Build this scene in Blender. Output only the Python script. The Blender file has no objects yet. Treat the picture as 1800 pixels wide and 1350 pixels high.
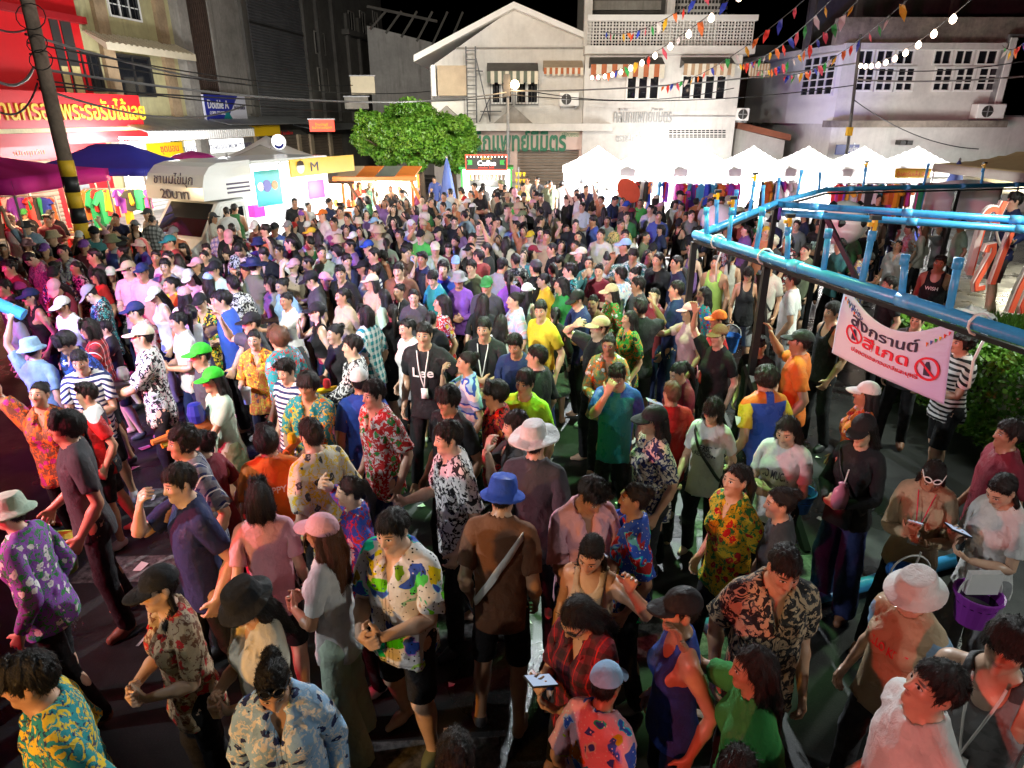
import bpy, bmesh, math, random
import numpy as np
random.seed(11); np.random.seed(11)
rad = math.radians
SC = bpy.context.scene
COL = SC.collection
# ---------------------------------------------------------------- camera
CAM_Z, PITCH, FPX = 3.45, rad(22.2), 1150.0          # height, downward tilt, focal length in pixels of the 1800 px wide photograph
cam = bpy.data.objects.new('camera', bpy.data.cameras.new('camera')); COL.objects.link(cam)
cam.location = (0, 0, CAM_Z); cam.rotation_euler = (rad(90) - PITCH, 0, 0)
cam.data.sensor_width = 36; cam.data.lens = FPX / 1800 * 36; cam.data.clip_end = 600; cam.data.clip_start = .05
SC.camera = cam
# ---------------------------------------------------------------- night sky
W = bpy.data.worlds.new('World'); SC.world = W; W.use_nodes = True
_n = W.node_tree.nodes; _bg = _n['Background']
_sky = _n.new('ShaderNodeTexSky'); _sky.sky_type = 'NISHITA'; _sky.sun_disc = False
_sky.sun_elevation = rad(-9); _sky.sun_rotation = rad(200)
W.node_tree.links.new(_sky.outputs[0], _bg.inputs[0]); _bg.inputs[1].default_value = .05
SC.view_settings.view_transform = 'Standard'; SC.view_settings.look = 'None'
SC.view_settings.exposure = .3; SC.view_settings.gamma = 1; SC.view_settings.use_curve_mapping = False
SC.cycles.use_denoising = True; SC.cycles.max_bounces = 6; SC.cycles.sample_clamp_indirect = 4; SC.cycles.use_light_tree = True
# ---------------------------------------------------------------- lamps of the festival stage and square, and added fill spots
def spot(name, loc, to, power, col, cone=60, blend=.5, size=.15):
    l = bpy.data.lights.new(name, 'SPOT'); l.energy = power; l.color = col; l.spot_size = rad(cone); l.spot_blend = blend; l.shadow_soft_size = size
    o = bpy.data.objects.new(name, l); COL.objects.link(o); o.location = loc
    d = np.array(to, float) - np.array(loc, float)
    from mathutils import Vector
    o.rotation_euler = Vector(d).to_track_quat('-Z', 'Y').to_euler(); return o
def bulb(name, loc, power, col, size=.08):
    l = bpy.data.lights.new(name, 'POINT'); l.energy = power; l.color = col; l.shadow_soft_size = size
    o = bpy.data.objects.new(name, l); COL.objects.link(o); o.location = loc; return o
spot('stage_floodlight', (-5.5, .5, 6.0), (-1.0, 11.0, 1.3), 4400, (.98, 1, .95), 56, .6, .08)
spot('stage_floodlight', (8.5, 5.5, 6.2), (1.5, 9.0, 1.2), 3200, (.88, 1, .86), 58, .6, .08)
spot('stage_key_light', (6.0, .2, 3.6), (.3, 4.2, 1.3), 300, (.94, 1, .95), 60, .6, .05)
spot('stage_key_light', (-6.5, 2.2, 3.9), (-1.2, 5.0, 1.4), 950, (.92, .95, 1), 56, .6, .05)
spot('stage_key_light', (-4.2, -1.2, 3.3), (.2, 2.9, 1.35), 190, (1, .95, .9), 56, .6, .05)
spot('added_rim_spot', (2.2, 13.5, 6.8), (-.2, 4.0, 1.4), 5200, (.90, .97, 1), 62, .7, .06)  # unseen spot added over the crowd for bright head and shoulder edges
spot('background_fill_spot', (-1.0, 3.0, 8.5), (.8, 27, 5.0), 9500, (1, .90, .76), 42, .7, 1.6)  # unseen fill spots added to brighten clinic, left row and trees
spot('background_fill_spot', (2.5, 6.0, 8.5), (-11.5, 26, 6.0), 7500, (1, .95, .88), 62, .7, 1.6)
spot('background_fill_spot', (2.0, 11.0, 6.5), (-3.6, 23.5, 3.0), 4600, (1, 1, .78), 30, .6, .3)
spot('stage_magenta_light', (-9.5, 3.5, 3.2), (-4.0, 8.5, 1.4), 2200, (1, .05, .40), 56, .7, .05)
spot('stage_blue_light', (-7.5, 2.0, 4.0), (-3.2, 7.6, 1.3), 3600, (.20, .22, 1), 42, .7, .05)
spot('stage_red_light', (-6.0, 1.6, 2.6), (-1.6, 4.8, 1.4), 1300, (1, .02, .08), 54, .7, .04)
spot('stage_amber_light', (-3.2, -.6, 2.0), (-.9, 2.8, 1.5), 330, (1, .46, .07), 54, .7, .04)
spot('stage_red_light', (-1.6, -1.0, 2.1), (2.3, 2.6, 1.3), 300, (1, .12, .08), 44, .7, .04)
spot('stage_green_light', (1.5, 6.5, 7.0), (1.2, 5.8, 0), 2600, (.40, 1, .36), 46, .8, .15)
spot('blue_wash_light', (8.5, 22.0, 2.6), (12.2, 27.3, 5.2), 420, (.15, .2, 1), 50, .7, .1)
# ---------------------------------------------------------------- implicit surfaces -> meshes
def smin(a, b, k):
    h = np.maximum(k - np.abs(a - b), 0.0) / k
    return np.minimum(a, b) - h * h * k * 0.25

class Field:
    """Signed distance grid; half=True keeps x >= 0 only and mirrors at the end."""
    def __init__(s, lo, hi, h, half=False):
        s.half = half
        ax = []
        for i in range(3):
            l = 0.0 if (half and i == 0) else lo[i]
            n = int(round((hi[i] - l) / h)) + 1
            ax.append((l + h * np.arange(n)).astype(np.float32))
        s.ax = ax
        s.d = np.full([len(a) for a in ax], 1.0, np.float32)
    def _sl(s, lo, hi):
        out = []
        for i in range(3):
            a = int(np.searchsorted(s.ax[i], lo[i])); b = int(np.searchsorted(s.ax[i], hi[i]))
            if b <= a: return None
            out.append(slice(a, b))
        return tuple(out)
    def _grid(s, sl):
        return (s.ax[0][sl[0]][:, None, None], s.ax[1][sl[1]][None, :, None], s.ax[2][sl[2]][None, None, :])
    def put(s, fn, lo, hi, k=0.02, sub=False):
        p = k + 0.03
        sl = s._sl([v - p for v in lo], [v + p for v in hi])
        if sl is None: return
        v = fn(*s._grid(sl)).astype(np.float32)
        if sub: s.d[sl] = -smin(-s.d[sl], v, k)
        else: s.d[sl] = smin(s.d[sl], v, k)
    def cone(s, p, q, r1, r2, k=0.02, sub=False):
        p = np.array(p, float); q = np.array(q, float); R = max(r1, r2)
        s.put(lambda x, y, z: cone_d(x, y, z, p, q, r1, r2), np.minimum(p, q) - R, np.maximum(p, q) + R, k, sub)
    def ell(s, c, r, k=0.02, sub=False):
        r = (r, r, r) if np.isscalar(r) else r
        s.put(lambda x, y, z: (np.sqrt(((x - c[0]) / r[0]) ** 2 + ((y - c[1]) / r[1]) ** 2 + ((z - c[2]) / r[2]) ** 2) - 1) * min(r),
              [c[i] - r[i] for i in range(3)], [c[i] + r[i] for i in range(3)], k, sub)
    def loft(s, tab, grow=0.0, k=0.03, z0=None, z1=None, ex=2.3):
        t = np.array(tab, float)
        z0 = t[0, 0] if z0 is None else z0; z1 = t[-1, 0] if z1 is None else z1
        def fn(x, y, z):
            a = np.interp(z, t[:, 0], t[:, 1]) + grow; b = np.interp(z, t[:, 0], t[:, 2]) + grow; c = np.interp(z, t[:, 0], t[:, 3])
            d = ((np.abs(x / a) ** ex + np.abs((y - c) / b) ** ex) ** (1 / ex) - 1) * np.minimum(a, b)
            return np.maximum(d, np.maximum(z0 - z, z - z1))
        A = t[:, 1].max() + grow; B = (t[:, 2] + np.abs(t[:, 3])).max() + grow
        s.put(fn, (-A, -B, z0), (A, B, z1), k)
    def cut(s, fn):          # keep fn < 0
        s.d = np.maximum(s.d, fn(s.ax[0][:, None, None], s.ax[1][None, :, None], s.ax[2][None, None, :]).astype(np.float32))
    def mesh(s):
        d = s.d; xs, ys, zs = s.ax
        if s.half:
            d = np.concatenate([d[:0:-1], d], 0); xs = np.concatenate([-xs[:0:-1], xs])
        return surface_nets(d, xs, ys, zs)

def cone_d(x, y, z, p, q, r1, r2):
    ba = q - p; L2 = float(ba @ ba) + 1e-9
    px, py, pz = x - p[0], y - p[1], z - p[2]
    t = np.clip((px * ba[0] + py * ba[1] + pz * ba[2]) / L2, 0, 1)
    return np.sqrt((px - ba[0] * t) ** 2 + (py - ba[1] * t) ** 2 + (pz - ba[2] * t) ** 2) - (r1 + (r2 - r1) * t)

def surface_nets(d, xs, ys, zs):
    s = d < 0
    n = s[:-1, :-1, :-1].astype(np.int8)
    offs = [(i, j, k) for i in (0, 1) for j in (0, 1) for k in (0, 1)]
    sh = d.shape
    n = sum(s[i:sh[0] - 1 + i, j:sh[1] - 1 + j, k:sh[2] - 1 + k].astype(np.int8) for i, j, k in offs)
    act = (n > 0) & (n < 8)
    I, J, K = np.nonzero(act)
    vid = np.full(act.shape, -1, np.int32); vid[I, J, K] = np.arange(len(I))
    val = np.stack([d[I + i, J + j, K + k] for i, j, k in offs], 1)
    pos = np.stack([np.stack([xs[I + i], ys[J + j], zs[K + k]], 1) for i, j, k in offs], 1)
    acc = np.zeros((len(I), 3)); cnt = np.zeros(len(I))
    for a in range(8):
        for b in range(a + 1, 8):
            if sum(abs(offs[a][c] - offs[b][c]) for c in range(3)) != 1: continue
            va, vb = val[:, a], val[:, b]
            m = (va < 0) != (vb < 0)
            t = np.where(m, va / np.where(m, va - vb, 1), 0)[:, None]
            acc += np.where(m[:, None], pos[:, a] + (pos[:, b] - pos[:, a]) * t, 0); cnt += m
    V = acc / np.maximum(cnt, 1)[:, None]
    quads = []
    for axis in range(3):
        o = [0, 0, 0]; o[axis] = 1
        A = s[:sh[0] - o[0], :sh[1] - o[1], :sh[2] - o[2]]; B = s[o[0]:, o[1]:, o[2]:]
        e = A != B
        u, v = (axis + 1) % 3, (axis + 2) % 3
        sl = [slice(None)] * 3
        sl[u] = slice(1, sh[u] - 1); sl[v] = slice(1, sh[v] - 1)
        st = [0, 0, 0]; st[u] = 1; st[v] = 1
        P = np.argwhere(e[tuple(sl)]) + np.array(st)
        if not len(P): continue
        du = np.zeros(3, int); dv = np.zeros(3, int); du[u] = 1; dv[v] = 1
        g = lambda Q: vid[Q[:, 0], Q[:, 1], Q[:, 2]]
        q = np.stack([g(P - du - dv), g(P - dv), g(P), g(P - du)], 1)
        fl = ~A[P[:, 0], P[:, 1], P[:, 2]]
        q[fl] = q[fl][:, ::-1]
        quads.append(q)
    return V, np.concatenate(quads)

def np_mesh(name, V, F, smooth=True, rest=None):
    """F: (n,3) or (n,4) int array"""
    me = bpy.data.meshes.new(name)
    F = np.asarray(F, np.int32); n, c = F.shape
    me.vertices.add(len(V)); me.vertices.foreach_set('co', np.asarray(V, np.float32).ravel())
    me.loops.add(n * c); me.loops.foreach_set('vertex_index', F.ravel())
    me.polygons.add(n); me.polygons.foreach_set('loop_start', np.arange(0, n * c, c, dtype=np.int32))
    me.polygons.foreach_set('loop_total', np.full(n, c, np.int32))
    if smooth: me.polygons.foreach_set('use_smooth', np.ones(n, bool))
    if rest is not None:
        at = me.attributes.new('rest', 'FLOAT_VECTOR', 'POINT')
        at.data.foreach_set('vector', np.asarray(rest, np.float32).ravel())
    me.update(calc_edges=True)
    return me

def decimate(V, F, target):
    """collapse to about target triangles; returns V, triangles"""
    F = np.asarray(F)
    T = np.concatenate([F[:, [0, 1, 2]], F[:, [0, 2, 3]]]) if F.shape[1] == 4 else F
    if len(T) <= target: return V, T
    me = np_mesh('tmp_decimate', V, T); ob = bpy.data.objects.new('tmp_decimate', me)
    bpy.context.scene.collection.objects.link(ob)
    m = ob.modifiers.new('d', 'DECIMATE'); m.ratio = target / len(T)
    dg = bpy.context.evaluated_depsgraph_get(); ev = ob.evaluated_get(dg); e = ev.to_mesh()
    e.calc_loop_triangles()
    v = np.empty(len(e.vertices) * 3, np.float32); e.vertices.foreach_get('co', v)
    t = np.empty(len(e.loop_triangles) * 3, np.int32); e.loop_triangles.foreach_get('vertices', t)
    ev.to_mesh_clear(); bpy.data.objects.remove(ob); bpy.data.meshes.remove(me)
    return v.reshape(-1, 3), t.reshape(-1, 3)

# ---------------------------------------------------------------- the human template
def nrm(v): v = np.asarray(v, float); return v / (np.linalg.norm(v) + 1e-9)
ARM = nrm((.669, 0, -.743)); PALM = nrm((-.743, 0, -.669)); YAX = np.array((0., 1., 0.))
GEN = {
    'm': dict(sh=.157, uw=1.0, hip=.09, tz=[(.80, .145, .09, .012), (.88, .158, .105, .015), (1.0, .146, .096, .005), (1.08, .142, .094, 0), (1.2, .156, .102, 0), (1.3, .166, .105, .008), (1.38, .142, .088, .02), (1.43, .085, .068, .024), (1.46, .06, .055, .024)]),
    'f': dict(sh=.139, uw=.86, hip=.088, tz=[(.80, .15, .092, .014), (.88, .166, .108, .018), (1.0, .14, .09, .006), (1.09, .120, .08, 0), (1.2, .132, .088, 0), (1.3, .146, .09, .008), (1.38, .128, .076, .02), (1.43, .08, .06, .022), (1.46, .052, .05, .022)]),
}
def joints(g):
    G = GEN[g]; sx = G['sh']
    J = dict(pelvis=(0, 0, .94), spine=(0, .005, 1.05), chest=(0, .01, 1.2), neck=(0, .02, 1.43), head=(0, .008, 1.51))
    S = np.array((sx, .02, 1.375)); E = S + ARM * .285; W = E + ARM * .245 + np.array((0, -.008, 0))
    K = W + ARM * .088
    for sgn, n in ((1, 'L'), (-1, 'R')):
        f = np.array((sgn, 1, 1))
        J['uarm' + n] = S * f; J['farm' + n] = E * f; J['hand' + n] = W * f; J['fin' + n] = K * f; J['tip' + n] = (K + ARM * .042 + PALM * .006) * f
        J['thigh' + n] = np.array((G['hip'], .0, .90)) * f; J['shin' + n] = np.array((.096, -.006, .485)) * f
        J['foot' + n] = np.array((.102, .018, .085)) * f
    return {k: np.array(v, float) for k, v in J.items()}
PARENT = dict(pelvis=None, spine='pelvis', chest='spine', neck='chest', head='neck')
for _n in 'LR':
    PARENT.update({'uarm' + _n: 'chest', 'farm' + _n: 'uarm' + _n, 'hand' + _n: 'farm' + _n, 'fin' + _n: 'hand' + _n, 'tip' + _n: 'fin' + _n,
                   'thigh' + _n: 'pelvis', 'shin' + _n: 'thigh' + _n, 'foot' + _n: 'shin' + _n})
BONES = list(PARENT)
FING = [(-.031, -.10, .072), (-.0105, -.03, .080), (.0105, .04, .075), (.030, .12, .060)]

def hand_prims(J):
    W = J['handL']; out = []
    for yo, fan, ln in FING:
        K = W + ARM * .086 + YAX * yo
        d1 = nrm(ARM + YAX * fan + PALM * .12); d2 = nrm(ARM + YAX * fan * .8 + PALM * .45)
        M = K + d1 * ln * .55; T = M + d2 * ln * .5
        out.append((W + ARM * .012 + YAX * yo * .55, K, .0135, .0115, 'hand')); out.append((K, M, .0098, .0088, 'fin')); out.append((M, T, .0086, .0072, 'tip'))
    B = W + ARM * .022 - YAX * .02; d = nrm(ARM * .62 - YAX * .72 + PALM * .32); M = B + d * .045
    out.append((B, M, .0145, .0115, 'hand')); out.append((M, M + nrm(d + ARM * .35) * .034, .0108, .0085, 'hand'))
    return out

def body_field(g):
    G = GEN[g]; J = joints(g); u = G['uw']
    F = Field((-.78, -.22, -.02), (.78, .2, 1.74), .0062, half=True)
    F.loft(G['tz'], -.006, .03)
    S, E, W = J['uarmL'], J['farmL'], J['handL']
    F.cone((0, .03, 1.45), (S[0] * .8, .025, 1.398), .045 * u, .038 * u, .04)
    F.cone(S, S + ARM * .11, .054 * u, .049 * u, .035); F.cone(S + ARM * .06, E, .049 * u, .039 * u, .02)
    F.cone(E, E + ARM * .08, .039 * u, .041 * u, .02); F.cone(E + ARM * .08, W, .041 * u, .026 * u, .02)
    for p, q, a, b, bn in hand_prims(J):
        F.cone(p, q, a * (.94 if g == 'f' else 1), b * (.94 if g == 'f' else 1), .008 if bn != 'hand' else .014)
    # neck, head
    F.cone((0, .022, 1.42), (0, .0, 1.53), .056 * u + .003, .052 * u + .002, .03)
    F.ell((0, .018, 1.612), (.073, .093, .088), .02); F.ell((0, -.018, 1.572), (.060, .075, .086), .03)
    F.cone((.030, .0, 1.537), (0, -.058, 1.508), .034, .022, .03)
    F.ell((.038, -.056, 1.576), .025, .03); F.cone((0, -.080, 1.622), (.045, -.064, 1.618), .011, .010, .02)
    F.ell((.032, -.096, 1.597), (.017, .012, .010), .012, sub=True); F.ell((.031, -.0725, 1.597), .0135, .004)
    F.cone((0, -.086, 1.606), (0, -.106, 1.567), .007, .0125, .014); F.ell((.0115, -.095, 1.562), .0085, .008)
    F.cone((0, -.0905, 1.5395), (.016, -.083, 1.5375), .0052, .004, .006); F.cone((0, -.0895, 1.530), (.014, -.083, 1.5315), .006, .004, .006)
    F.ell((0, -.073, 1.503), .02, .025); F.ell((.076, .014, 1.585), (.010, .021, .033), .008)
    if g == 'm': F.ell((0, -.048, 1.463), .012, .03)
    # legs
    H, Kn, A = J['thighL'], J['shinL'], J['footL']
    F.cone((H[0], .005, .88), Kn, .086 * (.5 + u * .5), .056 * (.5 + u * .5), .03); F.ell((.075, .055, .9), (.08, .075, .085), .04)
    F.cone(Kn, A, .053 * (.5 + u * .5), .036, .03); F.ell((.1, .022, .36), (.05, .052, .11), .04)
    F.cone(A + (0, .02, -.035), A + (.008, -.06, -.05), .040, .034, .03); F.cone(A + (.004, -.05, -.055), A + (.012, -.135, -.063), .036, .022, .03)
    if g == 'f': F.ell((.066, -.075, 1.245), (.06, .048, .06), .03)
    F.cut(lambda x, y, z: -z + 0 * x + 0 * y)
    return F

def weight_prims(g):
    G = GEN[g]; J = joints(g); u = G['uw']; P = []
    def add(b, p, q, a, c): P.append((b, np.array(p, float), np.array(q, float), a, c))
    add('pelvis', (-.07, .01, .92), (.07, .01, .92), .11, .11); add('spine', (-.05, 0, 1.07), (.05, 0, 1.07), .10, .10)
    add('chest', (-.07, .01, 1.27), (.07, .01, 1.27), .10, .10); add('chest', (-.09, .02, 1.37), (.09, .02, 1.37), .06, .06)
    add('neck', (0, .02, 1.43), (0, .01, 1.49), .05, .05); add('head', (0, 0, 1.57), (0, .01, 1.62), .09, .09); add('head', (0, -.03, 1.53), (0, -.05, 1.53), .05, .05)
    for sgn, n in ((1, 'L'), (-1, 'R')):
        f = np.array((sgn, 1, 1))
        add('uarm' + n, J['uarm' + n] + ARM * f * .035, J['farm' + n] - ARM * f * .012, .05 * u, .04 * u)
        add('farm' + n, J['farm' + n] + ARM * f * .012, J['hand' + n] - ARM * f * .008, .04 * u, .026 * u)
        for p, q, a, b, bn in hand_prims(J): add(bn + n, p * f, q * f, a, b)
        add('thigh' + n, J['thigh' + n] + (0, 0, -.05), J['shin' + n] + (0, 0, .02), .08, .056)
        add('shin' + n, J['shin' + n] + (0, 0, -.02), J['foot' + n] + (0, 0, .02), .053, .036)
        add('foot' + n, J['foot' + n] + (0, .02, -.03), J['foot' + n] + (.01 * sgn, -.13, -.055), .035, .025)
    return P

def weights(V, g, cloth=False):
    V = np.asarray(V, float); x, y, z = V[:, 0], V[:, 1], V[:, 2]
    D = np.full((len(V), len(BONES)), 9.0)
    for b, p, q, a, c in weight_prims(g):
        i = BONES.index(b); D[:, i] = np.minimum(D[:, i], cone_d(x, y, z, p, q, a, c))
    e = .016
    for b in ('hand', 'fin', 'tip'):          # fingers need a tight falloff
        pass
    m = D.min(1, keepdims=True)
    w = (np.maximum(D - np.minimum(m, 0) * .6, 0) + e) ** -4
    for n, s in (('L', 1), ('R', -1)):        # no cross-talk between left and right limbs
        for b in ('uarm', 'farm', 'hand', 'fin', 'tip', 'thigh', 'shin', 'foot'):
            w[:, BONES.index(b + n)] *= np.clip(x * s * 30 + .5, 0, 1)
    if cloth:                                  # sleeves and hems never follow hands or feet
        for b in ('hand', 'fin', 'tip'):
            for n in 'LR': w[:, BONES.index(b + n)] = 0
    return w / w.sum(1, keepdims=True)

# ---------------------------------------------------------------- posing
def rx(a): c, s = math.cos(a), math.sin(a); return np.array(((1, 0, 0), (0, c, -s), (0, s, c)))
def ry(a): c, s = math.cos(a), math.sin(a); return np.array(((c, 0, s), (0, 1, 0), (-s, 0, c)))
def rz(a): c, s = math.cos(a), math.sin(a); return np.array(((c, -s, 0), (s, c, 0), (0, 0, 1)))
def arc(a, b):
    a, b = nrm(a), nrm(b); v = np.cross(a, b); c = float(a @ b)
    if c < -.9999: return rx(math.pi)
    K = np.array(((0, -v[2], v[1]), (v[2], 0, -v[0]), (-v[1], v[0], 0)))
    return np.eye(3) + K + K @ K / (1 + c)
def frame(d, n):
    d = nrm(d); n = nrm(np.asarray(n, float) - d * float(np.dot(n, d))); return np.stack([d, n, np.cross(d, n)], 1)

def solve(g, P):
    """P: pose dict -> {bone: (rotation, position)}; body coordinates, facing -Y"""
    J = joints(g); R = {}; X = {}
    def put(b, rot):
        p = PARENT[b]; R[b] = rot
        X[b] = J[b].copy() if p is None else X[p] + R[p] @ (J[b] - J[p])
    lean, tw, side = P.get('lean', 0), P.get('twist', 0), P.get('side', 0)
    put('pelvis', np.eye(3)); put('spine', rz(tw * .4) @ rx(lean * .5) @ ry(side)); put('chest', rz(tw) @ rx(lean) @ ry(side))
    hy, hp, hr = P.get('head', (0, 0, 0))
    put('neck', R['chest'] @ rz(hy * .4) @ rx(hp * .4)); put('head', R['chest'] @ rz(hy) @ rx(hp) @ ry(hr) * P.get('hs', .875))
    for n, s in (('L', 1), ('R', -1)):
        f = np.array((s, 1, 1)); rest = ARM * f; a = P.get('arm' + n)
        p = PARENT['uarm' + n]; S = X[p] + R[p] @ (J['uarm' + n] - J[p])
        if a is None: a = dict(t=(.23, -.02, .86))
        T = np.array(a['t'], float) * f
        if a.get('local', True): T = X['chest'] + R['chest'] @ (T - J['chest'])
        l1, l2 = .285, .245; v = T - S; d = np.linalg.norm(v); d = min(max(d, .16), l1 + l2 - .004); v = nrm(v)
        pole = np.array(a.get('pole', (.28, .9, -.5)), float) * f; pole = R['chest'] @ pole
        pole = nrm(pole - v * float(pole @ v))
        ca = (l1 * l1 + d * d - l2 * l2) / (2 * l1 * d); sa = math.sqrt(max(0, 1 - ca * ca))
        E = S + v * l1 * ca + pole * l1 * sa; W = S + v * d
        if n == 'L': pass
        R['uarm' + n] = arc(rest, E - S); X['uarm' + n] = S
        R['farm' + n] = arc(rest, W - E); X['farm' + n] = S + R['uarm' + n] @ (J['farm' + n] - J['uarm' + n])
        fd = nrm(W - E)
        hd = fd if a.get('hd') is None else R['chest'] @ (np.array(a['hd'], float) * f)
        pn = R['chest'] @ (np.array(a.get('pn', (-1, 0, 0)), float) * f)
        M0 = frame(rest, PALM * f); M1 = frame(hd, pn)
        R['hand' + n] = M1 @ M0.T; X['hand' + n] = X['farm' + n] + R['farm' + n] @ (J['hand' + n] - J['farm' + n])
        c = a.get('curl', .5)
        sgn = s
        Q = ry(c * s)                     # rest axis: fingers bend toward the palm about Y
        put('fin' + n, R['hand' + n] @ Q); put('tip' + n, R['hand' + n] @ ry(c * 2.0 * s))
        th, kn, sp = P.get('leg' + n, (0, 0, .02))
        put('thigh' + n, rz(.12 * s) @ ry(-sp * s) @ rx(-th)); put('shin' + n, R['thigh' + n] @ rx(kn))
        put('foot' + n, rz(.2 * s) @ rx(P.get('toe' + n, 0) * 1.0))
    low = min(X['foot' + n][2] - .085 for n in 'LR')
    for b in X: X[b] = X[b] - np.array((0, 0, low))
    return J, R, X

def skin(V, W, pose):
    J, R, X = pose; out = np.zeros((len(V), 3))
    for i, b in enumerate(BONES):
        w = W[:, i]; m = w > 1e-4
        if m.any(): out[m] += w[m, None] * ((V[m] - J[b]) @ R[b].T + X[b])
    return out

# ---------------------------------------------------------------- clothes in the rest pose
def folds(F, amp=.004, seed=0):
    x, y, z = (F.ax[0][:, None, None], F.ax[1][None, :, None], F.ax[2][None, None, :])
    a = np.arctan2(y, x + .001)
    w = .5 * np.sin(a * 3 + z * 9 + seed) + .35 * np.sin(a * 5 - z * 17 + seed * 3)
    r1 = 1 - 2 * np.abs(np.sin(a * 3.5 + z * 14 + w * 1.6 + seed)); r2 = 1 - 2 * np.abs(np.sin(a * 6 - z * 24 + w * 2.2 + seed * 2))
    F.d = F.d - (amp * (.9 * np.maximum(r1, -.3) + .8 * np.maximum(r2, -.3)) * (.6 + .4 * np.sin(z * 11 + a * 2))).astype(np.float32)

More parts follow.
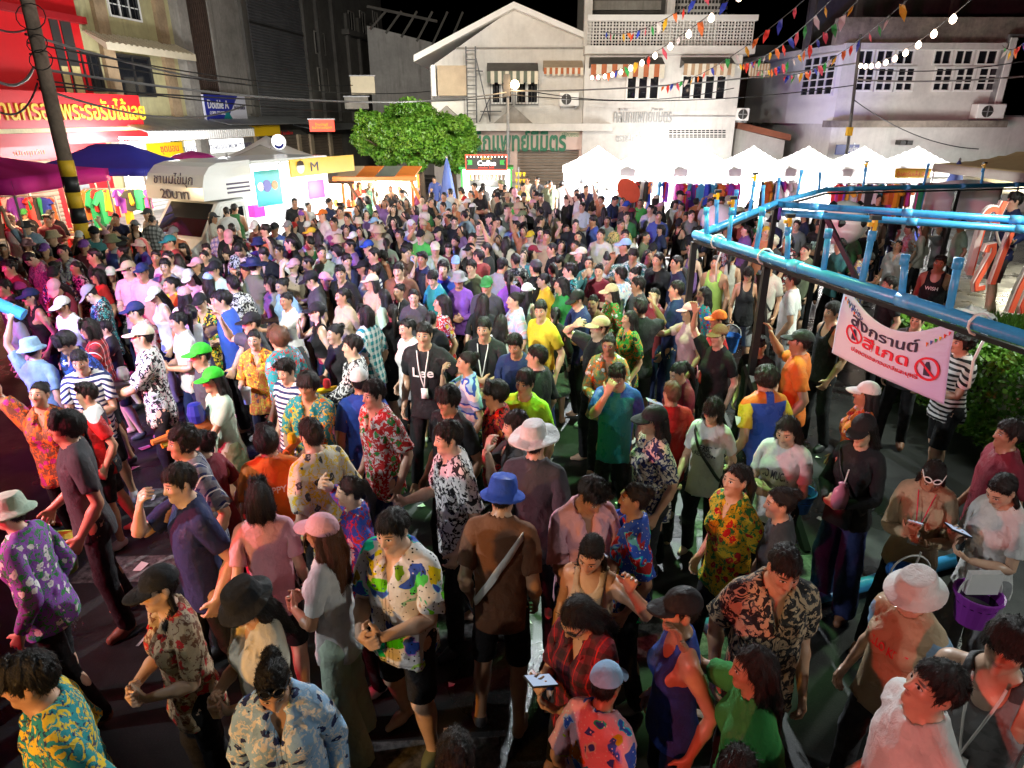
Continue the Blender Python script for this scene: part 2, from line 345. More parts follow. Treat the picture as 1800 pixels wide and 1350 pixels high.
def cloth_field(kind, g):
    G = GEN[g]; J = joints(g); u = G['uw']; tz = G['tz']
    S, E, W = J['uarmL'], J['farmL'], J['handL']; H, Kn, A = J['thighL'], J['shinL'], J['footL']
    F = Field((-.6, -.24, .0), (.62, .24, 1.56), .0105, half=True)
    if kind in ('tee', 'shirt', 'tank', 'crop', 'long', 'jacket'):
        loose = dict(tee=.016, shirt=.024, tank=.012, crop=.009, long=.014, jacket=.024)[kind]
        hem = dict(tee=.80, shirt=.775, tank=.82, crop=1.08, long=.82, jacket=.80)[kind]
        t = []
        for z, a, b, c in tz:
            if z < 1.2: a = a + (.16 - a) * (.5 if kind in ('tee',) else .9 if kind in ('shirt', 'jacket') else .15); b = b + (.105 - b) * .6
            t.append((z, a, b, c))
        t = [(z, a + np.interp(z, (.78, .98), (.018, 0)), b + np.interp(z, (.78, .98), (.026, 0)), c + np.interp(z, (.78, .98), (.006, 0))) for z, a, b, c in t]
        t = [(hem - .02, t[0][1] + (.012 if kind in ('shirt', 'jacket') else 0), t[0][2] + .006, t[0][3])] + [r for r in t if r[0] > hem]
        F.loft(t, loose, .03, z1=1.47)
        if g == 'f': F.ell((.066, -.072, 1.245), (.06 + loose, .05 + loose, .06 + loose), .04)
        F.cone((0, .03, 1.45), (S[0] * .8, .025, 1.398), .045 * u + loose * .7, .038 * u + loose, .04)
        if kind in ('tee', 'shirt', 'long', 'jacket'):
            L = dict(tee=.20, shirt=.235, long=.285, jacket=.285)[kind]
            F.cone(S, S + ARM * .1, .054 * u + loose * .55, .052 * u + loose * .8, .035); F.cone(S + ARM * .05, S + ARM * L, .052 * u + loose, .047 * u + loose * (1.15 if kind == 'shirt' else 1.1), .02)
            if kind in ('long', 'jacket'):
                F.cone(E, W - ARM * .01, .040 * u + loose, .029 * u + loose * .7, .02)
            cut = L if L < .28 else .52
            F.cut(lambda x, y, z: np.where(x > S[0] + .01, (x - S[0]) * ARM[0] + (z - S[2]) * ARM[2] - cut + 0 * y, -1))
        if kind == 'tank':
            F.cut(lambda x, y, z: np.where(z > 1.20, np.hypot(np.maximum(0, x - .105 * (1 if g == 'm' else .9)) , 0 * y) - .001 - .00 + np.clip((1.30 - z) * .6, 0, .06) * -1, -1))
            F.d = np.maximum(F.d, -(np.sqrt(((F.ax[0][:, None, None]) / .085) ** 2 + ((F.ax[1][None, :, None] + .11) / .12) ** 2 + ((F.ax[2][None, None, :] - 1.45) / .13) ** 2) - 1) * .08)
        if kind == 'crop':
            if g == 'f': F.cut(lambda x, y, z: np.where(np.abs(x - .085) < .012, z - 1.46, z - 1.30 + 0 * y - .06 * (x < .13)) + 0 * y)
        F.cut(lambda x, y, z: hem - z + .012 * np.cos(x * 18) * (kind == 'shirt') + 0 * y)
        # neck opening
        nr = .062 * u + .012
        nx = dict(tee=1, shirt=1.12, tank=1.25, crop=1.4, long=1, jacket=1.15)[kind] * nr
        F.d = np.maximum(F.d, -(np.sqrt((F.ax[0][:, None, None] / nx) ** 2 + ((F.ax[1][None, :, None] + .005) / (nx * 1.05)) ** 2 + ((F.ax[2][None, None, :] - 1.49) / .068) ** 2) - 1) * .06)
        if kind in ('shirt', 'jacket'):            # open V front and a turned down collar
            x, y, z = (F.ax[0][:, None, None], F.ax[1][None, :, None], F.ax[2][None, None, :])
            F.d = np.maximum(F.d, -np.maximum(np.maximum(np.abs(x) - (z - 1.29) * .33, y + .04), 1.29 - z))
            for p, q in (((.055, .06, 1.455), (0, .075, 1.458)), ((.055, .06, 1.455), (.068, .0, 1.45)), ((.068, .0, 1.45), (.05, -.075, 1.395)), ((.05, -.075, 1.395), (.062, -.098, 1.365))):
                F.cone(p, q, .015, .013, .012)
        if kind in ('tee', 'long', 'shirt', 'jacket'): folds(F, .0075 if kind in ('shirt', 'jacket') else .0055, .7 if g == 'm' else 2.1)
    else:
        wide = dict(pants=.014, wide=.045, jeans=.012, shorts=.022, skirt=.01, dress=.012)[kind]
        top = [(z, a, b, c) for z, a, b, c in tz if z <= 1.0] + [(1.02, tz[2][1] - .004, tz[2][2], tz[2][3])]
        F.loft(top, .003, .03, z0=.80, z1=1.0)
        if kind == 'skirt':
            F.loft([(.50, .24, .19, .01), (.72, .20, .155, .012), (.9, .168, .112, .015), (1.0, .142, .095, .006)], .012, .02)
            folds(F, .008, 1)
        else:
            s2 = .5 + u * .5
            zb = .52 if kind == 'shorts' else .05
            F.cone((H[0] - .006, .005, .87), (Kn[0] + .004, 0, .5), (.086 if kind != 'wide' else .09) * s2 + .004, .058 * s2 + wide, .03); F.ell((.075, .05, .89), (.083, .078, .09), .04)
            if kind != 'shorts':
                F.cone((Kn[0] + .002, 0, .5), (A[0], A[1] - .002, .06), .057 * s2 + wide, .045 + wide * 1.15, .03)
            F.cut(lambda x, y, z: zb - z + 0 * x + 0 * y)
            F.cut(lambda x, y, z: np.where(z < .78, .012 - x, -1) + 0 * y)
            folds(F, .004, 3)
    return F

def shoe_field():
    F = Field((-.05, -.2, -.005), (.24, .1, .13), .0075)
    a = np.array((.102, .018, .085))
    F.cone(a + (0, .015, -.03), a + (.008, -.06, -.048), .047, .043, .03); F.cone(a + (.004, -.05, -.052), a + (.013, -.135, -.06), .045, .034, .03)
    F.cut(lambda x, y, z: np.maximum(-z, z - .095 - y * .15) + 0 * x)
    return F

# ---------------------------------------------------------------- hair and hats, head space (rest coordinates)
def hair_field(kind):
    under = kind[0] == 'h'
    F = Field((-.16, -.19, 1.12 if kind in ('long', 'ponytail', 'braids', 'hlong', 'hbraids') else 1.36), (.16, .23, 1.78), .0068, half=(kind not in ('side', 'ponytail')))
    t = dict(hshort=.003, hlong=.003, hbraids=.003, short=.008, buzz=.0035, side=.013, spiky=.011, long=.010, bob=.012, bun=.007, braids=.007, ponytail=.007, curly=.018, mop=.016)[kind]
    F.ell((0, .020, 1.613), (.074 + t, .094 + t, .089 + t), .02)
    if kind in ('short', 'spiky', 'side', 'buzz'):
        F.ell((0, .0, 1.655), (.064 + t * .6, .082 + t, .053 + t), .03)
    if kind == 'spiky':
        rng = np.random.RandomState(4)
        for i in range(26):
            x, y = rng.uniform(0, .06), rng.uniform(-.085, .05); F.cone((x, y, 1.675), (x * 1.25 + .01, y - .012, 1.715 - y * y * 2), .016, .003, .012)
    if kind == 'side':
        for i in range(9):
            x = -.058 + i * .0145; F.cone((x * .6, -.05, 1.70), (x + .012, -.105 + abs(x) * .35, 1.635 - (i % 3) * .006), .02, .007, .012)
    if kind == 'mop':
        for i in range(6):
            x = .005 + i * .0135; F.cone((x * .7, -.05, 1.70), (x, -.107 + x * .42, 1.622 - (i % 2) * .008), .02, .009, .012)
        F.ell((0, .03, 1.60), (.096, .105, .095), .03)
    x, y, z = (F.ax[0][:, None, None], F.ax[1][None, :, None], F.ax[2][None, None, :])
    # face opening
    base = {'hshort': 'short', 'hlong': 'long', 'hbraids': 'braids'}.get(kind, kind)
    if under: F.d = np.maximum(F.d, z - 1.668)
    kind = base
    fr = dict(short=1.642, buzz=1.640, side=1.63, spiky=1.645, long=1.652, bob=1.625, bun=1.655, braids=1.655, ponytail=1.655, curly=1.64, mop=1.60)[kind]
    ax_ = np.abs(x)
    if kind in ('short', 'buzz', 'side', 'spiky'):
        line = np.where(y < -.015, fr + .010 - np.clip((ax_ - .04) * 1.4, 0, .045), np.where(y < .035, 1.60, 1.535))
        line = np.where((y >= -.03) & (y < .0), 1.575, line)
    elif kind in ('bun', 'ponytail', 'braids'):
        line = np.where(y < -.02, fr - np.clip((ax_ - .03) * .9, 0, .04), np.where(y < .03, 1.605, 1.53))
    elif kind in ('curly', 'mop'):
        line = np.where(y < -.035, fr, np.where(y < .02, 1.56, 1.51))
    else:
        line = np.where(y < -.035, fr - np.clip((ax_ - .04) * .8, 0, .03), 1.50 + 0 * y)
    line = line + .005 * np.sin(x * 170 + y * 60) + .003 * np.sin(x * 330 + 1)
    F.d = np.maximum(F.d, (line - z) * .7)
    if kind == 'long':
        for (p, q, a, b) in (((.062, .02, 1.62), (.085, .035, 1.47), .028, .032), ((.085, .035, 1.47), (.085, .05, 1.27), .032, .02), ((.04, .08, 1.6), (.055, .10, 1.44), .045, .045),
                             ((.055, .10, 1.44), (.05, .115, 1.22), .045, .028), ((0, .09, 1.6), (0, .115, 1.25), .045, .035)):
            F.cone(p, q, a, b, .02)
    if kind == 'bob':
        for (p, q, a, b) in (((.070, .005, 1.62), (.083, .0, 1.50), .024, .028), ((.05, .075, 1.60), (.06, .07, 1.48), .045, .04), ((0, .09, 1.6), (0, .085, 1.475), .045, .04)):
            F.cone(p, q, a, b, .02)
        for i in range(5): F.cone((i * .012, -.06, 1.70), (.006 + i * .013, -.104 + i * .006, 1.628), .018, .009, .01)
    if kind == 'bun': F.ell((0, .115, 1.655), (.042, .036, .038), .01)
    if kind == 'ponytail':
        F.ell((0, .115, 1.64), .026, .01); F.cone((0, .125, 1.64), (.02, .165, 1.52), .027, .032, .02); F.cone((.02, .165, 1.52), (.03, .15, 1.30), .032, .01, .02)
    if kind == 'braids':
        pts = [np.array((.07, .03, 1.555)), np.array((.088, .02, 1.47)), np.array((.085, -.055, 1.40)), np.array((.08, -.10, 1.22))]
        for i in range(3):
            for j in range(4):
                p = pts[i] + (pts[i + 1] - pts[i]) * (j / 4); F.ell(p, (.0185, .0165, .02), .008)
    if kind == 'curly':
        rng = np.random.RandomState(2)
        for i in range(90):
            v = nrm(rng.normal(size=3)); v[0] = abs(v[0])
            c = np.array((0, .022, 1.615)) + v * (.088, .105, .10)
            if c[2] > 1.53 and not (c[1] < -.03 and c[2] < 1.65): F.ell(c, .017, .008)
    a = np.arctan2(x, y - .02 + .0005)
    F.d = F.d + (.0022 * np.sin(a * 34 + z * 25) + .0014 * np.sin(a * 61 - z * 18)).astype(np.float32)
    if kind in ('short', 'side', 'spiky'):
        F.d = F.d + (.0042 * np.sin(x * 95 + z * 60) * np.sin(y * 120 + x * 50) * (z > 1.60)).astype(np.float32)
    return F

def cap_field(kind):
    F = Field((-.22, -.27, 1.55), (.22, .25, 1.78), .0058, half=True)
    x, y, z = (F.ax[0][:, None, None], F.ax[1][None, :, None], F.ax[2][None, None, :])
    if kind == 'cap':
        F.ell((0, .018, 1.630), (.097, .117, .104), .01)
        F.d = np.maximum(F.d, 1.632 - z - (y - .02) * .06)
        vis = np.maximum(np.abs(z - (1.640 - x * x * 2.3 + (y + .09) * .16)) - .0068, (np.sqrt((x / .088) ** 2 + ((y + .078) / .118) ** 2) - 1) * .09)
        vis = np.maximum(vis, y + .06) ; F.d = smin(F.d, vis.astype(np.float32), .008)
        F.ell((0, .018, 1.729), .009, .004)
        seam = .0016 * np.exp(-(np.minimum(np.abs(np.arctan2(x, y - .018) % (math.pi / 3)), np.abs(math.pi / 3 - np.arctan2(x, y - .018) % (math.pi / 3))) / .03) ** 2) * (z > 1.65)
        F.d = F.d + seam.astype(np.float32)
    elif kind == 'bucket':
        F.loft([(1.625, .100, .118, .016), (1.66, .096, .112, .016), (1.70, .088, .103, .016), (1.722, .078, .093, .016)], 0, .012)
        br = np.maximum(np.abs(z - (1.632 - (np.sqrt(x ** 2 + ((y - .016) / 1.12) ** 2) - .095) * .62)) - .0068, np.sqrt(x ** 2 + ((y - .016) / 1.12) ** 2) - .152)
        br = np.maximum(br, -(np.sqrt(x ** 2 + ((y - .016) / 1.12) ** 2) - .088)); F.d = smin(F.d, br.astype(np.float32), .01)
        folds(F, .0016, 2)
    else:
        F.loft([(1.635, .098, .116, .016), (1.68, .096, .112, .016), (1.715, .088, .104, .016), (1.735, .074, .09, .016)], 0, .012)
        r = np.sqrt(x ** 2 + ((y - .016) / 1.1) ** 2)
        br = np.maximum(np.abs(z - (1.642 - (r - .095) * .12 + .012 * np.sin(np.arctan2(x, y) * 3))) - .0068, r - .195); br = np.maximum(br, -(r - .088))
        F.d = smin(F.d, br.astype(np.float32), .01)
    return F

def strands(V, F, n, kind, seed=0):
    """thin locks of hair lying on the hair surface, following its fall"""
    rng = np.random.RandomState(seed); F = np.asarray(F); A, B, C = V[F[:, 0]], V[F[:, 1]], V[F[:, 2]]; N = np.cross(B - A, C - A); ar = np.linalg.norm(N, axis=1) + 1e-12; N = N / ar[:, None]
    pick = rng.choice(len(F), n, p=ar / ar.sum()); w = rng.dirichlet((1, 1, 1), n); P = A[pick] * w[:, :1] + B[pick] * w[:, 1:2] + C[pick] * w[:, 2:]; nn = N[pick]
    base = kind.lstrip('h') if kind in ('hshort', 'hlong', 'hbraids') else kind; long = base in ('long', 'bob', 'ponytail', 'braids', 'bun')
    d = np.stack([P[:, 0] * 3.0, np.where(P[:, 1] < .02, -.5, .35) * (0 if base in ('bun', 'ponytail', 'braids') else 1) + (.8 if base in ('bun', 'ponytail', 'braids') else 0) * (P[:, 2] > 1.6), np.full(n, -1.0)], 1) + rng.normal(0, .18 if long else .30, (n, 3))
    d -= nn * (d * nn).sum(1)[:, None]; d /= np.linalg.norm(d, axis=1)[:, None] + 1e-9; s = np.cross(nn, d)
    L = rng.uniform(.03, .06, n)[:, None] * (2.0 if long else 1.0); W = rng.uniform(.0010, .0024, n)[:, None]; lift = rng.uniform(.0005, .004 if long else .006, n)[:, None]
    if base in ('bun', 'ponytail', 'braids'): lift = lift * .3; L = L * .6
    P0 = P - d * L * .4 + nn * .0005; P1 = P + nn * lift * .7; P2 = P + d * L * .6 + nn * (lift if not long else lift * .3)
    VV = np.stack([P0 - s * W, P0 + s * W, P1 - s * W, P1 + s * W, P2], 1).reshape(-1, 3); o = np.arange(n)[:, None] * 5 + len(V)
    FF = np.concatenate([o + np.array((0, 1, 3)), o + np.array((0, 3, 2)), o + np.array((2, 3, 4))]); return np.concatenate([V, VV]), np.concatenate([F, FF])
# ---------------------------------------------------------------- procedural materials
class NT:
    def __init__(s, name):
        m = bpy.data.materials.new(name); m.use_nodes = True
        s.m = m; s.t = m.node_tree; s.p = s.t.nodes['Principled BSDF']
    def n(s, typ, **kw):
        nd = s.t.nodes.new(typ)
        for k, v in kw.items(): setattr(nd, k, v)
        return nd
    def L(s, a, b): s.t.links.new(a, b)
    def put(s, sock, v):
        if hasattr(v, 'is_linked') or hasattr(v, 'links'): s.L(v, sock)
        else: sock.default_value = v
    def math(s, op, a, b=0.0, c=None, clamp=False):
        nd = s.n('ShaderNodeMath', operation=op, use_clamp=clamp); s.put(nd.inputs[0], a); s.put(nd.inputs[1], b)
        if c is not None: s.put(nd.inputs[2], c)
        return nd.outputs[0]
    def mix(s, f, a, b):
        nd = s.n('ShaderNodeMix', data_type='RGBA'); s.put(nd.inputs[0], f)
        s.put(nd.inputs[6], (*a, 1) if isinstance(a, tuple) and len(a) == 3 else a); s.put(nd.inputs[7], (*b, 1) if isinstance(b, tuple) and len(b) == 3 else b)
        return nd.outputs[2]
    def attr(s, name, typ='GEOMETRY'):
        return s.n('ShaderNodeAttribute', attribute_name=name, attribute_type=typ)
    def ocol(s): return s.n('ShaderNodeObjectInfo').outputs['Color']
    def noise(s, vec, scale, detail=3, rough=.55, dist=0):
        nd = s.n('ShaderNodeTexNoise'); nd.inputs['Scale'].default_value = scale; nd.inputs['Detail'].default_value = detail; nd.inputs['Roughness'].default_value = rough; nd.inputs['Distortion'].default_value = dist
        if vec is not None: s.L(vec, nd.inputs['Vector'])
        return nd
    def voro(s, vec, scale, feature='F1', rnd=1.0):
        nd = s.n('ShaderNodeTexVoronoi', feature=feature); nd.inputs['Scale'].default_value = scale; nd.inputs['Randomness'].default_value = rnd
        if vec is not None: s.L(vec, nd.inputs['Vector'])
        return nd
    def ramp(s, f, a, b):
        return s.math('DIVIDE', s.math('SUBTRACT', f, a), b - a, clamp=True)
    def bump(s, h, strength=.3, dist=.02):
        b = s.n('ShaderNodeBump'); b.inputs['Strength'].default_value = strength; b.inputs['Distance'].default_value = dist
        s.L(h, b.inputs['Height']); s.L(b.outputs[0], s.p.inputs['Normal'])
    def out(s, col=None, rough=None, **kw):
        if col is not None: s.put(s.p.inputs['Base Color'], (*col, 1) if isinstance(col, tuple) and len(col) == 3 else col)
        if rough is not None: s.put(s.p.inputs['Roughness'], rough)
        for k, v in kw.items(): s.put(s.p.inputs[k.replace('_', ' ')], v)
        return s.m

def simple(name, col, rough=.6, metal=0, var=.0, vscale=3.0, bump=0, bscale=40, streak=0, emit=None, estr=0, spec=None):
    """flat colour with wear: large blotches + fine relief"""
    t = NT(name)
    if var or bump:
        co = t.n('ShaderNodeTexCoord').outputs['Object']
    c = (*col, 1)
    if var:
        a = t.noise(co, vscale, 5, .65).outputs[0]; b = t.noise(co, vscale * 9, 3).outputs[0]
        f = t.math('ADD', t.math('MULTIPLY', a, .75), t.math('MULTIPLY', b, .25)); f = t.ramp(f, .3, .7)
        lo = tuple(v * (1 - var) for v in col); hi = tuple(min(1, v * (1 + var * .6)) for v in col); c = t.mix(f, lo, hi)
    if streak:                       # rain streaks and grime running down the wall
        mp = t.n('ShaderNodeMapping'); mp.inputs['Scale'].default_value = (1, 1, .07); t.L(co, mp.inputs[0]); s1 = t.noise(mp.outputs[0], 5, 5, .7).outputs[0]; s2 = t.noise(co, .45, 3).outputs[0]
        c = t.mix(t.math('MULTIPLY', t.math('MULTIPLY', t.ramp(s1, .48, .72), t.ramp(s2, .35, .65)), streak), c, (.07, .06, .05))
    t.out(c if var else col, rough, Metallic=metal)
    if bump: t.bump(t.noise(co, bscale, 4).outputs[0], bump, .01)
    if emit: t.put(t.p.inputs['Emission Color'], (*emit, 1)); t.p.inputs['Emission Strength'].default_value = estr
    if spec is not None: t.p.inputs['Specular IOR Level'].default_value = spec
    return t.m

def skin_material(crowd=False):
    t = NT('crowd skin' if crowd else 'skin'); r = t.attr('rest').outputs['Vector']
    sx = t.n('ShaderNodeSeparateXYZ'); t.L(r, sx.inputs[0]); X, Y, Z = sx.outputs
    U = t.math('ABSOLUTE', X); front = t.math('LESS_THAN', Y, -.035)
    def ell(u0, z0, a, b, soft=.25, slope=0):
        zz = t.math('SUBTRACT', Z, z0)
        if slope: zz = t.math('ADD', zz, t.math('MULTIPLY', t.math('SUBTRACT', U, u0), slope))
        p = t.math('POWER', t.math('DIVIDE', t.math('SUBTRACT', U, u0), a), 2); q = t.math('POWER', t.math('DIVIDE', zz, b), 2)
        d = t.math('ADD', p, q)
        return t.math('MULTIPLY', t.ramp(t.math('MULTIPLY', d, -1), -1 - soft, -1 + soft), front)
    base = t.attr('col').outputs['Color'] if crowd else t.ocol()
    n1 = t.noise(r, 14, 4).outputs[0]
    dark = t.mix(.5, base, (.16, .05, .03))
    c = t.mix(t.ramp(n1, .42, .75), base, t.mix(.30, base, (.30, .09, .05)))
    c = t.mix(t.math('MULTIPLY', ell(.045, 1.572, .028, .026, .9), .25), c, (.42, .12, .08))          # cheeks
    c = t.mix(t.math('MULTIPLY', ell(.031, 1.600, .024, .014, .8), .30), c, dark)                       # eye hollows
    c = t.mix(ell(.0, 1.5395, .021, .0055, .3, -.04), c, t.mix(.55, base, (.28, .045, .04)))              # lips
    c = t.mix(ell(.0, 1.5300, .019, .0062, .3, -.1), c, t.mix(.5, base, (.34, .06, .055)))
    c = t.mix(t.math('MULTIPLY', ell(.0, 1.5352, .021, .0014, .4), .55), c, (.05, .012, .01))
    c = t.mix(t.math('MULTIPLY', ell(.0105, 1.5575, .0055, .0035, .4), .7), c, (.05, .016, .012))       # nostrils
    br = ell(.035, 1.6215, .0225, .0056, .4, .10); c = t.mix(t.math('MULTIPLY', br, .85), c, (.018, .012, .010))
    c = t.mix(ell(.031, 1.6005, .0185, .0078, .2, .05), c, (.02, .012, .010))                             # lash line
    c = t.mix(ell(.031, 1.5970, .0160, .0062, .2), c, (.62, .58, .54))
    eye = ell(.0305, 1.5975, .0076, .0068, .2); c = t.mix(eye, c, (.012, .008, .006))
    lw = t.math('MULTIPLY', ell(.031, 1.597, .0145, .005, .2), -.35)
    t.out(c, t.math('ADD', t.math('ADD', .30, t.math('MULTIPLY', n1, .25)), lw)); t.p.inputs['Specular IOR Level'].default_value = .65
    t.p.inputs['Subsurface Weight'].default_value = 0.0
    t.bump(t.noise(r, 160, 2).outputs[0], .12, .004)
    return t.m

def hair_material(crowd=False):
    t = NT('crowd hair' if crowd else 'hair'); r = t.attr('rest').outputs['Vector']
    mp = t.n('ShaderNodeMapping'); mp.inputs['Scale'].default_value = (1, 1, .12); t.L(r, mp.inputs[0])
    n = t.noise(mp.outputs[0], 260, 3, .6).outputs[0]
    o = t.attr('col').outputs['Color'] if crowd else t.ocol(); t.out(t.mix(t.ramp(n, .3, .7), t.mix(.5, o, (.004, .004, .004)), o), t.math('ADD', .34, t.math('MULTIPLY', n, .2)))
    t.p.inputs['Specular IOR Level'].default_value = .4
    t.bump(n, .55, .012); return t.m

def cloth_material(kind, crowd=False):
    t = NT('cloth ' + kind); r0 = t.attr('rest').outputs['Vector']
    oi = t.n('ShaderNodeObjectInfo'); rnd = oi.outputs['Random']; c1 = oi.outputs['Color']
    if crowd: c1 = t.attr('col').outputs['Color']
    c2 = t.attr('c2', 'OBJECT').outputs['Color']; c3 = t.attr('c3', 'OBJECT').outputs['Color']
    ad = t.n('ShaderNodeVectorMath', operation='ADD'); t.L(r0, ad.inputs[0])
    sc_ = t.n('ShaderNodeVectorMath', operation='SCALE'); sc_.inputs[0].default_value = (7, 13, 5); t.L(rnd, sc_.inputs['Scale']); t.L(sc_.outputs[0], ad.inputs[1])
    r = ad.outputs[0]
    weave = t.noise(r0, 420, 2).outputs[0]; big = t.noise(r, 6, 4).outputs[0]
    rough = .85
    if kind == 'plain':
        c = t.mix(t.math('MULTIPLY', t.ramp(big, .45, .7), .35), c1, t.mix(.45, c1, (.01, .01, .01)))
    elif kind == 'flower':           # leaves and blossoms scattered on a ground colour
        d = t.noise(r, 22, 3).outputs['Color']
        w = t.n('ShaderNodeVectorMath', operation='SCALE'); t.L(d, w.inputs[0]); w.inputs['Scale'].default_value = .07
        a2 = t.n('ShaderNodeVectorMath', operation='ADD'); t.L(r, a2.inputs[0]); t.L(w.outputs[0], a2.inputs[1])
        v = t.voro(a2.outputs[0], 15); v2 = t.voro(a2.outputs[0], 25); leaf = t.noise(a2.outputs[0], 25, 2, .5, 1.2).outputs[0]
        c = t.mix(t.ramp(leaf, .53, .56), c1, c2)
        sel = t.n('ShaderNodeSeparateColor'); t.L(v.outputs['Color'], sel.inputs[0])
        fl = t.math('MULTIPLY', t.math('LESS_THAN', v.outputs['Distance'], .36), t.math('GREATER_THAN', sel.outputs[0], .42))
        c = t.mix(fl, c, c3)
        core = t.math('MULTIPLY', t.math('LESS_THAN', v.outputs['Distance'], .12), t.math('GREATER_THAN', sel.outputs[0], .42)); c = t.mix(core, c, t.mix(.5, c3, c1))
        fl2 = t.math('LESS_THAN', v2.outputs['Distance'], .16); c = t.mix(fl2, c, t.mix(.3, c2, (.02, .02, .03)))
    elif kind == 'leaf':             # two tone tropical / camouflage print
        n = t.noise(r, 17, 3, .55, 1.8).outputs[0]; n2 = t.noise(r, 42, 2, .5, .8).outputs[0]
        c = t.mix(t.ramp(n, .50, .525), c1, c2); c = t.mix(t.math('MULTIPLY', t.ramp(n2, .60, .63), .9), c, c3)
    elif kind == 'paint':            # big saturated splashes
        n = t.noise(r, 7, 2, .5, 1.0).outputs['Color']; v = t.voro(r, 9); w = t.n('ShaderNodeVectorMath', operation='SCALE'); t.L(n, w.inputs[0]); w.inputs['Scale'].default_value = .25
        a2 = t.n('ShaderNodeVectorMath', operation='ADD'); t.L(r, a2.inputs[0]); t.L(w.outputs[0], a2.inputs[1]); v = t.voro(a2.outputs[0], 8.5)
        hs = t.n('ShaderNodeHueSaturation'); hs.inputs['Saturation'].default_value = 1.7; hs.inputs['Value'].default_value = .8; t.L(v.outputs['Color'], hs.inputs['Color'])
        sp = t.n('ShaderNodeSeparateColor'); t.L(v.outputs['Color'], sp.inputs[0])
        c = t.mix(t.math('MULTIPLY', t.math('GREATER_THAN', sp.outputs[1], .40), t.ramp(t.math('MULTIPLY', v.outputs['Distance'], -1), -.50, -.46)), c1, hs.outputs[0])
        c = t.mix(t.math('MULTIPLY', t.math('GREATER_THAN', sp.outputs[2], .55), t.ramp(t.math('MULTIPLY', v.outputs['Distance'], -1), -.42, -.38)), c, c2)
        v3 = t.voro(r, 42); c = t.mix(t.math('LESS_THAN', v3.outputs['Distance'], .2), c, c3)
    elif kind in ('stripe', 'plaid'):
        sx = t.n('ShaderNodeSeparateXYZ'); t.L(r0, sx.inputs[0])
        f = t.math('FRACT', t.math('MULTIPLY', sx.outputs[2], 21 if kind == 'stripe' else 13)); s1 = t.math('LESS_THAN', f, .45)
        if kind == 'plaid':
            g = t.math('LESS_THAN', t.math('FRACT', t.math('MULTIPLY', sx.outputs[0], 13)), .45)
            c = t.mix(t.math('MULTIPLY', g, .6), t.mix(t.math('MULTIPLY', s1, .6), c1, c2), c2)
            th = t.math('LESS_THAN', t.math('FRACT', t.math('MULTIPLY', t.math('ADD', sx.outputs[0], .03), 13)), .08); c = t.mix(th, c, c3)
        else: c = t.mix(s1, c1, c2)
    elif kind == 'jersey':           # smooth sports shirt with contrast shoulders and side panels
        sx = t.n('ShaderNodeSeparateXYZ'); t.L(r0, sx.inputs[0]); U = t.math('ABSOLUTE', sx.outputs[0])
        c = t.mix(t.ramp(U, .155, .158), c1, c2); c = t.mix(t.math('MULTIPLY', t.ramp(sx.outputs[2], 1.40, 1.402), t.ramp(U, .03, .035)), c, c3); rough = .5
    elif kind == 'wave':
        sx = t.n('ShaderNodeSeparateXYZ'); t.L(r0, sx.inputs[0])
        n = t.noise(r, 5, 2).outputs[0]; f = t.math('FRACT', t.math('ADD', t.math('MULTIPLY', sx.outputs[2], 7), t.math('MULTIPLY', n, 2)))
        c = t.mix(t.math('LESS_THAN', f, .5), c1, c2); c = t.mix(t.math('GREATER_THAN', f, .86), c, c3)
    elif kind == 'denim':
        c = t.mix(t.ramp(big, .35, .7), t.mix(.5, c1, (.01, .015, .04)), c1)
    if kind in ('flower', 'leaf', 'paint', 'plaid'):     # button placket, hem and pocket seams
        sq = t.n('ShaderNodeSeparateXYZ'); t.L(r0, sq.inputs[0]); ux = t.math('ABSOLUTE', sq.outputs[0]); fr_ = t.math('LESS_THAN', sq.outputs[1], 0)
        ln = t.math('MAXIMUM', t.math('LESS_THAN', ux, .0028), t.math('LESS_THAN', t.math('ABSOLUTE', t.math('SUBTRACT', ux, .021)), .0016))
        hm = t.math('LESS_THAN', t.math('ABSOLUTE', t.math('SUBTRACT', sq.outputs[2], .797)), .0025)
        c = t.mix(t.math('MULTIPLY', t.math('MAXIMUM', t.math('MULTIPLY', ln, fr_), hm), .55), c, (.02, .02, .02))
    wet = t.ramp(t.noise(r, 9, 3).outputs[0], .52, .62)                     # splashes of water on the cloth
    c = t.mix(t.math('MULTIPLY', wet, .22), c, t.mix(.6, c, (.0, .0, .0)))
    t.out(c, t.math('SUBTRACT', rough, t.math('MULTIPLY', wet, .35)))
    t.p.inputs['Specular IOR Level'].default_value = .35
    h = t.math('ADD', t.math('MULTIPLY', weave, .25), t.math('MULTIPLY', t.noise(r, 24, 3, .5, .8).outputs[0], .9))
    t.bump(h, .5, .022); return t.m
# ---------------------------------------------------------------- picking points of the place from the photograph
_F = np.array((0, math.cos(PITCH), -math.sin(PITCH))); _U = np.array((0, math.sin(PITCH), math.cos(PITCH))); _R = np.array((1., 0, 0))
EYE = np.array((0, 0, CAM_Z))
def ray(px, py): return _F * FPX + _R * (px - 900) - _U * (py - 675)
def on_y(px, py, Y): d = ray(px, py); return EYE + d * (Y / d[1])
def on_z(px, py, z): d = ray(px, py); return EYE + d * ((z - CAM_Z) / d[2])

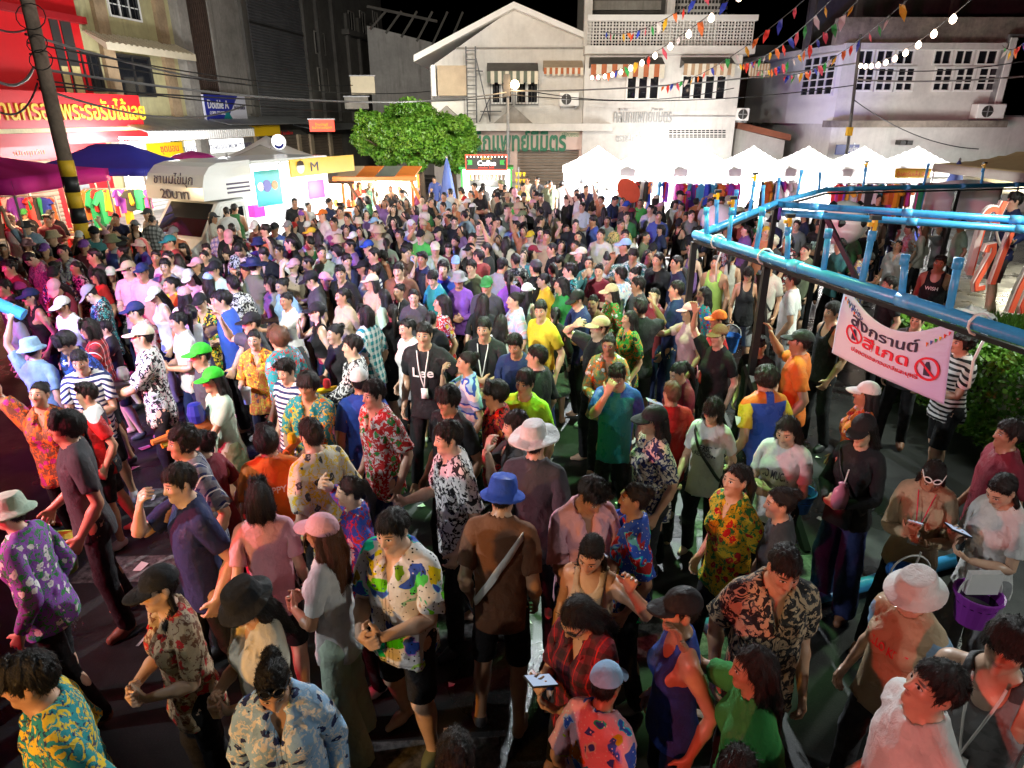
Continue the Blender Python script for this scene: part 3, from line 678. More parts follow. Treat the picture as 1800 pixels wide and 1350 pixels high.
# ---------------------------------------------------------------- mesh builders
class MB:
    def __init__(s, M=None):
        s.v = []; s.f = []; s.M = M
    def add(s, V, F):
        o = len(s.v)
        for p in V:
            p = np.asarray(p, float); s.v.append(p if s.M is None else s.M(p))
        s.f += [tuple(i + o for i in f) for f in F]; return s
    def box(s, a, b):
        (x0, y0, z0), (x1, y1, z1) = a, b
        if x0 > x1: x0, x1 = x1, x0
        if y0 > y1: y0, y1 = y1, y0
        if z0 > z1: z0, z1 = z1, z0
        return s.add([(x0, y0, z0), (x1, y0, z0), (x1, y1, z0), (x0, y1, z0), (x0, y0, z1), (x1, y0, z1), (x1, y1, z1), (x0, y1, z1)],
                     [(0, 3, 2, 1), (4, 5, 6, 7), (0, 1, 5, 4), (1, 2, 6, 5), (2, 3, 7, 6), (3, 0, 4, 7)])
    def prism(s, poly, n0, n1, axis=1):
        """poly in the two other axes, extruded along axis (0 x, 1 y, 2 z)"""
        def P(q, n): return {0: (n, q[0], q[1]), 1: (q[0], n, q[1]), 2: (q[0], q[1], n)}[axis]
        k = len(poly); return s.add([P(q, n0) for q in poly] + [P(q, n1) for q in poly], [tuple(range(k)), tuple(range(2 * k - 1, k - 1, -1))] + [(i, i + k, (i + 1) % k + k, (i + 1) % k) for i in range(k)])
    def tube(s, pts, r, n=6, caps=True):
        pts = [np.asarray(p, float) for p in pts]; rr = r if hasattr(r, '__len__') else [r] * len(pts); V = []; F = []; u = None
        for i, p in enumerate(pts):
            d = nrm(pts[min(i + 1, len(pts) - 1)] - pts[max(i - 1, 0)])
            if u is None: u = nrm(np.cross(d, (0, 0, 1) if abs(d[2]) < .9 else (1, 0, 0)))
            else: u = nrm(u - d * float(u @ d))
            w = np.cross(d, u)
            V += [p + (u * math.cos(a) + w * math.sin(a)) * rr[i] for a in (2 * math.pi * j / n for j in range(n))]
        for i in range(len(pts) - 1):
            F += [(i * n + j, i * n + (j + 1) % n, (i + 1) * n + (j + 1) % n, (i + 1) * n + j) for j in range(n)]
        if caps: F += [tuple(range(n - 1, -1, -1)), tuple(range((len(pts) - 1) * n, len(pts) * n))]
        return s.add(V, F)
    def bar(s, p, q, w, h=None):
        """square section bar from p to q"""
        h = w if h is None else h; p = np.asarray(p, float); q = np.asarray(q, float); d = nrm(q - p); u = nrm(np.cross(d, (0, 0, 1) if abs(d[2]) < .95 else (0, 1, 0))); t = np.cross(u, d)
        c = [u * a * w / 2 + t * b * h / 2 for a, b in ((-1, -1), (1, -1), (1, 1), (-1, 1))]
        return s.add([p + k for k in c] + [q + k for k in c], [(0, 1, 2, 3), (7, 6, 5, 4), (0, 4, 5, 1), (1, 5, 6, 2), (2, 6, 7, 3), (3, 7, 4, 0)])
    def lathe(s, prof, c=(0, 0, 0), n=16, sx=1, sy=1):
        V = []; F = []; k = len(prof)
        for r, z in prof: V += [(c[0] + r * sx * math.cos(2 * math.pi * j / n), c[1] + r * sy * math.sin(2 * math.pi * j / n), c[2] + z) for j in range(n)]
        for i in range(k - 1): F += [(i * n + j, i * n + (j + 1) % n, (i + 1) * n + (j + 1) % n, (i + 1) * n + j) for j in range(n)]
        F += [tuple(range(n - 1, -1, -1)), tuple(range((k - 1) * n, k * n))]
        return s.add(V, F)
    def grid(s, fn, nu, nv, thick=0):
        V = [fn(i / nu, j / nv) for i in range(nu + 1) for j in range(nv + 1)]
        F = [(i * (nv + 1) + j, (i + 1) * (nv + 1) + j, (i + 1) * (nv + 1) + j + 1, i * (nv + 1) + j + 1) for i in range(nu) for j in range(nv)]
        return s.add(V, F)
    def mesh(s, name):
        me = bpy.data.meshes.new(name); me.from_pydata([tuple(p) for p in s.v], [], s.f); me.update(); return me
    def build(s, name, m, parent=None, smooth=False, bevel=0, solid=0):
        me = s.mesh(name)
        if smooth: me.shade_smooth()
        o = link(name, me, m, parent)
        if solid: md = o.modifiers.new('thickness', 'SOLIDIFY'); md.thickness = solid; md.offset = 0
        if bevel: md = o.modifiers.new('edges', 'BEVEL'); md.width = bevel; md.segments = 1; md.limit_method = 'ANGLE'
        return o
def link(name, me, m=None, parent=None):
    o = bpy.data.objects.new(name, me); COL.objects.link(o)
    if m is not None and me is not None and len(me.materials) == 0: me.materials.append(m)
    elif m is not None: o.material_slots[0].link = 'OBJECT'; o.material_slots[0].material = m
    if parent is not None: o.parent = parent
    return o
def tag(o, label, cat, group=None, kind=None):
    if label: o['label'] = label
    if cat: o['category'] = cat
    if group: o['group'] = group
    if kind: o['kind'] = kind
    return o
def thing(name, label, cat, loc=(0, 0, 0), rz_=0, group=None):
    o = bpy.data.objects.new(name, None); COL.objects.link(o); o.location = loc; o.rotation_euler = (0, 0, rz_); o.empty_display_size = .2
    return tag(o, label, cat, group)
def struct(o): o['kind'] = 'structure'; return o
def copy_tree(o, parent=None, loc=None, rz_=None):
    c = o.copy(); COL.objects.link(c)
    if parent is not None: c.parent = parent
    if loc is not None: c.location = loc
    if rz_ is not None: c.rotation_euler = (0, 0, rz_)
    for ch in list(o.children): copy_tree(ch, c)
    return c
_fonts = {}
def text_mesh(body, size=1.0, ext=.01, bold=.0, align='CENTER', spacing=1.0):
    cu = bpy.data.curves.new('lettering', 'FONT'); cu.body = body; cu.size = size; cu.extrude = ext; cu.offset = bold * size; cu.align_x = align; cu.align_y = 'CENTER'; cu.resolution_u = 3; cu.space_character = spacing
    o = bpy.data.objects.new('lettering', cu); COL.objects.link(o)
    dg = bpy.context.evaluated_depsgraph_get(); me = bpy.data.meshes.new_from_object(o.evaluated_get(dg)); bpy.data.objects.remove(o); bpy.data.curves.remove(cu)
    me.name = 'lettering'; me.materials.clear(); return me
def text_on(body, m, parent, fn, width, height=None, ext=.01, bold=0.0, name='lettering', spacing=1.0):
    """lettering fitted to width x height; fn(u, v, n) places a point (u right, v up, n towards the reader)"""
    me = text_mesh(body, 1.0, 1.0, bold, 'CENTER', spacing)
    n = len(me.vertices); v = np.empty(n * 3, np.float32); me.vertices.foreach_get('co', v); v = v.reshape(-1, 3)
    if n == 0: return None
    lo, hi = v.min(0), v.max(0); w, h = hi[0] - lo[0], hi[1] - lo[1]; sx = width / w; sy = sx if height is None else height / h
    u = (v[:, 0] - (lo[0] + hi[0]) / 2) * sx; t = (v[:, 1] - (lo[1] + hi[1]) / 2) * sy
    P = np.array([fn(a, b, (c * .5 + .5) * ext + .002) for a, b, c in zip(u, t, v[:, 2])], np.float32)
    me.vertices.foreach_set('co', P.ravel()); me.update(); return link(name, me, m, parent)

class Wall:
    """a facade: s runs along it, z up, n out of it"""
    def __init__(s, o, u):
        s.o = np.array((o[0], o[1], 0.)); s.u = nrm((u[0], u[1], 0)); s.n = np.array((s.u[1], -s.u[0], 0))
    def P(s, a, z, n=0): return s.o + s.u * a + s.n * n + np.array((0, 0, z))
    def M(s): return lambda p: s.P(p[0], p[2], p[1])           # MB frame: x along, y out, z up
    def sz(s, px, py, n=0):
        d = ray(px, py); o = s.o + s.n * n; t = float((o - EYE) @ s.n) / float(d @ s.n); p = EYE + d * t; return float((p - s.o) @ s.u), float(p[2])
    def mb(s): return MB(s.M())
# ================================================================ THE SETTING
M = {}
def mt(name, *a, **k): M[name] = simple(name.replace('_', ' '), *a, **k); return M[name]
mt('white_wall', (.66, .64, .60), .8, var=.22, vscale=.8, bump=.25, bscale=8, streak=.22); mt('pink_board', (.62, .46, .40), .6, var=.1); mt('grey_wall', (.34, .33, .31), .85, var=.3, vscale=.7, bump=.3, bscale=6, streak=.7)
mt('yellow_wall', (.42, .38, .20), .85, var=.28, vscale=.7, bump=.3, bscale=7, streak=.7); mt('stained_pillar', (.34, .24, .14), .9, var=.5, vscale=1.2, bump=.3, bscale=9)
mt('red_panel', (.55, .008, .012), .45, var=.12, vscale=.6); mt('red_dark', (.30, .006, .010), .5, var=.15); mt('gold', (.72, .48, .03), .4); mt('gold_strip', (.60, .50, .22), .5, var=.4, vscale=2)
mt('dark_frame', (.03, .028, .026), .5); mt('dark_wood', (.06, .035, .025), .8, var=.4, vscale=1.5, bump=.3); mt('dark_wall', (.12, .112, .10), .9, var=.5, vscale=.8, bump=.3, bscale=6, streak=.6)
mt('concrete', (.30, .28, .25), .9, var=.45, vscale=.9, bump=.35, bscale=7, streak=.6); mt('parapet', (.26, .22, .18), .9, var=.75, vscale=1.1, bump=.35, bscale=8, streak=.8); mt('metal_grey', (.36, .37, .38), .45, .6, var=.25, vscale=2); mt('cladding', (.22, .22, .23), .5, .5, var=.3, vscale=1)
mt('white_paint', (.78, .77, .74), .5, var=.06); mt('cream', (.66, .58, .42), .7, var=.12); mt('beige', (.46, .36, .25), .7, var=.2); mt('shutter', (.22, .17, .13), .55, .2, var=.25, vscale=2); mt('black', (.012, .012, .013), .5); mt('steel_black', (.02, .02, .022), .4, .4, var=.3)
mt('green_letter', (.006, .13, .06), .5); mt('silver_letter', (.42, .42, .42), .35, .7); mt('blue_sign', (.02, .03, .30), .4); mt('teal', (.01, .24, .25), .4); mt('green', (.03, .35, .05), .5)
mt('roof_red', (.30, .10, .05), .7, var=.3, vscale=3); mt('orange', (.75, .20, .04), .45, var=.15); mt('pole_wood', (.16, .12, .09), .9, var=.5, vscale=2, bump=.5, bscale=20); mt('warn_yellow', (.75, .45, .02), .6, var=.25, vscale=5)
mt('bark', (.09, .06, .04), .9, var=.4, vscale=6, bump=.6, bscale=25); mt('pvc', (.06, .36, .72), .3, var=.22, vscale=5, bump=.1); mt('pvc_joint', (.10, .42, .78), .3, var=.1); mt('cable', (.015, .015, .016), .6); mt('wire', (.22, .22, .22), .4, .5)
mt('magenta_cloth', (.62, .01, .25), .75, var=.08); mt('blue_cloth', (.03, .03, .34), .7, var=.12); mt('parasol_blue', (.05, .09, .30), .7, var=.1); mt('purple_cloth', (.35, .02, .20), .7); mt('grey_canopy', (.34, .32, .28), .8, var=.1); mt('olive_canopy', (.40, .34, .16), .8, var=.15)
mt('van_white', (.72, .74, .73), .22, var=.04, vscale=1.5, spec=.6); mt('rubber', (.015, .015, .015), .8); mt('rim', (.5, .5, .5), .3, .8); mt('car_glass', (.01, .012, .014), .06, spec=.7); mt('navy_stripe', (.02, .03, .16), .4); mt('sign_yellow', (.80, .50, .01), .4)
mt('cyan_sign', (.01, .45, .55), .4); mt('table_top', (.70, .68, .64), .5); mt('red_cloth', (.50, .02, .02), .7, var=.1); mt('sign_red', (.62, .02, .025), .4); mt('letter_red', (.78, .12, .06), .4, var=.1); mt('pale_edge', (.70, .62, .60), .4); mt('vinyl', (.66, .66, .76), .45, var=.05, vscale=2)
mt('text_dark', (.04, .03, .07), .5); mt('text_red', (.70, .02, .05), .5); mt('sheet_white', (.75, .74, .72), .6, var=.06); mt('hose_blue', (.02, .22, .48), .35); mt('soil', (.05, .045, .03), .95, var=.4)
M['lamp_white'] = simple('lit lamp white', (1, 1, 1), emit=(1, .97, .92), estr=22); M['lamp_warm'] = simple('lit lamp warm', (1, .9, .7), emit=(1, .70, .34), estr=22); M['bulb_warm'] = simple('lit bulb', (1, .9, .8), emit=(1, .74, .55), estr=9)
M['lit_board'] = simple('lit board', (.8, .8, .78), emit=(1, 1, .97), estr=1.3); M['lit_red'] = simple('lit red', (.5, .02, .02), emit=(1, .10, .04), estr=1.2); M['lit_coffee'] = simple('lit coffee white', (.9, .9, .9), emit=(1, 1, 1), estr=2.0)  # lit board: glow put into truck panels and back boards that are no lamps

def translucent(name, col, t=.35):
    x = NT(name); x.out(col, .7); tr = x.n('ShaderNodeBsdfTranslucent'); tr.inputs[0].default_value = (*col, 1); mx = x.n('ShaderNodeMixShader'); mx.inputs[0].default_value = t
    x.L(x.p.outputs[0], mx.inputs[1]); x.L(tr.outputs[0], mx.inputs[2]); x.L(mx.outputs[0], x.t.nodes['Material Output'].inputs[0]); M[name.replace(' ', '_')] = x.m
translucent('tent white', (.80, .80, .78), .5); translucent('flag cloth', (.6, .6, .6), .3)
def glass(name, col, rough=.05):
    x = NT(name); x.out(col, rough); x.p.inputs['Specular IOR Level'].default_value = .7; M[name] = x.m
glass('dark_glass', (.012, .013, .016))

def striped(name, a, b, period, axis=0, duty=.5):
    """woven stripes along an object axis (cloth, painted metal)"""
    t = NT(name); co = t.n('ShaderNodeTexCoord').outputs['Object']; sx = t.n('ShaderNodeSeparateXYZ'); t.L(co, sx.inputs[0])
    f = t.math('LESS_THAN', t.math('FRACT', t.math('DIVIDE', sx.outputs[axis], period)), duty); n = t.noise(co, 1.5, 4).outputs[0]
    c = t.mix(f, a, b); t.out(t.mix(t.math('MULTIPLY', t.ramp(n, .4, .75), .4), c, (.15, .12, .10)), .75); M[name] = t.m
striped('awning_orange', (.70, .62, .50), (.42, .13, .05), .26); striped('awning_green', (.62, .60, .50), (.12, .14, .10), .2); striped('awning_pale', (.66, .56, .42), (.45, .25, .14), .22)

# ---- ground
def asphalt():
    t = NT('wet asphalt'); co = t.n('ShaderNodeTexCoord').outputs['Object']
    n = t.noise(co, .55, 5, .6).outputs[0]; g = t.noise(co, 90, 3, .7).outputs[0]; m = t.noise(co, 5, 5, .65).outputs[0]
    c = t.mix(t.ramp(m, .3, .7), (.007, .0075, .0075), (.020, .021, .020)); c = t.mix(t.math('MULTIPLY', t.ramp(g, .55, .7), .5), c, (.06, .06, .057))
    wet = t.ramp(n, .44, .60); c = t.mix(t.math('MULTIPLY', wet, .5), c, (.012, .012, .013))
    t.out(c, t.math('SUBTRACT', .55, t.math('MULTIPLY', wet, .46)))
    t.bump(t.math('ADD', t.math('MULTIPLY', g, .6), t.math('MULTIPLY', m, .5)), .30, .012); return t.m
struct(MB().add([(-150, -60, 0), (150, -60, 0), (150, 240, 0), (-150, 240, 0)], [(0, 1, 2, 3)]).build('ground', asphalt()))
def worn_paint():
    t = NT('worn road paint'); co = t.n('ShaderNodeTexCoord').outputs['Object']; n = t.noise(co, 16, 5, .7).outputs[0]
    t.out(t.mix(t.ramp(n, .38, .62), (.022, .023, .022), (.14, .14, .135)), .7); return t.m
M['worn_paint'] = worn_paint()
for (x, y, w, l) in ((-.55, 2.62, .95, .34), (.75, 2.45, .9, .30), (-.35, 3.75, 1.0, .32), (1.0, 3.6, 1.0, .32), (1.2, 5.0, 1.1, .36), (2.4, 4.4, .9, .34), (.2, 5.1, .8, .34), (-3.0, 4.4, 1.1, .34), (-3.1, 5.5, 1.1, .34), (-1.5, 5.0, .9, .34)):
    struct(MB().add([(x - w / 2, y - l / 2, .004), (x + w / 2, y - l / 2 + .05, .004), (x + w / 2, y + l / 2 + .05, .004), (x - w / 2, y + l / 2, .004)], [(0, 1, 2, 3)]).build('road_marking', M['worn_paint']))
struct(MB().box((-15.5, 18, .0), (-11.5, 50, .14)).build('pavement', M['concrete'])); struct(MB().box((-4, 24.6, .0), (24, 32, .12)).build('pavement', M['concrete']))

def shutter_slats(wall, parent, s0, s1, z0, z1, n, m, step=.11, name='slat'):
    """roller shutter: one bowed slat after the other"""
    me = None; k = 0; z = z0
    while z < z1 - .01:
        h = min(step, z1 - z) - .012
        mb = wall.mb(); mb.prism([(n, z), (n + .022, z + h * .3), (n + .022, z + h * .7), (n, z + h)], s0, s1, 0); mb.build(name, m, parent); z += step

# ---------------------------------------------------------------- left row of shophouses
LW = Wall((-14.5, 20.0), (.145, 1.0))
def S(px, py): return LW.sz(px, py)
sR = S(150, 95)[0]; sY = S(309, 60)[0]; sG = S(431, 90)[0]; sC = S(546, 110)[0]; sD = S(604, 100)[0]; sE = S(676, 100)[0]
zc = 10.5
t = thing('red_shop', 'bright red shop at the left edge with yellow lettering on its long red sign', 'shop building')
LW.mb().box((-7, -6, 0), (sR, 0, zc)).build('wall', M['red_panel'], t)
zl = S(60, 22)[1]; LW.mb().box((-7, 0, zl - .10), (sR + .12, .22, zl + .10)).build('ledge', M['red_dark'], t)
for px, w_ in ((106, .34), (126, .42)):
    s_, z_ = S(px, 95); LW.mb().box((s_ - w_ / 2, .0, 3.75), (s_ + w_ / 2, .03, S(px, 33)[1])).build('panel', M['dark_frame'], t); LW.mb().box((s_ - w_ / 2 + .04, .03, 3.75), (s_ + w_ / 2 - .04, .045, S(px, 116)[1])).build('panel', M['gold_strip'], t)
z1, z0 = S(100, 164)[1], S(100, 224)[1]; sE_ = S(207, 195)[0]
sg = LW.mb().box((-6, .02, z0), (sE_, .9, z1)).build('sign_board', M['red_panel'], t)
text_on('ร้านกรอบพระรอรับได้เลย', M['gold'], sg, lambda u, v, n: LW.P(S(88, 195)[0] + .05 - .0 + u, (z0 + z1) / 2 + .05 + v, .9 + n), 6.2, .66, .03, .012)
LW.mb().box((-6, .1, z0 - .12), (sE_ + .1, .93, z0 - .003)).build('trim', M['gold_strip'], t); LW.mb().box((-6, .2, z0 - .46), (sE_ + .18, .96, z0 - .125)).build('valance', M['red_panel'], t)
bz = z0 - .5; LW.mb().box((-6, .01, bz - .38), (S(150, 262)[0], .1, bz)).build('sign_board', M['sign_red'], t)
text_on('เปิดทุกวัน', M['orange'], t, lambda u, v, n: LW.P(S(45, 262)[0] + u, bz - .19 + v, .1 + n), 1.1, .2, .01)
shutter_slats(LW, t, -5, S(88, 285)[0], .14, bz - .4, .02, M['beige'], .13)
s0, s1 = S(112, 270)[0], S(140, 270)[0]; LW.mb().box((s0, .02, .2), (s1, .08, bz - .42)).build('door', M['metal_grey'], t)
s0, s1 = S(152, 270)[0], S(186, 270)[0]; q = LW.mb().box((s0, .02, bz - .7), (s1, .09, bz + .02)).build('notice_board', M['sign_red'], t)
text_on('ซื้อขาย\nพระเครื่อง', M['gold'], q, lambda u, v, n: LW.P((s0 + s1) / 2 + u, bz - .33 + v, .09 + n), (s1 - s0) * .8, .5, .01)

t = thing('yellow_shophouse', 'stained yellow shophouse with dark windows between the red shop and the grey one', 'shophouse')
LW.mb().box((sR, -6, 0), (sY, -.02, zc)).build('wall', M['yellow_wall'], t)
for px in (176, 281):
    s_ = S(px, 40)[0]; LW.mb().box((s_ - .28, -.02, 2.9), (s_ + .28, .13, zc)).build('pillar', M['stained_pillar'], t)
def window(wall, par, s0, s1, z0, z1, n, cols=2, rows=1, fm='white_paint', gm='dark_glass', fr=.05, bars=0):
    f = wall.mb(); f.box((s0 - fr, n, z0 - fr), (s0, n + .07, z1 + fr)).box((s1, n, z0 - fr), (s1 + fr, n + .07, z1 + fr)).box((s0, n, z1), (s1, n + .07, z1 + fr)).box((s0, n, z0 - fr), (s1, n + .09, z0))
    for i in range(1, cols): x = s0 + (s1 - s0) * i / cols; f.box((x - fr * .4, n, z0), (x + fr * .4, n + .06, z1))
    for i in range(1, rows): x = z0 + (z1 - z0) * i / rows; f.box((s0, n, x - fr * .3), (s1, n + .055, x + fr * .3))
    w = f.build('window', M[fm], par)
    wall.mb().box((s0, n - .01, z0), (s1, n + .012, z1)).build('pane', M[gm], w)
    if bars:
        b = wall.mb()
        for i in range(bars): x = s0 + (s1 - s0) * (i + .5) / bars; b.box((x - .008, n + .09, z0), (x + .008, n + .105, z1))
        b.build('grille', M['dark_frame'], w)
    return w
a, b = S(193, 20), S(246, 30); window(LW, t, a[0], b[0], S(220, 31)[1], 7.4, -.02, 3, 2, bars=7)
for p0, p1, y0, y1 in ((149, 176, 96, 157), (207, 266, 100, 167)):
    a = S(p0, (y0 + y1) / 2)[0]; b = S(p1, (y0 + y1) / 2)[0]; window(LW, t, a, b, S((p0 + p1) / 2, y1)[1], S((p0 + p1) / 2, y0)[1], -.02, 2, 1, 'dark_frame', bars=0)
zt = S(225, 86)[1]
aw = LW.mb()
k = 34
for i in range(k):
    a = sR + .1 + (sY - sR - .2) * i / k; b = sR + .1 + (sY - sR - .2) * (i + 1) / k; h = .03 if i % 2 else 0
    aw.add([(a, 0, zt + .38 + h), (b, 0, zt + .38 + h), (b, .75, zt + .02 + h), (a, .75, zt + .02 + h), (a, 0, zt + .34), (b, 0, zt + .34), (b, .75, zt - .20), (a, .75, zt - .20)], [(0, 1, 2, 3), (2, 3, 7, 6), (0, 3, 7, 4), (1, 2, 6, 5), (4, 5, 6, 7)])
o = aw.build('awning', M['cream'], t); o['kind'] = 'stuff'
def corrugated(wall, par, s0, s1, za, zb, n0, n1, m, pitch=.16, name='awning'):
    k = int((s1 - s0) / pitch * 2); r = wall.mb()
    for i in range(k):
        a = s0 + (s1 - s0) * i / k; b = s0 + (s1 - s0) * (i + 1) / k; h0, h1 = (.03, 0) if i % 2 else (0, .03)
        r.add([(a, n0, za + h0), (b, n0, za + h1), (b, n1, zb + h1), (a, n1, zb + h0), (a, n0, za + h0 - .025), (b, n0, za + h1 - .025), (b, n1, zb + h1 - .025), (a, n1, zb + h0 - .025)], [(0, 1, 2, 3), (7, 6, 5, 4), (2, 6, 7, 3), (0, 3, 7, 4), (1, 2, 6, 5)])
    o = r.build(name, m, par); return o
zf = S(300, 231)[1]; corrugated(LW, t, sR + .1, S(388, 230)[0], zf + .55, zf + .06, 0, 1.6, M['metal_grey'])
fr = LW.mb()
s_ = sR + .15; s9 = S(388, 230)[0]; k = 46
for i in range(k):
    a = s_ + (s9 - s_) * i / k; fr.box((a, 1.58, zf - .26), (a + (s9 - s_) / k * .55, 1.62, zf + .05))
o = fr.build('valance_strip', M['white_paint'], t); o['kind'] = 'stuff'
s0, s1 = sR + .3, S(290, 262)[0]
LW.mb().box((s0, -.015, 2.05), (s1, .3, zf - .2)).build('sign_panel', M['white_paint'], t)
shutter_slats(LW, t, s0 + .2, s1 - .1, .14, 2.0, .03, M['white_paint'], .14)
q = LW.mb().box((S(246, 276)[0], .35, 2.0), (S(308, 276)[0], .4, 2.0 + .55)).build('sign_board', M['sign_yellow'], t)
text_on('ชุดนอน', M['text_red'], q, lambda u, v, n: LW.P(S(284, 276)[0] + u, 2.27 + v, .4 + n), 1.1, .3, .01)

t = thing('grey_shophouse', 'grey shophouse with tall brown shutter panel and blue copy centre sign', 'shophouse')
LW.mb().box((sY, -6, 0), (sG, -.03, zc)).build('wall', M['grey_wall'], t)
s_ = S(318, 80)[0]; LW.mb().box((s_ - .35, -.02, 0), (s_ + .28, .35, zc)).build('pillar', M['concrete'], t)
a, b = S(331, 80)[0], S(371, 80)[0]
n_ = 22
for i in range(n_):
    x0 = a + (b - a) * i / n_; LW.mb().box((x0, -.02, S(350, 172)[1]), (x0 + (b - a) / n_ - .03, .05 + .02 * (i % 2), zc)).build('plank', M['dark_wood'], t)
LW.mb().box((b + .05, -.02, 3.6), (sG - .3, .10, zc)).build('panel', M['concrete'], t); LW.mb().box((sG - .28, -.02, 0), (sG - .02, .25, zc)).build('pillar', M['dark_wall'], t)
s0, s1 = S(341, 190)[0], S(415, 190)[0]; z0, z1 = S(378, 212)[1], S(378, 168)[1]
sg = LW.mb().box((s0, .4, z0), (s1, .5, z1)).build('sign_board', M['vinyl'], t)
L_ = s1 - s0
LW.mb().prism([(s0, z0 + .002), (s0 + L_ * .46, z0 + .002), (s0 + L_ * .80, z1), (s0, z1)], .5, .512, 1).build('sign_field', M['blue_sign'], sg); LW.mb().prism([(s0 + L_ * .36, z0), (s0 + L_ * .62, z0), (s0 + L_ * .5, z0 + .42)], .512, .52, 1).build('sign_corner', M['teal'], sg)
text_on('Double A', M['white_paint'], sg, lambda u, v, n: LW.P(s0 + L_ * .30 + u, (z0 + z1) / 2 + .14 + v, .512 + n), L_ * .48, .34, .01, .012); text_on('COPY CENTER', M['white_paint'], sg, lambda u, v, n: LW.P(s0 + L_ * .26 + u, (z0 + z1) / 2 - .2 + v, .512 + n), L_ * .36, .14, .01)
text_on('โทรศัพท์ สั่งพิมพ์', M['text_dark'], sg, lambda u, v, n: LW.P(s0 + L_ * .82 + u, (z0 + z1) / 2 + .05 + v, .5 + n), L_ * .28, .2, .01)
zf2 = S(430, 222)[1]; corrugated(LW, t, S(350, 225)[0], S(515, 222)[0], zf2 + .42, zf2 + .10, 0, 1.5, M['metal_grey'])
q = LW.mb().box((S(392, 230)[0], .9, zf2 - .42), (S(459, 230)[0], 1.0, zf2 + .04)).build('sign_board', M['sign_yellow'], t)
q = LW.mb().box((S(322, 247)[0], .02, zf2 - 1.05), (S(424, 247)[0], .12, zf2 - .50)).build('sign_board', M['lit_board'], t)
text_on('ร้านถ่ายเอกสาร เข้าเล่ม งานพิมพ์ ตรายาง', M['navy_stripe'], q, lambda u, v, n: LW.P(S(372, 247)[0] + u, zf2 - .76 + v, .12 + n), 6.2, .3, .01)
for a, b in ((322, 358), (362, 394), (400, 424)):
    a, b = S(a, 270)[0], S(b, 270)[0]; LW.mb().box((a, .0, .15), (b, .06, zf2 - 1.1)).build('shop_front', M['white_paint'], t)

t = thing('clad_shophouse', 'dark shophouse fully covered in grey corrugated metal sheets', 'shophouse')
LW.mb().box((sG, -6, 0), (sC, -.02, zc)).build('wall', M['dark_wall'], t)
cl = LW.mb(); z = 3.4
while z < zc:
    cl.prism([(-.01, z), (.05, z + .04), (.05, z + .09), (-.01, z + .13)], sG + .7, sC - .05, 0); z += .13
o = cl.build('cladding', M['cladding'], t); o['kind'] = 'stuff'
zb = S(500, 55)[1]; LW.mb().box((sG + .65, .04, zb - .05), (sC, .09, zb + .05)).build('batten', M['dark_frame'], t)
zf3 = S(540, 232)[1]
for px in (452, 490, 526): LW.mb().box((S(px, 270)[0] - .17, .02, .14), (S(px, 270)[0] + .17, .14, zf3 - .1)).build('pillar', M['beige'], t)
for a, b in ((456, 486), (494, 522), (530, 546)): shutter_slats(LW, t, S(a, 270)[0], S(b, 270)[0], .14, zf3 - .12, .03, M['shutter'], .15)
text_on('กรอบรูป นาฬิกา', M['sign_red'], t, lambda u, v, n: LW.P(S(490, 241)[0] + u, zf3 - .02 + v, .16 + n), 2.6, .26, .02)

t = thing('dark_shophouse', 'unlit dark shophouse with peeling pale columns beyond the metal clad one', 'shophouse')
LW.mb().box((sC, -6, 0), (sD, -.02, zc)).build('wall', M['dark_wall'], t)
for px in (538, 561, 588): s_ = S(px, 90)[0]; LW.mb().box((s_ - .26, 0, 3.2), (s_ + .26, .2, zc)).build('pillar', M['dark_wall'], t)
for y0, y1 in ((58, 94), (120, 160)): window(LW, t, S(553, 75)[0], S(569, 75)[0], S(560, y1)[1], S(560, y0)[1], .0, 2, 1, 'concrete', bars=5)
for px in (548, 581): LW.mb().box((S(px, 275)[0] - .2, .02, .14), (S(px, 275)[0] + .2, .16, zf3 - .1)).build('pillar', M['beige'], t)
for a, b in ((551, 578), (584, 602)): shutter_slats(LW, t, S(a, 270)[0], S(b, 270)[0], .14, zf3 - .12, .03, M['shutter'], .16)
corrugated(LW, t, S(515, 225)[0], sD, zf3 + .4, zf3 + .12, 0, 1.5, M['metal_grey'])
t = thing('dark_shophouse', 'farthest unlit shophouse of the left row next to the dark warehouse', 'shophouse')
LW.mb().box((sD, -6, 0), (sE, -.02, zc + 1)).build('wall', M['dark_wall'], t)
for zz in (S(640, 68)[1], S(640, 190)[1]): LW.mb().box((sD, 0, zz - .15), (sE, .5, zz + .15)).build('ledge', M['dark_wall'], t)
for px in (612, 632, 655): s_ = S(px, 100)[0]; LW.mb().box((s_ - .2, 0, 3.2), (s_ + .2, .2, 9.5)).build('pillar', M['dark_wall'], t); window(LW, t, s_ + .6, s_ + 1.5, S(px, 60)[1], S(px, 20)[1], 0, 2, 1, 'concrete', bars=4)

t = thing('warehouse', 'dark grey warehouse with open steel roof frame behind the round trees', 'warehouse')
WW = Wall((on_y(690, 100, 44)[0], 44), (1, .08))
w9 = WW.sz(800, 100)[0]
WW.mb().prism([(-1.4, 0), (w9, 0), (w9, WW.sz(770, 85)[1]), (-1.4, WW.sz(672, 45)[1])], -10, 0, 1).build('wall', M['grey_wall'], t)
for i in range(6): WW.mb().bar((-1.2 + i * .9, .1, WW.sz(680 + i * 18, 52 + i * 7)[1]), (-.2 + i * .9, .1, WW.sz(690, 20)[1]), .12).build('roof_truss', M['dark_wall'], t)
WW.mb().bar((-1.3, .1, WW.sz(680, 12)[1]), (w9 - 1, .1, WW.sz(760, 38)[1]), .14).build('purlin', M['dark_wall'], t)

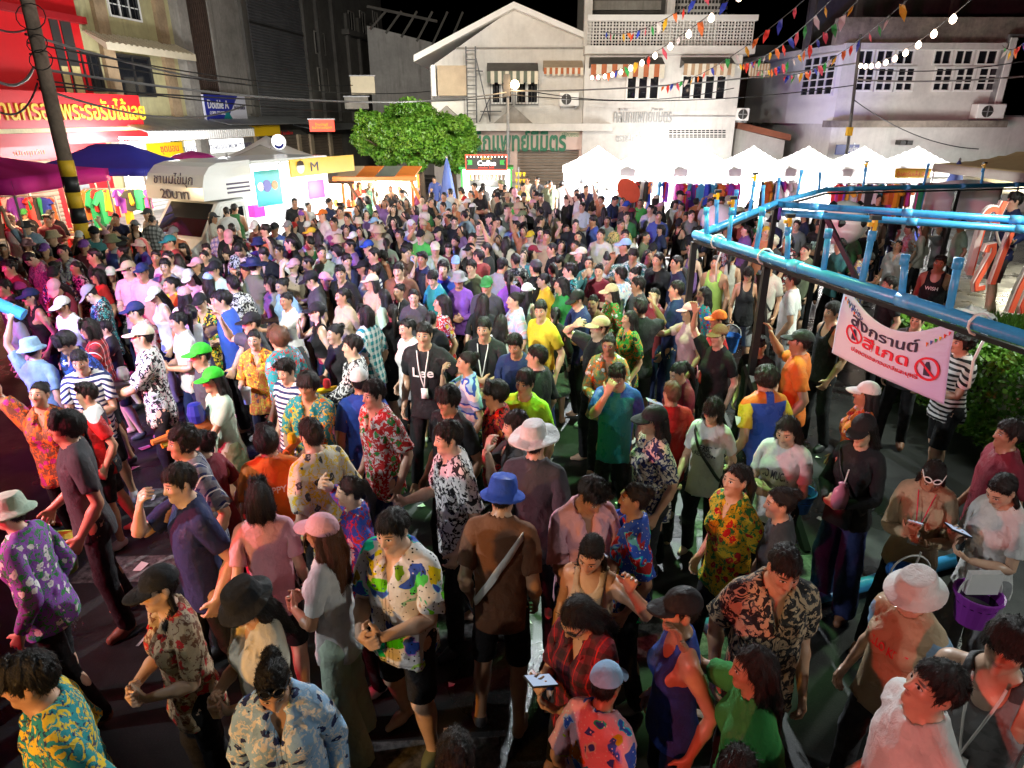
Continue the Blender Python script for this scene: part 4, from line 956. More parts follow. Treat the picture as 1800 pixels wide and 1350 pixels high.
# ---------------------------------------------------------------- clinic with the gable, and its flat roofed annex
CW = Wall((0, 27.0), (1, 0)); cz = lambda px, py, n=0: CW.sz(px, py, n)
def cbox(par, name, m, p0, y0, p1, y1, n0, n1, **k):
    a, z1 = cz(p0, y0, n1); b, z0 = cz(p1, y1, n1); return CW.mb().box((a, n0, z0), (b, n1, z1)).build(name, M[m], par, **k)
t = thing('clinic_house', 'white two storey clinic with a wide gable and green Thai lettering over its shutters', 'clinic')
xl, xr = cz(757, 150)[0], cz(1028, 150)[0]; pk = cz(903, 14); el = cz(757, 118); er = cz(1028, 68)
CW.mb().prism([(xl, 0), (xr, 0), (xr, er[1]), pk, (xl, el[1])], -9, 0, 1).build('wall', M['white_wall'], t)
ov = cz(730, 105)
r = CW.mb().prism([(ov[0], ov[1] - .1), (pk[0], pk[1] - .06), (xr, er[1] - .06), (xr, er[1] + .12), (pk[0], pk[1] + .14), (ov[0], ov[1] + .12)], -9, .45, 1).build('roof', M['white_paint'], t)
cbox(t, 'ledge', 'white_wall', 826, 217, 1076, 230, .0, .9); zb_ = cz(950, 85)[1]; CW.mb().box((xl + 1, 0, zb_ - .03), (xr, .05, zb_ + .03)).build('trim', M['concrete'], t)
sg = cbox(t, 'sign_board', 'pink_board', 826, 231, 1024, 263, .02, .25)
a, z0 = cz(828, 256); b, z1 = cz(990, 238)
text_on('คลินิกแพทย์นิมิตร', M['green_letter'], sg, lambda u, v, n: CW.P((a + b) / 2 - .25 + u, (z0 + z1) / 2 + v, .25 + n), (b - a) + .7, .78, .05, .03)
q = cbox(sg, 'small_sign', 'cream', 985, 231, 1018, 241, .25, .29); text_on('คลินิกเวชกรรม', M['green_letter'], q, lambda u, v, n: CW.P(cz(1001, 236)[0] + u, cz(1001, 236)[1] + v, .29 + n), .62, .16, .01)
for p in ((897, 909), (1018, 1030), (826, 838)): cbox(t, 'pillar', 'pink_board', p[0], 263, p[1], 320, 0, .2); 
for p0, p1 in ((839, 896), (910, 1017)):
    zt_ = cz(900, 264)[1]; shutter_slats(CW, t, cz(p0, 290)[0], cz(p1, 290)[0], .12, zt_, .03, M['shutter'], .12)
for p0, p1 in ((866, 878), (883, 899), (909, 923), (928, 944)):
    window(CW, t, cz(p0, 160)[0], cz(p1, 160)[0], cz(p0, 180)[1], cz(p0, 142)[1], .0, 1, 1, fr=.06)
g = CW.mb()
for p0, p1 in ((863, 901), (906, 946)):
    for px in np.linspace(p0, p1, 8): g.box((cz(px, 160)[0] - .008, .16, cz(px, 184)[1]), (cz(px, 160)[0] + .008, .175, cz(px, 140)[1]))
    for py in (141, 184): g.box((cz(p0, py)[0], .15, cz(p0, py)[1] - .015), (cz(p1, py)[0], .18, cz(p0, py)[1] + .015))
g.build('grille', M['dark_frame'], t)
def awning(par, wall, f, p0, p1, yt, ym, yb, m, n1=.7, top='dark_wall', side=True):
    a, b = f(p0, ym)[0], f(p1, ym)[0]; z2, z1, z0 = f(p0, yt)[1], f(p0, ym, n1)[1], f(p0, yb, n1)[1]
    aw = wall.mb().add([(a, 0, z2), (b, 0, z2), (b, n1, z1), (a, n1, z1), (a, 0, z1 - .1), (b, 0, z1 - .1), (b, 0, z2 - .03), (a, 0, z2 - .03)], [(0, 1, 2, 3), (0, 3, 4), (1, 2, 5)]).build('awning', M[top], par, solid=.03)
    k = 14
    for i in range(k):                           # the hanging valance, one scallop per stripe
        x0 = a + (b - a) * i / k; x1 = a + (b - a) * (i + 1) / k; zz = z0 - .05 * (i % 2)
        wall.mb().box((x0, n1 - .01 + .012 * (i % 2), zz), (x1, n1 + .01 + .012 * (i % 2), z1)).build('valance_strip', M[m[i % 2]], aw)
mt('stripe_green', (.13, .15, .11), .75, var=.3); mt('stripe_cream', (.66, .60, .48), .75, var=.2); mt('stripe_orange', (.42, .12, .04), .75, var=.3); mt('stripe_brown', (.40, .26, .15), .75, var=.3)
awning(t, CW, cz, 857, 945, 111, 125, 145, ('stripe_green', 'stripe_cream')); awning(t, CW, cz, 955, 1023, 107, 119, 130, ('stripe_orange', 'stripe_cream'), .5, 'beige')
vb = cbox(t, 'sign_box', 'beige', 768, 115, 820, 168, .3, .9); cbox(vb, 'side_panel', 'white_paint', 757, 114, 767, 169, .3, .88)
for px in (786, 902): CW.mb().prism([(cz(px, 218)[0] - .75, cz(px, 217)[1]), (cz(px, 218)[0] + .75, cz(px, 217)[1]), (cz(px, 186)[0], cz(px, 186)[1])], 0, .5, 1).build('buttress', M['concrete'], t)
def ladder():
    t = thing('ladder', 'black steel ladder frame fixed upright on the white clinic front', 'ladder')
    a, b = cz(822, 150)[0], cz(838, 150)[0]; z0, z1 = cz(822, 216)[1], cz(822, 84)[1]
    for x in (a, b): CW.mb().bar((x, .55, z0), (x, .55, z1), .05).build('rail', M['steel_black'], t)
    for i in range(9): z = z0 + (z1 - z0) * (i + .5) / 9; CW.mb().bar((a, .55, z), (b, .55, z), .035).build('rung', M['steel_black'], t)
    for p, q in (((838, 104), (862, 212)), ((844, 214), (862, 172)), ((862, 170), (862, 214)), ((845, 196), (882, 196)), ((838, 126), (850, 127))):
        CW.mb().bar((cz(*p)[0], .5, cz(*p)[1]), (cz(*q)[0], .5, cz(*q)[1]), .04).build('brace', M['steel_black'], t)
    for p in ((822, 215), (822, 100)): CW.mb().bar((a, .0, cz(*p)[1]), (a, .55, cz(*p)[1]), .04).build('bracket', M['steel_black'], t)
ladder()
def aircon(wall, f, p0, y0, p1, y1, label):
    t = thing('air_conditioner', label, 'air conditioner', group='outdoor air conditioner units'); a, z1 = f(p0, y0); b, z0 = f(p1, y1)
    wall.mb().box((a, .1, z0), (b, .5, z1)).build('case', M['white_paint'], t, bevel=.02); r = (z1 - z0) * .40; cx = a + (b - a) * .36; c = (z0 + z1) / 2
    wall.mb().prism([(cx + r * math.cos(k * .3927), c + r * math.sin(k * .3927)) for k in range(16)], .5, .515, 1).build('fan_grille', M['dark_frame'], t)
    for k in range(4): wall.mb().bar((cx, .525, c), (cx + r * math.cos(k * 1.57), .525, c + r * math.sin(k * 1.57)), .03).build('fan_blade', M['metal_grey'], t)
    for x in (a + .1, b - .1): wall.mb().bar((x, .0, z0 - .04), (x, .5, z0 - .04), .05).build('bracket', M['metal_grey'], t)
aircon(CW, cz, 982, 163, 1015, 187, 'white air conditioner on the clinic wall beside the striped awnings')

AW = Wall((0, 26.6), (1, 0)); az = lambda px, py, n=0: AW.sz(px, py, n)
def abox(par, name, m, p0, y0, p1, y1, n0, n1, **k):
    a, z1 = az(p0, y0, n1); b, z0 = az(p1, y1, n1); return AW.mb().box((a, n0, z0), (b, n1, z1)).build(name, M[m], par, **k)
t = thing('clinic_annex', 'white flat roofed annex with a breeze block balustrade right of the gable', 'building')
a = az(1029, 100)[0]; b = az(1300, 150)[0]; zr = az(1100, 96)[1]
AW.mb().box((a, -9, 0), (b, 0, zr)).build('wall', M['white_wall'], t)
zt0, zt1 = az(1100, 82)[1], az(1100, 38)[1]; z9 = az(1100, 96)[1]
AW.mb().box((a - .05, -9, z9), (b + .3, .35, zt0)).build('slab', M['white_wall'], t); AW.mb().box((a, .05, zt1), (b + .28, .33, zt1 + .18)).build('coping', M['white_paint'], t)
bm_ = bpy.data.meshes.new('breeze_block'); kx, kz = 26, 4; bw = (b + .2 - a) / kx; bh = (zt1 - zt0) / kz
mb = MB(); e = bw / 2; f = bh / 2; o_ = .78
mb.prism([(-e, -f), (e, -f), (e * o_, -f * o_), (-e * o_, -f * o_)], -.05, .05, 1).prism([(e, -f), (e, f), (e * o_, f * o_), (e * o_, -f * o_)], -.05, .05, 1).prism([(e, f), (-e, f), (-e * o_, f * o_), (e * o_, f * o_)], -.05, .05, 1).prism([(-e, f), (-e, -f), (-e * o_, -f * o_), (-e * o_, f * o_)], -.05, .05, 1)
mb.box((-e * .12, -.045, -f * .8), (e * .12, .045, f * .8)).box((-e * .8, -.043, -f * .12), (e * .8, .043, f * .12)).prism([(-e * .45, 0), (0, -f * .45), (e * .45, 0), (0, f * .45)], -.04, .04, 1)
bm_ = mb.mesh('breeze_block'); bm_.materials.append(M['white_wall'])
for i in range(kx):
    for j in range(kz):
        o = link('breeze_block', bm_, None, t); o.location = AW.P(a + (i + .5) * bw, zt0 + (j + .5) * bh, .18)
AW.mb().box((a, -4, zt1), (b, -3.8, 12)).build('back_wall', M['dark_wall'], t)
for px in (1034, 1178): x = az(px, 20)[0]; AW.mb().box((x - .14, -.2, zt0), (x + .14, .1, 12)).build('pillar', M['white_wall'], t)
x0, x1 = az(1196, 20)[0], az(1292, 20)[0]; AW.mb().box((x0, -2.2, zt0), (x1, -2, 12)).build('upper_wall', M['white_wall'], t)
vs = AW.mb()
for i in range(16):
    for j in range(5): vs.box((x0 + .2 + i * .13, -1.99, zt1 + .25 + j * .2), (x0 + .29 + i * .13, -1.985, zt1 + .36 + j * .2))
o = vs.build('vent_hole', M['black'], t); o['kind'] = 'stuff'
AW.mb().box((az(1045, 10)[0], -1.2, zt1 + .5), (az(1172, 10)[0], -1, zt1 + .8)).build('beam', M['concrete'], t)
for p0, p1, n_ in ((1100, 1159, 3), (1196, 1276, 4)):
    for k in range(n_):
        c0 = az(p0, 155)[0]; c1 = az(p1, 155)[0]; w_ = (c1 - c0) / n_; window(AW, t, c0 + k * w_ + .06, c0 + (k + 1) * w_ - .06, az(p0, 173)[1], az(p0, 134)[1], 0, 1, 1, fr=.055)
awning(t, AW, az, 1036, 1163, 101, 113, 135, ('stripe_orange', 'stripe_cream'), .6); awning(t, AW, az, 1196, 1284, 101, 112, 132, ('stripe_brown', 'stripe_cream'), .6)
text_on('คลินิกแพทย์นิมิตร', M['silver_letter'], t, lambda u, v, n: AW.P(az(1130, 204)[0] + u, az(1130, 203)[1] + v, .0 + n), az(1181, 200)[0] - az(1079, 200)[0], .52, .05, .004)
text_on('ตรวจรักษาโรคทั่วไป', M['silver_letter'], t, lambda u, v, n: AW.P(az(1120, 242)[0] + u, az(1120, 241)[1] + v, .0 + n), az(1157, 240)[0] - az(1083, 240)[0], .34, .04, .004)
for i in range(14):
    for j in range(4):
        c = az(1179 + i * 7.2, 229.5 + j * 3.4 + (1.2 if j > 1 else 0)); AW.mb().box((c[0] - .06, -.01, c[1] - .022), (c[0] + .06, .006, c[1] + .022)).build('vent', M['black'], t)
AW.mb().box((az(1160, 195)[0], .02, az(1280, 205)[1]), (b - .05, .05, az(1280, 205)[1] + .03)).build('conduit', M['metal_grey'], t)
aircon(AW, az, 1293, 190, 1308, 212, 'slim white air conditioner box at the right corner of the annex')
t = thing('side_awning', 'small striped awning over the alley at the right corner of the annex', 'awning')
awning(t, AW, az, 1309, 1344, 108, 112, 133, ('stripe_cream', 'stripe_brown'), .6)

t = thing('lean_to_shed', 'low white shed with sloping red brown roof edge in the alley', 'shed')
D = Wall((0, 27.6), (1, 0)); p, q = D.sz(1294, 226), D.sz(1380, 247)
D.mb().prism([(p[0], 0), (q[0], 0), (q[0], q[1]), (p[0], p[1])], -4, 0, 1).build('wall', M['white_wall'], t); D.mb().prism([(p[0], p[1]), (q[0] + .15, q[1]), (q[0] + .15, q[1] + .22), (p[0], p[1] + .25)], -4, .15, 1).build('roof', M['roof_red'], t)
t = thing('wooden_house', 'dark unlit wooden house with tin roof in the alley behind', 'house')
D = Wall((0, 34), (1, 0)); p, q = D.sz(1305, 90), D.sz(1432, 100)
D.mb().box((p[0], -5, 0), (q[0], 0, D.sz(1350, 108)[1])).build('wall', M['dark_wood'], t); D.mb().prism([(p[0], D.sz(1300, 108)[1]), (q[0], D.sz(1430, 108)[1]), (q[0] - 1.2, D.sz(1400, 80)[1]), (p[0] + .5, D.sz(1330, 80)[1])], -5, .3, 1).build('roof', M['cladding'], t)
window(D, t, D.sz(1338, 200)[0], D.sz(1362, 200)[0], D.sz(1350, 209)[1], D.sz(1350, 188)[1], 0, 3, 1, 'dark_wood')
x = p[0] + .1
while x < q[0] - .2:
    D.mb().box((x, 0, 0), (x + .26, .02 + .012 * (int(x * 9) % 3), D.sz(1350, 110)[1])).build('plank', M['dark_wood'], t); x += .28

# ---------------------------------------------------------------- right hand building
RW = Wall((0, 25.5), (1, 0)); rzf = lambda px, py, n=0: RW.sz(px, py, n)
def rbox(par, name, m, p0, y0, p1, y1, n0, n1, **k):
    a, z1 = rzf(p0, y0, n1); b, z0 = rzf(p1, y1, n1); return RW.mb().box((a, n0, z0), (b, n1, z1)).build(name, M[m], par, **k)
t = thing('corner_building', 'white corner building with grid windows and a stained concrete parapet at right', 'building')
x0 = rzf(1475, 150)[0]; x1 = rzf(1900, 150)[0]; ztop = rzf(1600, 80)[1]; zledge = rzf(1600, 218)[1]
RW.mb().box((x0, -9, 0), (x1, 0, ztop)).build('wall', M['white_wall'], t)
RW.mb().prism([(x0 - .5, -3.2), (x0 + .001, -.001), (x0 + .001, -9), (x0 - .5, -9)], zledge, ztop - .15, 2).build('bay_wall', M['white_paint'], t)
RW.mb().prism([(x0 - .9, -3.6), (x0 - .1, .25), (x1, .25), (x1, -9), (x0 - 2.0, -9)], ztop - .14, ztop + .06, 2).build('eave_slab', M['white_wall'], t)
rbox(t, 'parapet', 'parapet', 1478, 30, 1900, 78, -.3, .1); RW.mb().box((x0, -3.3, ztop), (x1, -3, 13)).build('back_wall', M['dark_wall'], t)
for px in (1470, 1560, 1650, 1740): x = rzf(px, 15)[0]; RW.mb().box((x - .1, -2.2, ztop), (x + .1, -2.0, 13)).build('pillar', M['dark_wall'], t)
for p0, p1 in ((1506, 1532), (1541, 1567), (1576, 1603), (1642, 1669), (1679, 1707), (1718, 1750)):
    window(RW, t, rzf(p0, 140)[0], rzf(p1, 140)[0], rzf(p0, 158)[1], rzf(p0, 121)[1], 0, 2, 3, fr=.07); window(RW, t, rzf(p0, 100)[0], rzf(p1, 100)[0], rzf(p0, 112)[1], rzf(p0, 90)[1], 0, 2, 1, fr=.05)
BW = Wall((x0 - .5, 25.5 + 3.2), (.5, -3.2)); 
window(BW, t, .9, 2.9, rzf(1460, 164)[1], rzf(1460, 95)[1], .002, 4, 5, fr=.07)
rbox(t, 'ledge', 'parapet', 1462, 212, 1770, 224, 0, .7); rbox(t, 'louvre_panel', 'metal_grey', 1776, 60, 1900, 206, 0, .25)
for i in range(9): rbox(t, 'louvre', 'white_paint', 1779 + i * 11, 66, 1785 + i * 11, 203, .25, .3)
aircon(RW, rzf, 1705, 183, 1747, 209, 'white air conditioner under the right hand grid windows')
for px in (1588, 1600): rbox(t, 'lamp_housing', 'dark_frame', px - 4, 247, px + 4, 255, 0, .35)
sg = thing('street_sign', 'dark blue Thai sign board behind the white tents by the thin pole', 'sign'); rbox(sg, 'board', 'navy_stripe', 1471, 254, 1508, 272, .5, .55)
text_on('ห้ามทิ้งขยะ', M['white_paint'], sg, lambda u, v, n: RW.P(rzf(1489, 262)[0] + u, rzf(1489, 260)[1] + v, .55 + n), .62, .2, .01); RW.mb().bar((rzf(1489, 262)[0], .48, 0), (rzf(1489, 262)[0], .48, 2.6), .05).build('post', M['metal_grey'], sg)
# ================================================================ POLES, CABLES, TREES, TENTS, STALLS
def sag(p, q, d, n=14):
    p, q = np.asarray(p, float), np.asarray(q, float); return [p + (q - p) * t - np.array((0, 0, 4 * d * t * (1 - t))) for t in np.linspace(0, 1, n)]
PY = 12.6
t = thing('utility_pole', 'leaning wooden utility pole with yellow and black warning stripes at its base', 'utility pole')
pb = on_y(150, 520, PY); p0 = np.array((on_y(118, 400, PY)[0] + .25, PY, 0)); p1 = on_y(34, -60, PY)
ax = lambda z: p0 + (p1 - p0) * (z / p1[2])
MB().tube([ax(0), ax(2), ax(4), ax(p1[2])], [.13, .125, .115, .105], 12).build('shaft', M['pole_wood'], t, smooth=True)
z = .2; k = 0
while z < on_y(95, 290, PY)[2]:
    if k % 2 == 0: MB().tube([ax(z), ax(z + .28)], [.134, .132], 12).build('stripe', M['warn_yellow'], t, smooth=True)
    else: MB().tube([ax(z), ax(z + .28)], [.133, .131], 12).build('stripe', M['black'], t, smooth=True)
    z += .28; k += 1
for zz, h in ((5.0, .5), (4.6, .35), (4.35, .4)):
    c = ax(zz); MB().tube([c + (math.cos(a) * h * .5 + .12, -.2 + math.sin(a) * .05, math.sin(a) * h * .4) for a in np.linspace(0, 6.28, 14)], .009, 5).build('cable_coil', M['cable'], t)
c = ax(5.3); MB().tube([c, c + (.3, -.1, .35), c + (.38, -.1, .6), c + (.3, -.1, .75)], .014, 5).build('bracket', M['wire'], t)
t = thing('street_pole', 'thin grey pole with a lamp standing before the clinic sign', 'pole')
c = on_y(893, 300, 24.5); MB().tube([(c[0], 24.5, 0), (c[0], 24.5, on_y(890, 150, 24.5)[2])], [.06, .045], 8).build('shaft', M['metal_grey'], t)
c = on_y(891, 150, 24.5); MB().box(c - (.12, .1, .35), c + (.12, .1, .35)).build('meter_box', M['dark_frame'], t); c = on_y(905, 149, 24.3); MB().lathe([(.02, -.14), (.13, -.08), (.15, .02), (.1, .12), (.02, .15)], c, 10).build('lamp', M['lamp_warm'], t); bulb('street_bulb', c - (0, .4, .0), 60, (1, .62, .3))
t = thing('street_pole', 'thin dark pole with a yellow box in front of the corner building', 'pole')
b_ = on_y(1490, 260, 23); q = on_y(1513, 60, 23); MB().tube([(b_[0] - .1, 23, 0), b_, q], [.06, .055, .045], 8).build('shaft', M['dark_frame'], t); c = on_y(1493, 231, 22.9); MB().box(c - (.09, .06, .13), c + (.09, .06, .13)).build('meter_box', M['warn_yellow'], t)
A = lambda px, py, Y: on_y(px, py, Y)
CB = [((45, 60, PY), (430, 148, 24)), ((48, 75, PY), (620, 150, 30)), ((52, 95, PY), (760, 160, 34)), ((62, 120, PY), (893, 162, 24.5)), ((66, 140, PY), (620, 196, 30)), ((70, 150, PY), (893, 170, 24.5)),
      ((-60, 100, 10), (60, 118, PY)), ((-60, 155, 10), (66, 146, PY)), ((-60, 20, 10), (45, 52, PY)), ((893, 160, 24.5), (1512, 110, 23)), ((893, 166, 24.5), (1500, 150, 23)), ((893, 152, 24.5), (1290, 155, 26)), ((1505, 140, 23), (1860, 128, 20)), ((1508, 120, 23), (1860, 96, 20)), ((1500, 175, 23), (1720, 262, 25)), ((70, 155, PY), (430, 185, 22))]
for i, (p, q) in enumerate(CB):
    o = MB().tube(sag(A(*p), A(*q), .12 + .10 * (i % 4)), .016 if i % 3 else .024, 5).build('overhead_cable', M['cable'] if i % 3 else M['wire'])
    tag(o, ['upper cable from the leaning pole to the grey shophouse', 'cable from the leaning pole to the farthest dark shophouse', 'cable from the leaning pole past the warehouse', 'cable from the leaning pole to the lamp pole, upper one', 'low cable from the leaning pole to the dark row', 'cable from the leaning pole to the lamp pole, lower one', 'cable leaving the pole at the left edge, middle one', 'cable leaving the pole at the left edge, lowest one', 'cable leaving the pole at the left edge, topmost one', 'cable from the lamp pole to the thin right pole, upper one', 'cable from the lamp pole to the thin right pole, lower one', 'cable crossing the striped awnings of the clinic and annex', 'cable across the right grid windows, lower one', 'cable across the right grid windows, upper one', 'slack cable dropping across the white lower wall of the corner building', 'lowest cable along the yellow and grey shophouses'][i], 'cable', 'overhead cables')
# small hanging signs on the left row
def hang_sign(px, py, Y, w, h, m, label, text=None, tm='white_paint', n=.06):
    c = on_y(px, py, Y); t = thing('hanging_sign', label, 'sign'); MB().box(c - (w / 2, n / 2, h / 2), c + (w / 2, n / 2, h / 2)).build('board', M[m], t)
    MB().box(c + (-w / 2 - .05, -n * .4, h / 2), c + (w / 2 + .05, n * .4, h / 2 + .05)).build('frame', M['metal_grey'], t)
    if text: text_on(text, M[tm], t, lambda u, v, k: c + np.array((u, -n / 2 - k, v)), w * .8, h * .5)
    return t
hang_sign(566, 221, 27, .95, .42, 'lit_red', 'lit red sign board with orange lettering above the dark shutters', 'ร้านบัญชี\nอิเล็กทรอนิกส์', 'gold'); hang_sign(638, 150, 33, 1.1, .75, 'cream', 'small pale sign box hung on the dark row with cables across'); hang_sign(627, 181, 33, 1.1, .5, 'concrete', 'narrow grey sign panel under the pale sign box')

# ---- bunting with pennants and bulbs
FC = [(.75, .05, .03), (.75, .45, .02), (.02, .35, .06), (.03, .06, .45), (.75, .18, .03), (.72, .70, .66), (.70, .10, .14)]
def flag_mesh():
    me = MB().add([(-.10, 0, 0), (.10, 0, 0), (.05, .05, -.14), (.0, .02, -.30), (-.05, -.03, -.14)], [(0, 1, 2, 4), (4, 2, 3)]).mesh('pennant'); me.materials.append(None); return me
FL = flag_mesh(); FM = []
for i, c in enumerate(FC): FM.append(simple('pennant cloth %d' % i, c, .6))
BUL = MB().lathe([(.012, .06), (.02, .05), (.055, .0), (.05, -.05), (.02, -.08), (.005, -.085)], n=10).mesh('bulb'); BUL.materials.append(M['bulb_warm'])
for f_ in BUL.polygons: f_.use_smooth = True
BN = [((1036, 132, 26), (1330, -40, 11), 'bf', 'string of lit bulbs and pennants from the gable awning to the top edge'),
      ((1160, 150, 25), (1425, -10, 13), 'f', 'string of pennants starting low before the annex windows'), ((1290, 112, 25), (1470, -10, 14), 'f', 'string of pennants leaving the annex corner'),
      ((1330, 124, 25), (1520, -12, 13), 'f', 'string of pennants over the alley, crossing the dark sky'), ((1376, 132, 25), (1610, -14, 12), 'f', 'string of pennants ending by the corner building windows'),
      ((1506, 109, 24), (1720, -12, 11), 'b', 'string of lit white bulbs over the corner building'), ((1762, 80, 22), (1850, 20, 16), 'f', 'short string of pennants at the upper right edge'), ((1060, 55, 25), (1260, -30, 14), 'f', 'string of pennants over the breeze block balustrade')]
for i, (p, q, kd, lb) in enumerate(BN):
    pts = sag(A(*p), A(*q), .35, 40); t = thing('bunting', lb, 'bunting', group='strings of pennants and bulbs')
    MB().tube(pts, .009, 4).build('cord', M['cable'], t)
    L_ = float(np.linalg.norm(A(*p) - A(*q))); step = .62 if 'f' in kd else 1.15; n_ = int(L_ / step); rng = random.Random(i)
    for k in range(1, n_):
        f = k / n_; j = f * 39; a = int(j); c = pts[a] + (pts[min(a + 1, 39)] - pts[a]) * (j - a)
        if 'b' in kd and (kd == 'b' or k % 2):
            o = link('bulb', BUL, None, t); o.location = c - np.array((0, 0, .06)); 
            if kd == 'bf' : pass
        else:
            o = link('pennant', FL, FM[0], t); o.material_slots[0].link = 'OBJECT'; o.material_slots[0].material = FM[(k * 3 + i) % 7]; o.location = c; d = pts[a + 1 if a < 39 else a] - pts[a - 1]
            o.rotation_euler = (rng.uniform(-.5, .5), rng.uniform(-.25, .25), math.atan2(d[1], d[0]) + rng.uniform(-.5, .5)); s_ = rng.uniform(.6, 1.0); o.scale = (s_, s_, s_)
for px, py, Y in ((1150, 60, 19), (1560, 85, 21)): bulb('string_light', A(px, py, Y), 70, (1, .78, .6), .3)

# ---- trees: trunk, limbs and a crown of separate leaves
def leaf_material():
    t = NT('leaf'); co = t.n('ShaderNodeNewGeometry'); n = t.noise(t.n('ShaderNodeTexCoord').outputs['Object'], 2.2, 4).outputs[0]; rnd = co.outputs['Random Per Island']
    c = t.mix(rnd, (.04, .15, .012), (.15, .34, .035)); c = t.mix(t.math('MULTIPLY', t.ramp(n, .45, .7), .6), c, (.20, .32, .04)); t.out(c, .42)
    tr = t.n('ShaderNodeBsdfTranslucent'); t.L(c, tr.inputs[0]); mx = t.n('ShaderNodeMixShader'); mx.inputs[0].default_value = .25; t.L(t.p.outputs[0], mx.inputs[1]); t.L(tr.outputs[0], mx.inputs[2]); t.L(mx.outputs[0], t.t.nodes['Material Output'].inputs[0]); return t.m
M['leaf'] = leaf_material()
def tree(c, rx_, rz__, zc_, n, seed, label):
    rng = np.random.RandomState(seed); t = thing('tree', label, 'tree', (c[0], c[1], 0), group='round clipped trees beside the coffee kiosk')
    tr = MB().tube([(0, 0, 0), (.04, 0, .7), (.0, .03, zc_ - rz__ * .5), (.03, 0, zc_ + rz__ * .2)], [.13, .10, .08, .04], 8)
    for k in range(9):
        a = k * .7 + rng.rand(); e = rng.uniform(.2, .8); p = np.array((0, 0, zc_ - rz__ * (.75 - .1 * (k % 4)))); q = p + np.array((math.cos(a) * rx_ * .75, math.sin(a) * rx_ * .75, rz__ * e)); tr.tube([p, (p + q) / 2 + (0, 0, .1), q], [.055, .035, .012], 6)
    tr.build('trunk', M['bark'], t, smooth=True)
    cl = []
    for k in range(64):                      # clumps spread over and inside the crown
        v = nrm(rng.normal(size=3)); v[2] *= 1.0; f = rng.uniform(.55, 1.0) if k > 10 else rng.uniform(0, .5)
        cl.append((np.array((v[0] * rx_ * f, v[1] * rx_ * f, zc_ + v[2] * rz__ * f)), rng.uniform(.20, .36) * rx_))
    ce = np.array([q[0] for q in cl]); cr = np.array([q[1] for q in cl]); pick = rng.choice(len(cl), n, p=cr ** 2 / (cr ** 2).sum())
    d = rng.normal(size=(n, 3)); d /= np.linalg.norm(d, axis=1)[:, None]; r = cr[pick] * rng.uniform(.55, 1.08, n); P = ce[pick] + d * r[:, None] * np.array((1, 1, .85))
    nn = d * .7 + rng.normal(size=(n, 3)) * .6 + np.array((0, 0, .5)); nn /= np.linalg.norm(nn, axis=1)[:, None]
    u = np.cross(nn, rng.normal(size=(n, 3))); u /= np.linalg.norm(u, axis=1)[:, None]; w = np.cross(nn, u); L_ = rng.uniform(.045, .095, n)[:, None]; B_ = L_ * .5
    V = np.stack([P - u * L_, P + w * B_ + nn * .012, P + u * L_, P - w * B_ + nn * .012], 1).reshape(-1, 3)
    F = np.arange(n * 4).reshape(-1, 4); me = np_mesh('crown', V, F, False); o = link('crown', me, M['leaf'], t); o['kind'] = 'stuff'
def tree_px(px, top, bot, w, Y, n, seed, label):
    c = on_y(px, (top + bot) / 2, Y); z1 = on_y(px, top, Y)[2]; z0 = on_y(px, bot, Y)[2]; r = (on_y(px + w / 2, 200, Y)[0] - on_y(px - w / 2, 200, Y)[0]) / 2; tree((c[0], Y), r * .80, (z1 - z0) / 2 * .86, (z0 + z1) / 2, n, seed, label)
tree_px(675, 182, 300, 122, 24.0, 23000, 1, 'round clipped green tree, leftmost of the three'); tree_px(737, 170, 306, 144, 23.4, 25000, 2, 'round clipped green tree, tallest and middle of the three'); tree_px(795, 194, 306, 116, 24.2, 19000, 3, 'round clipped green tree nearest the clinic sign')

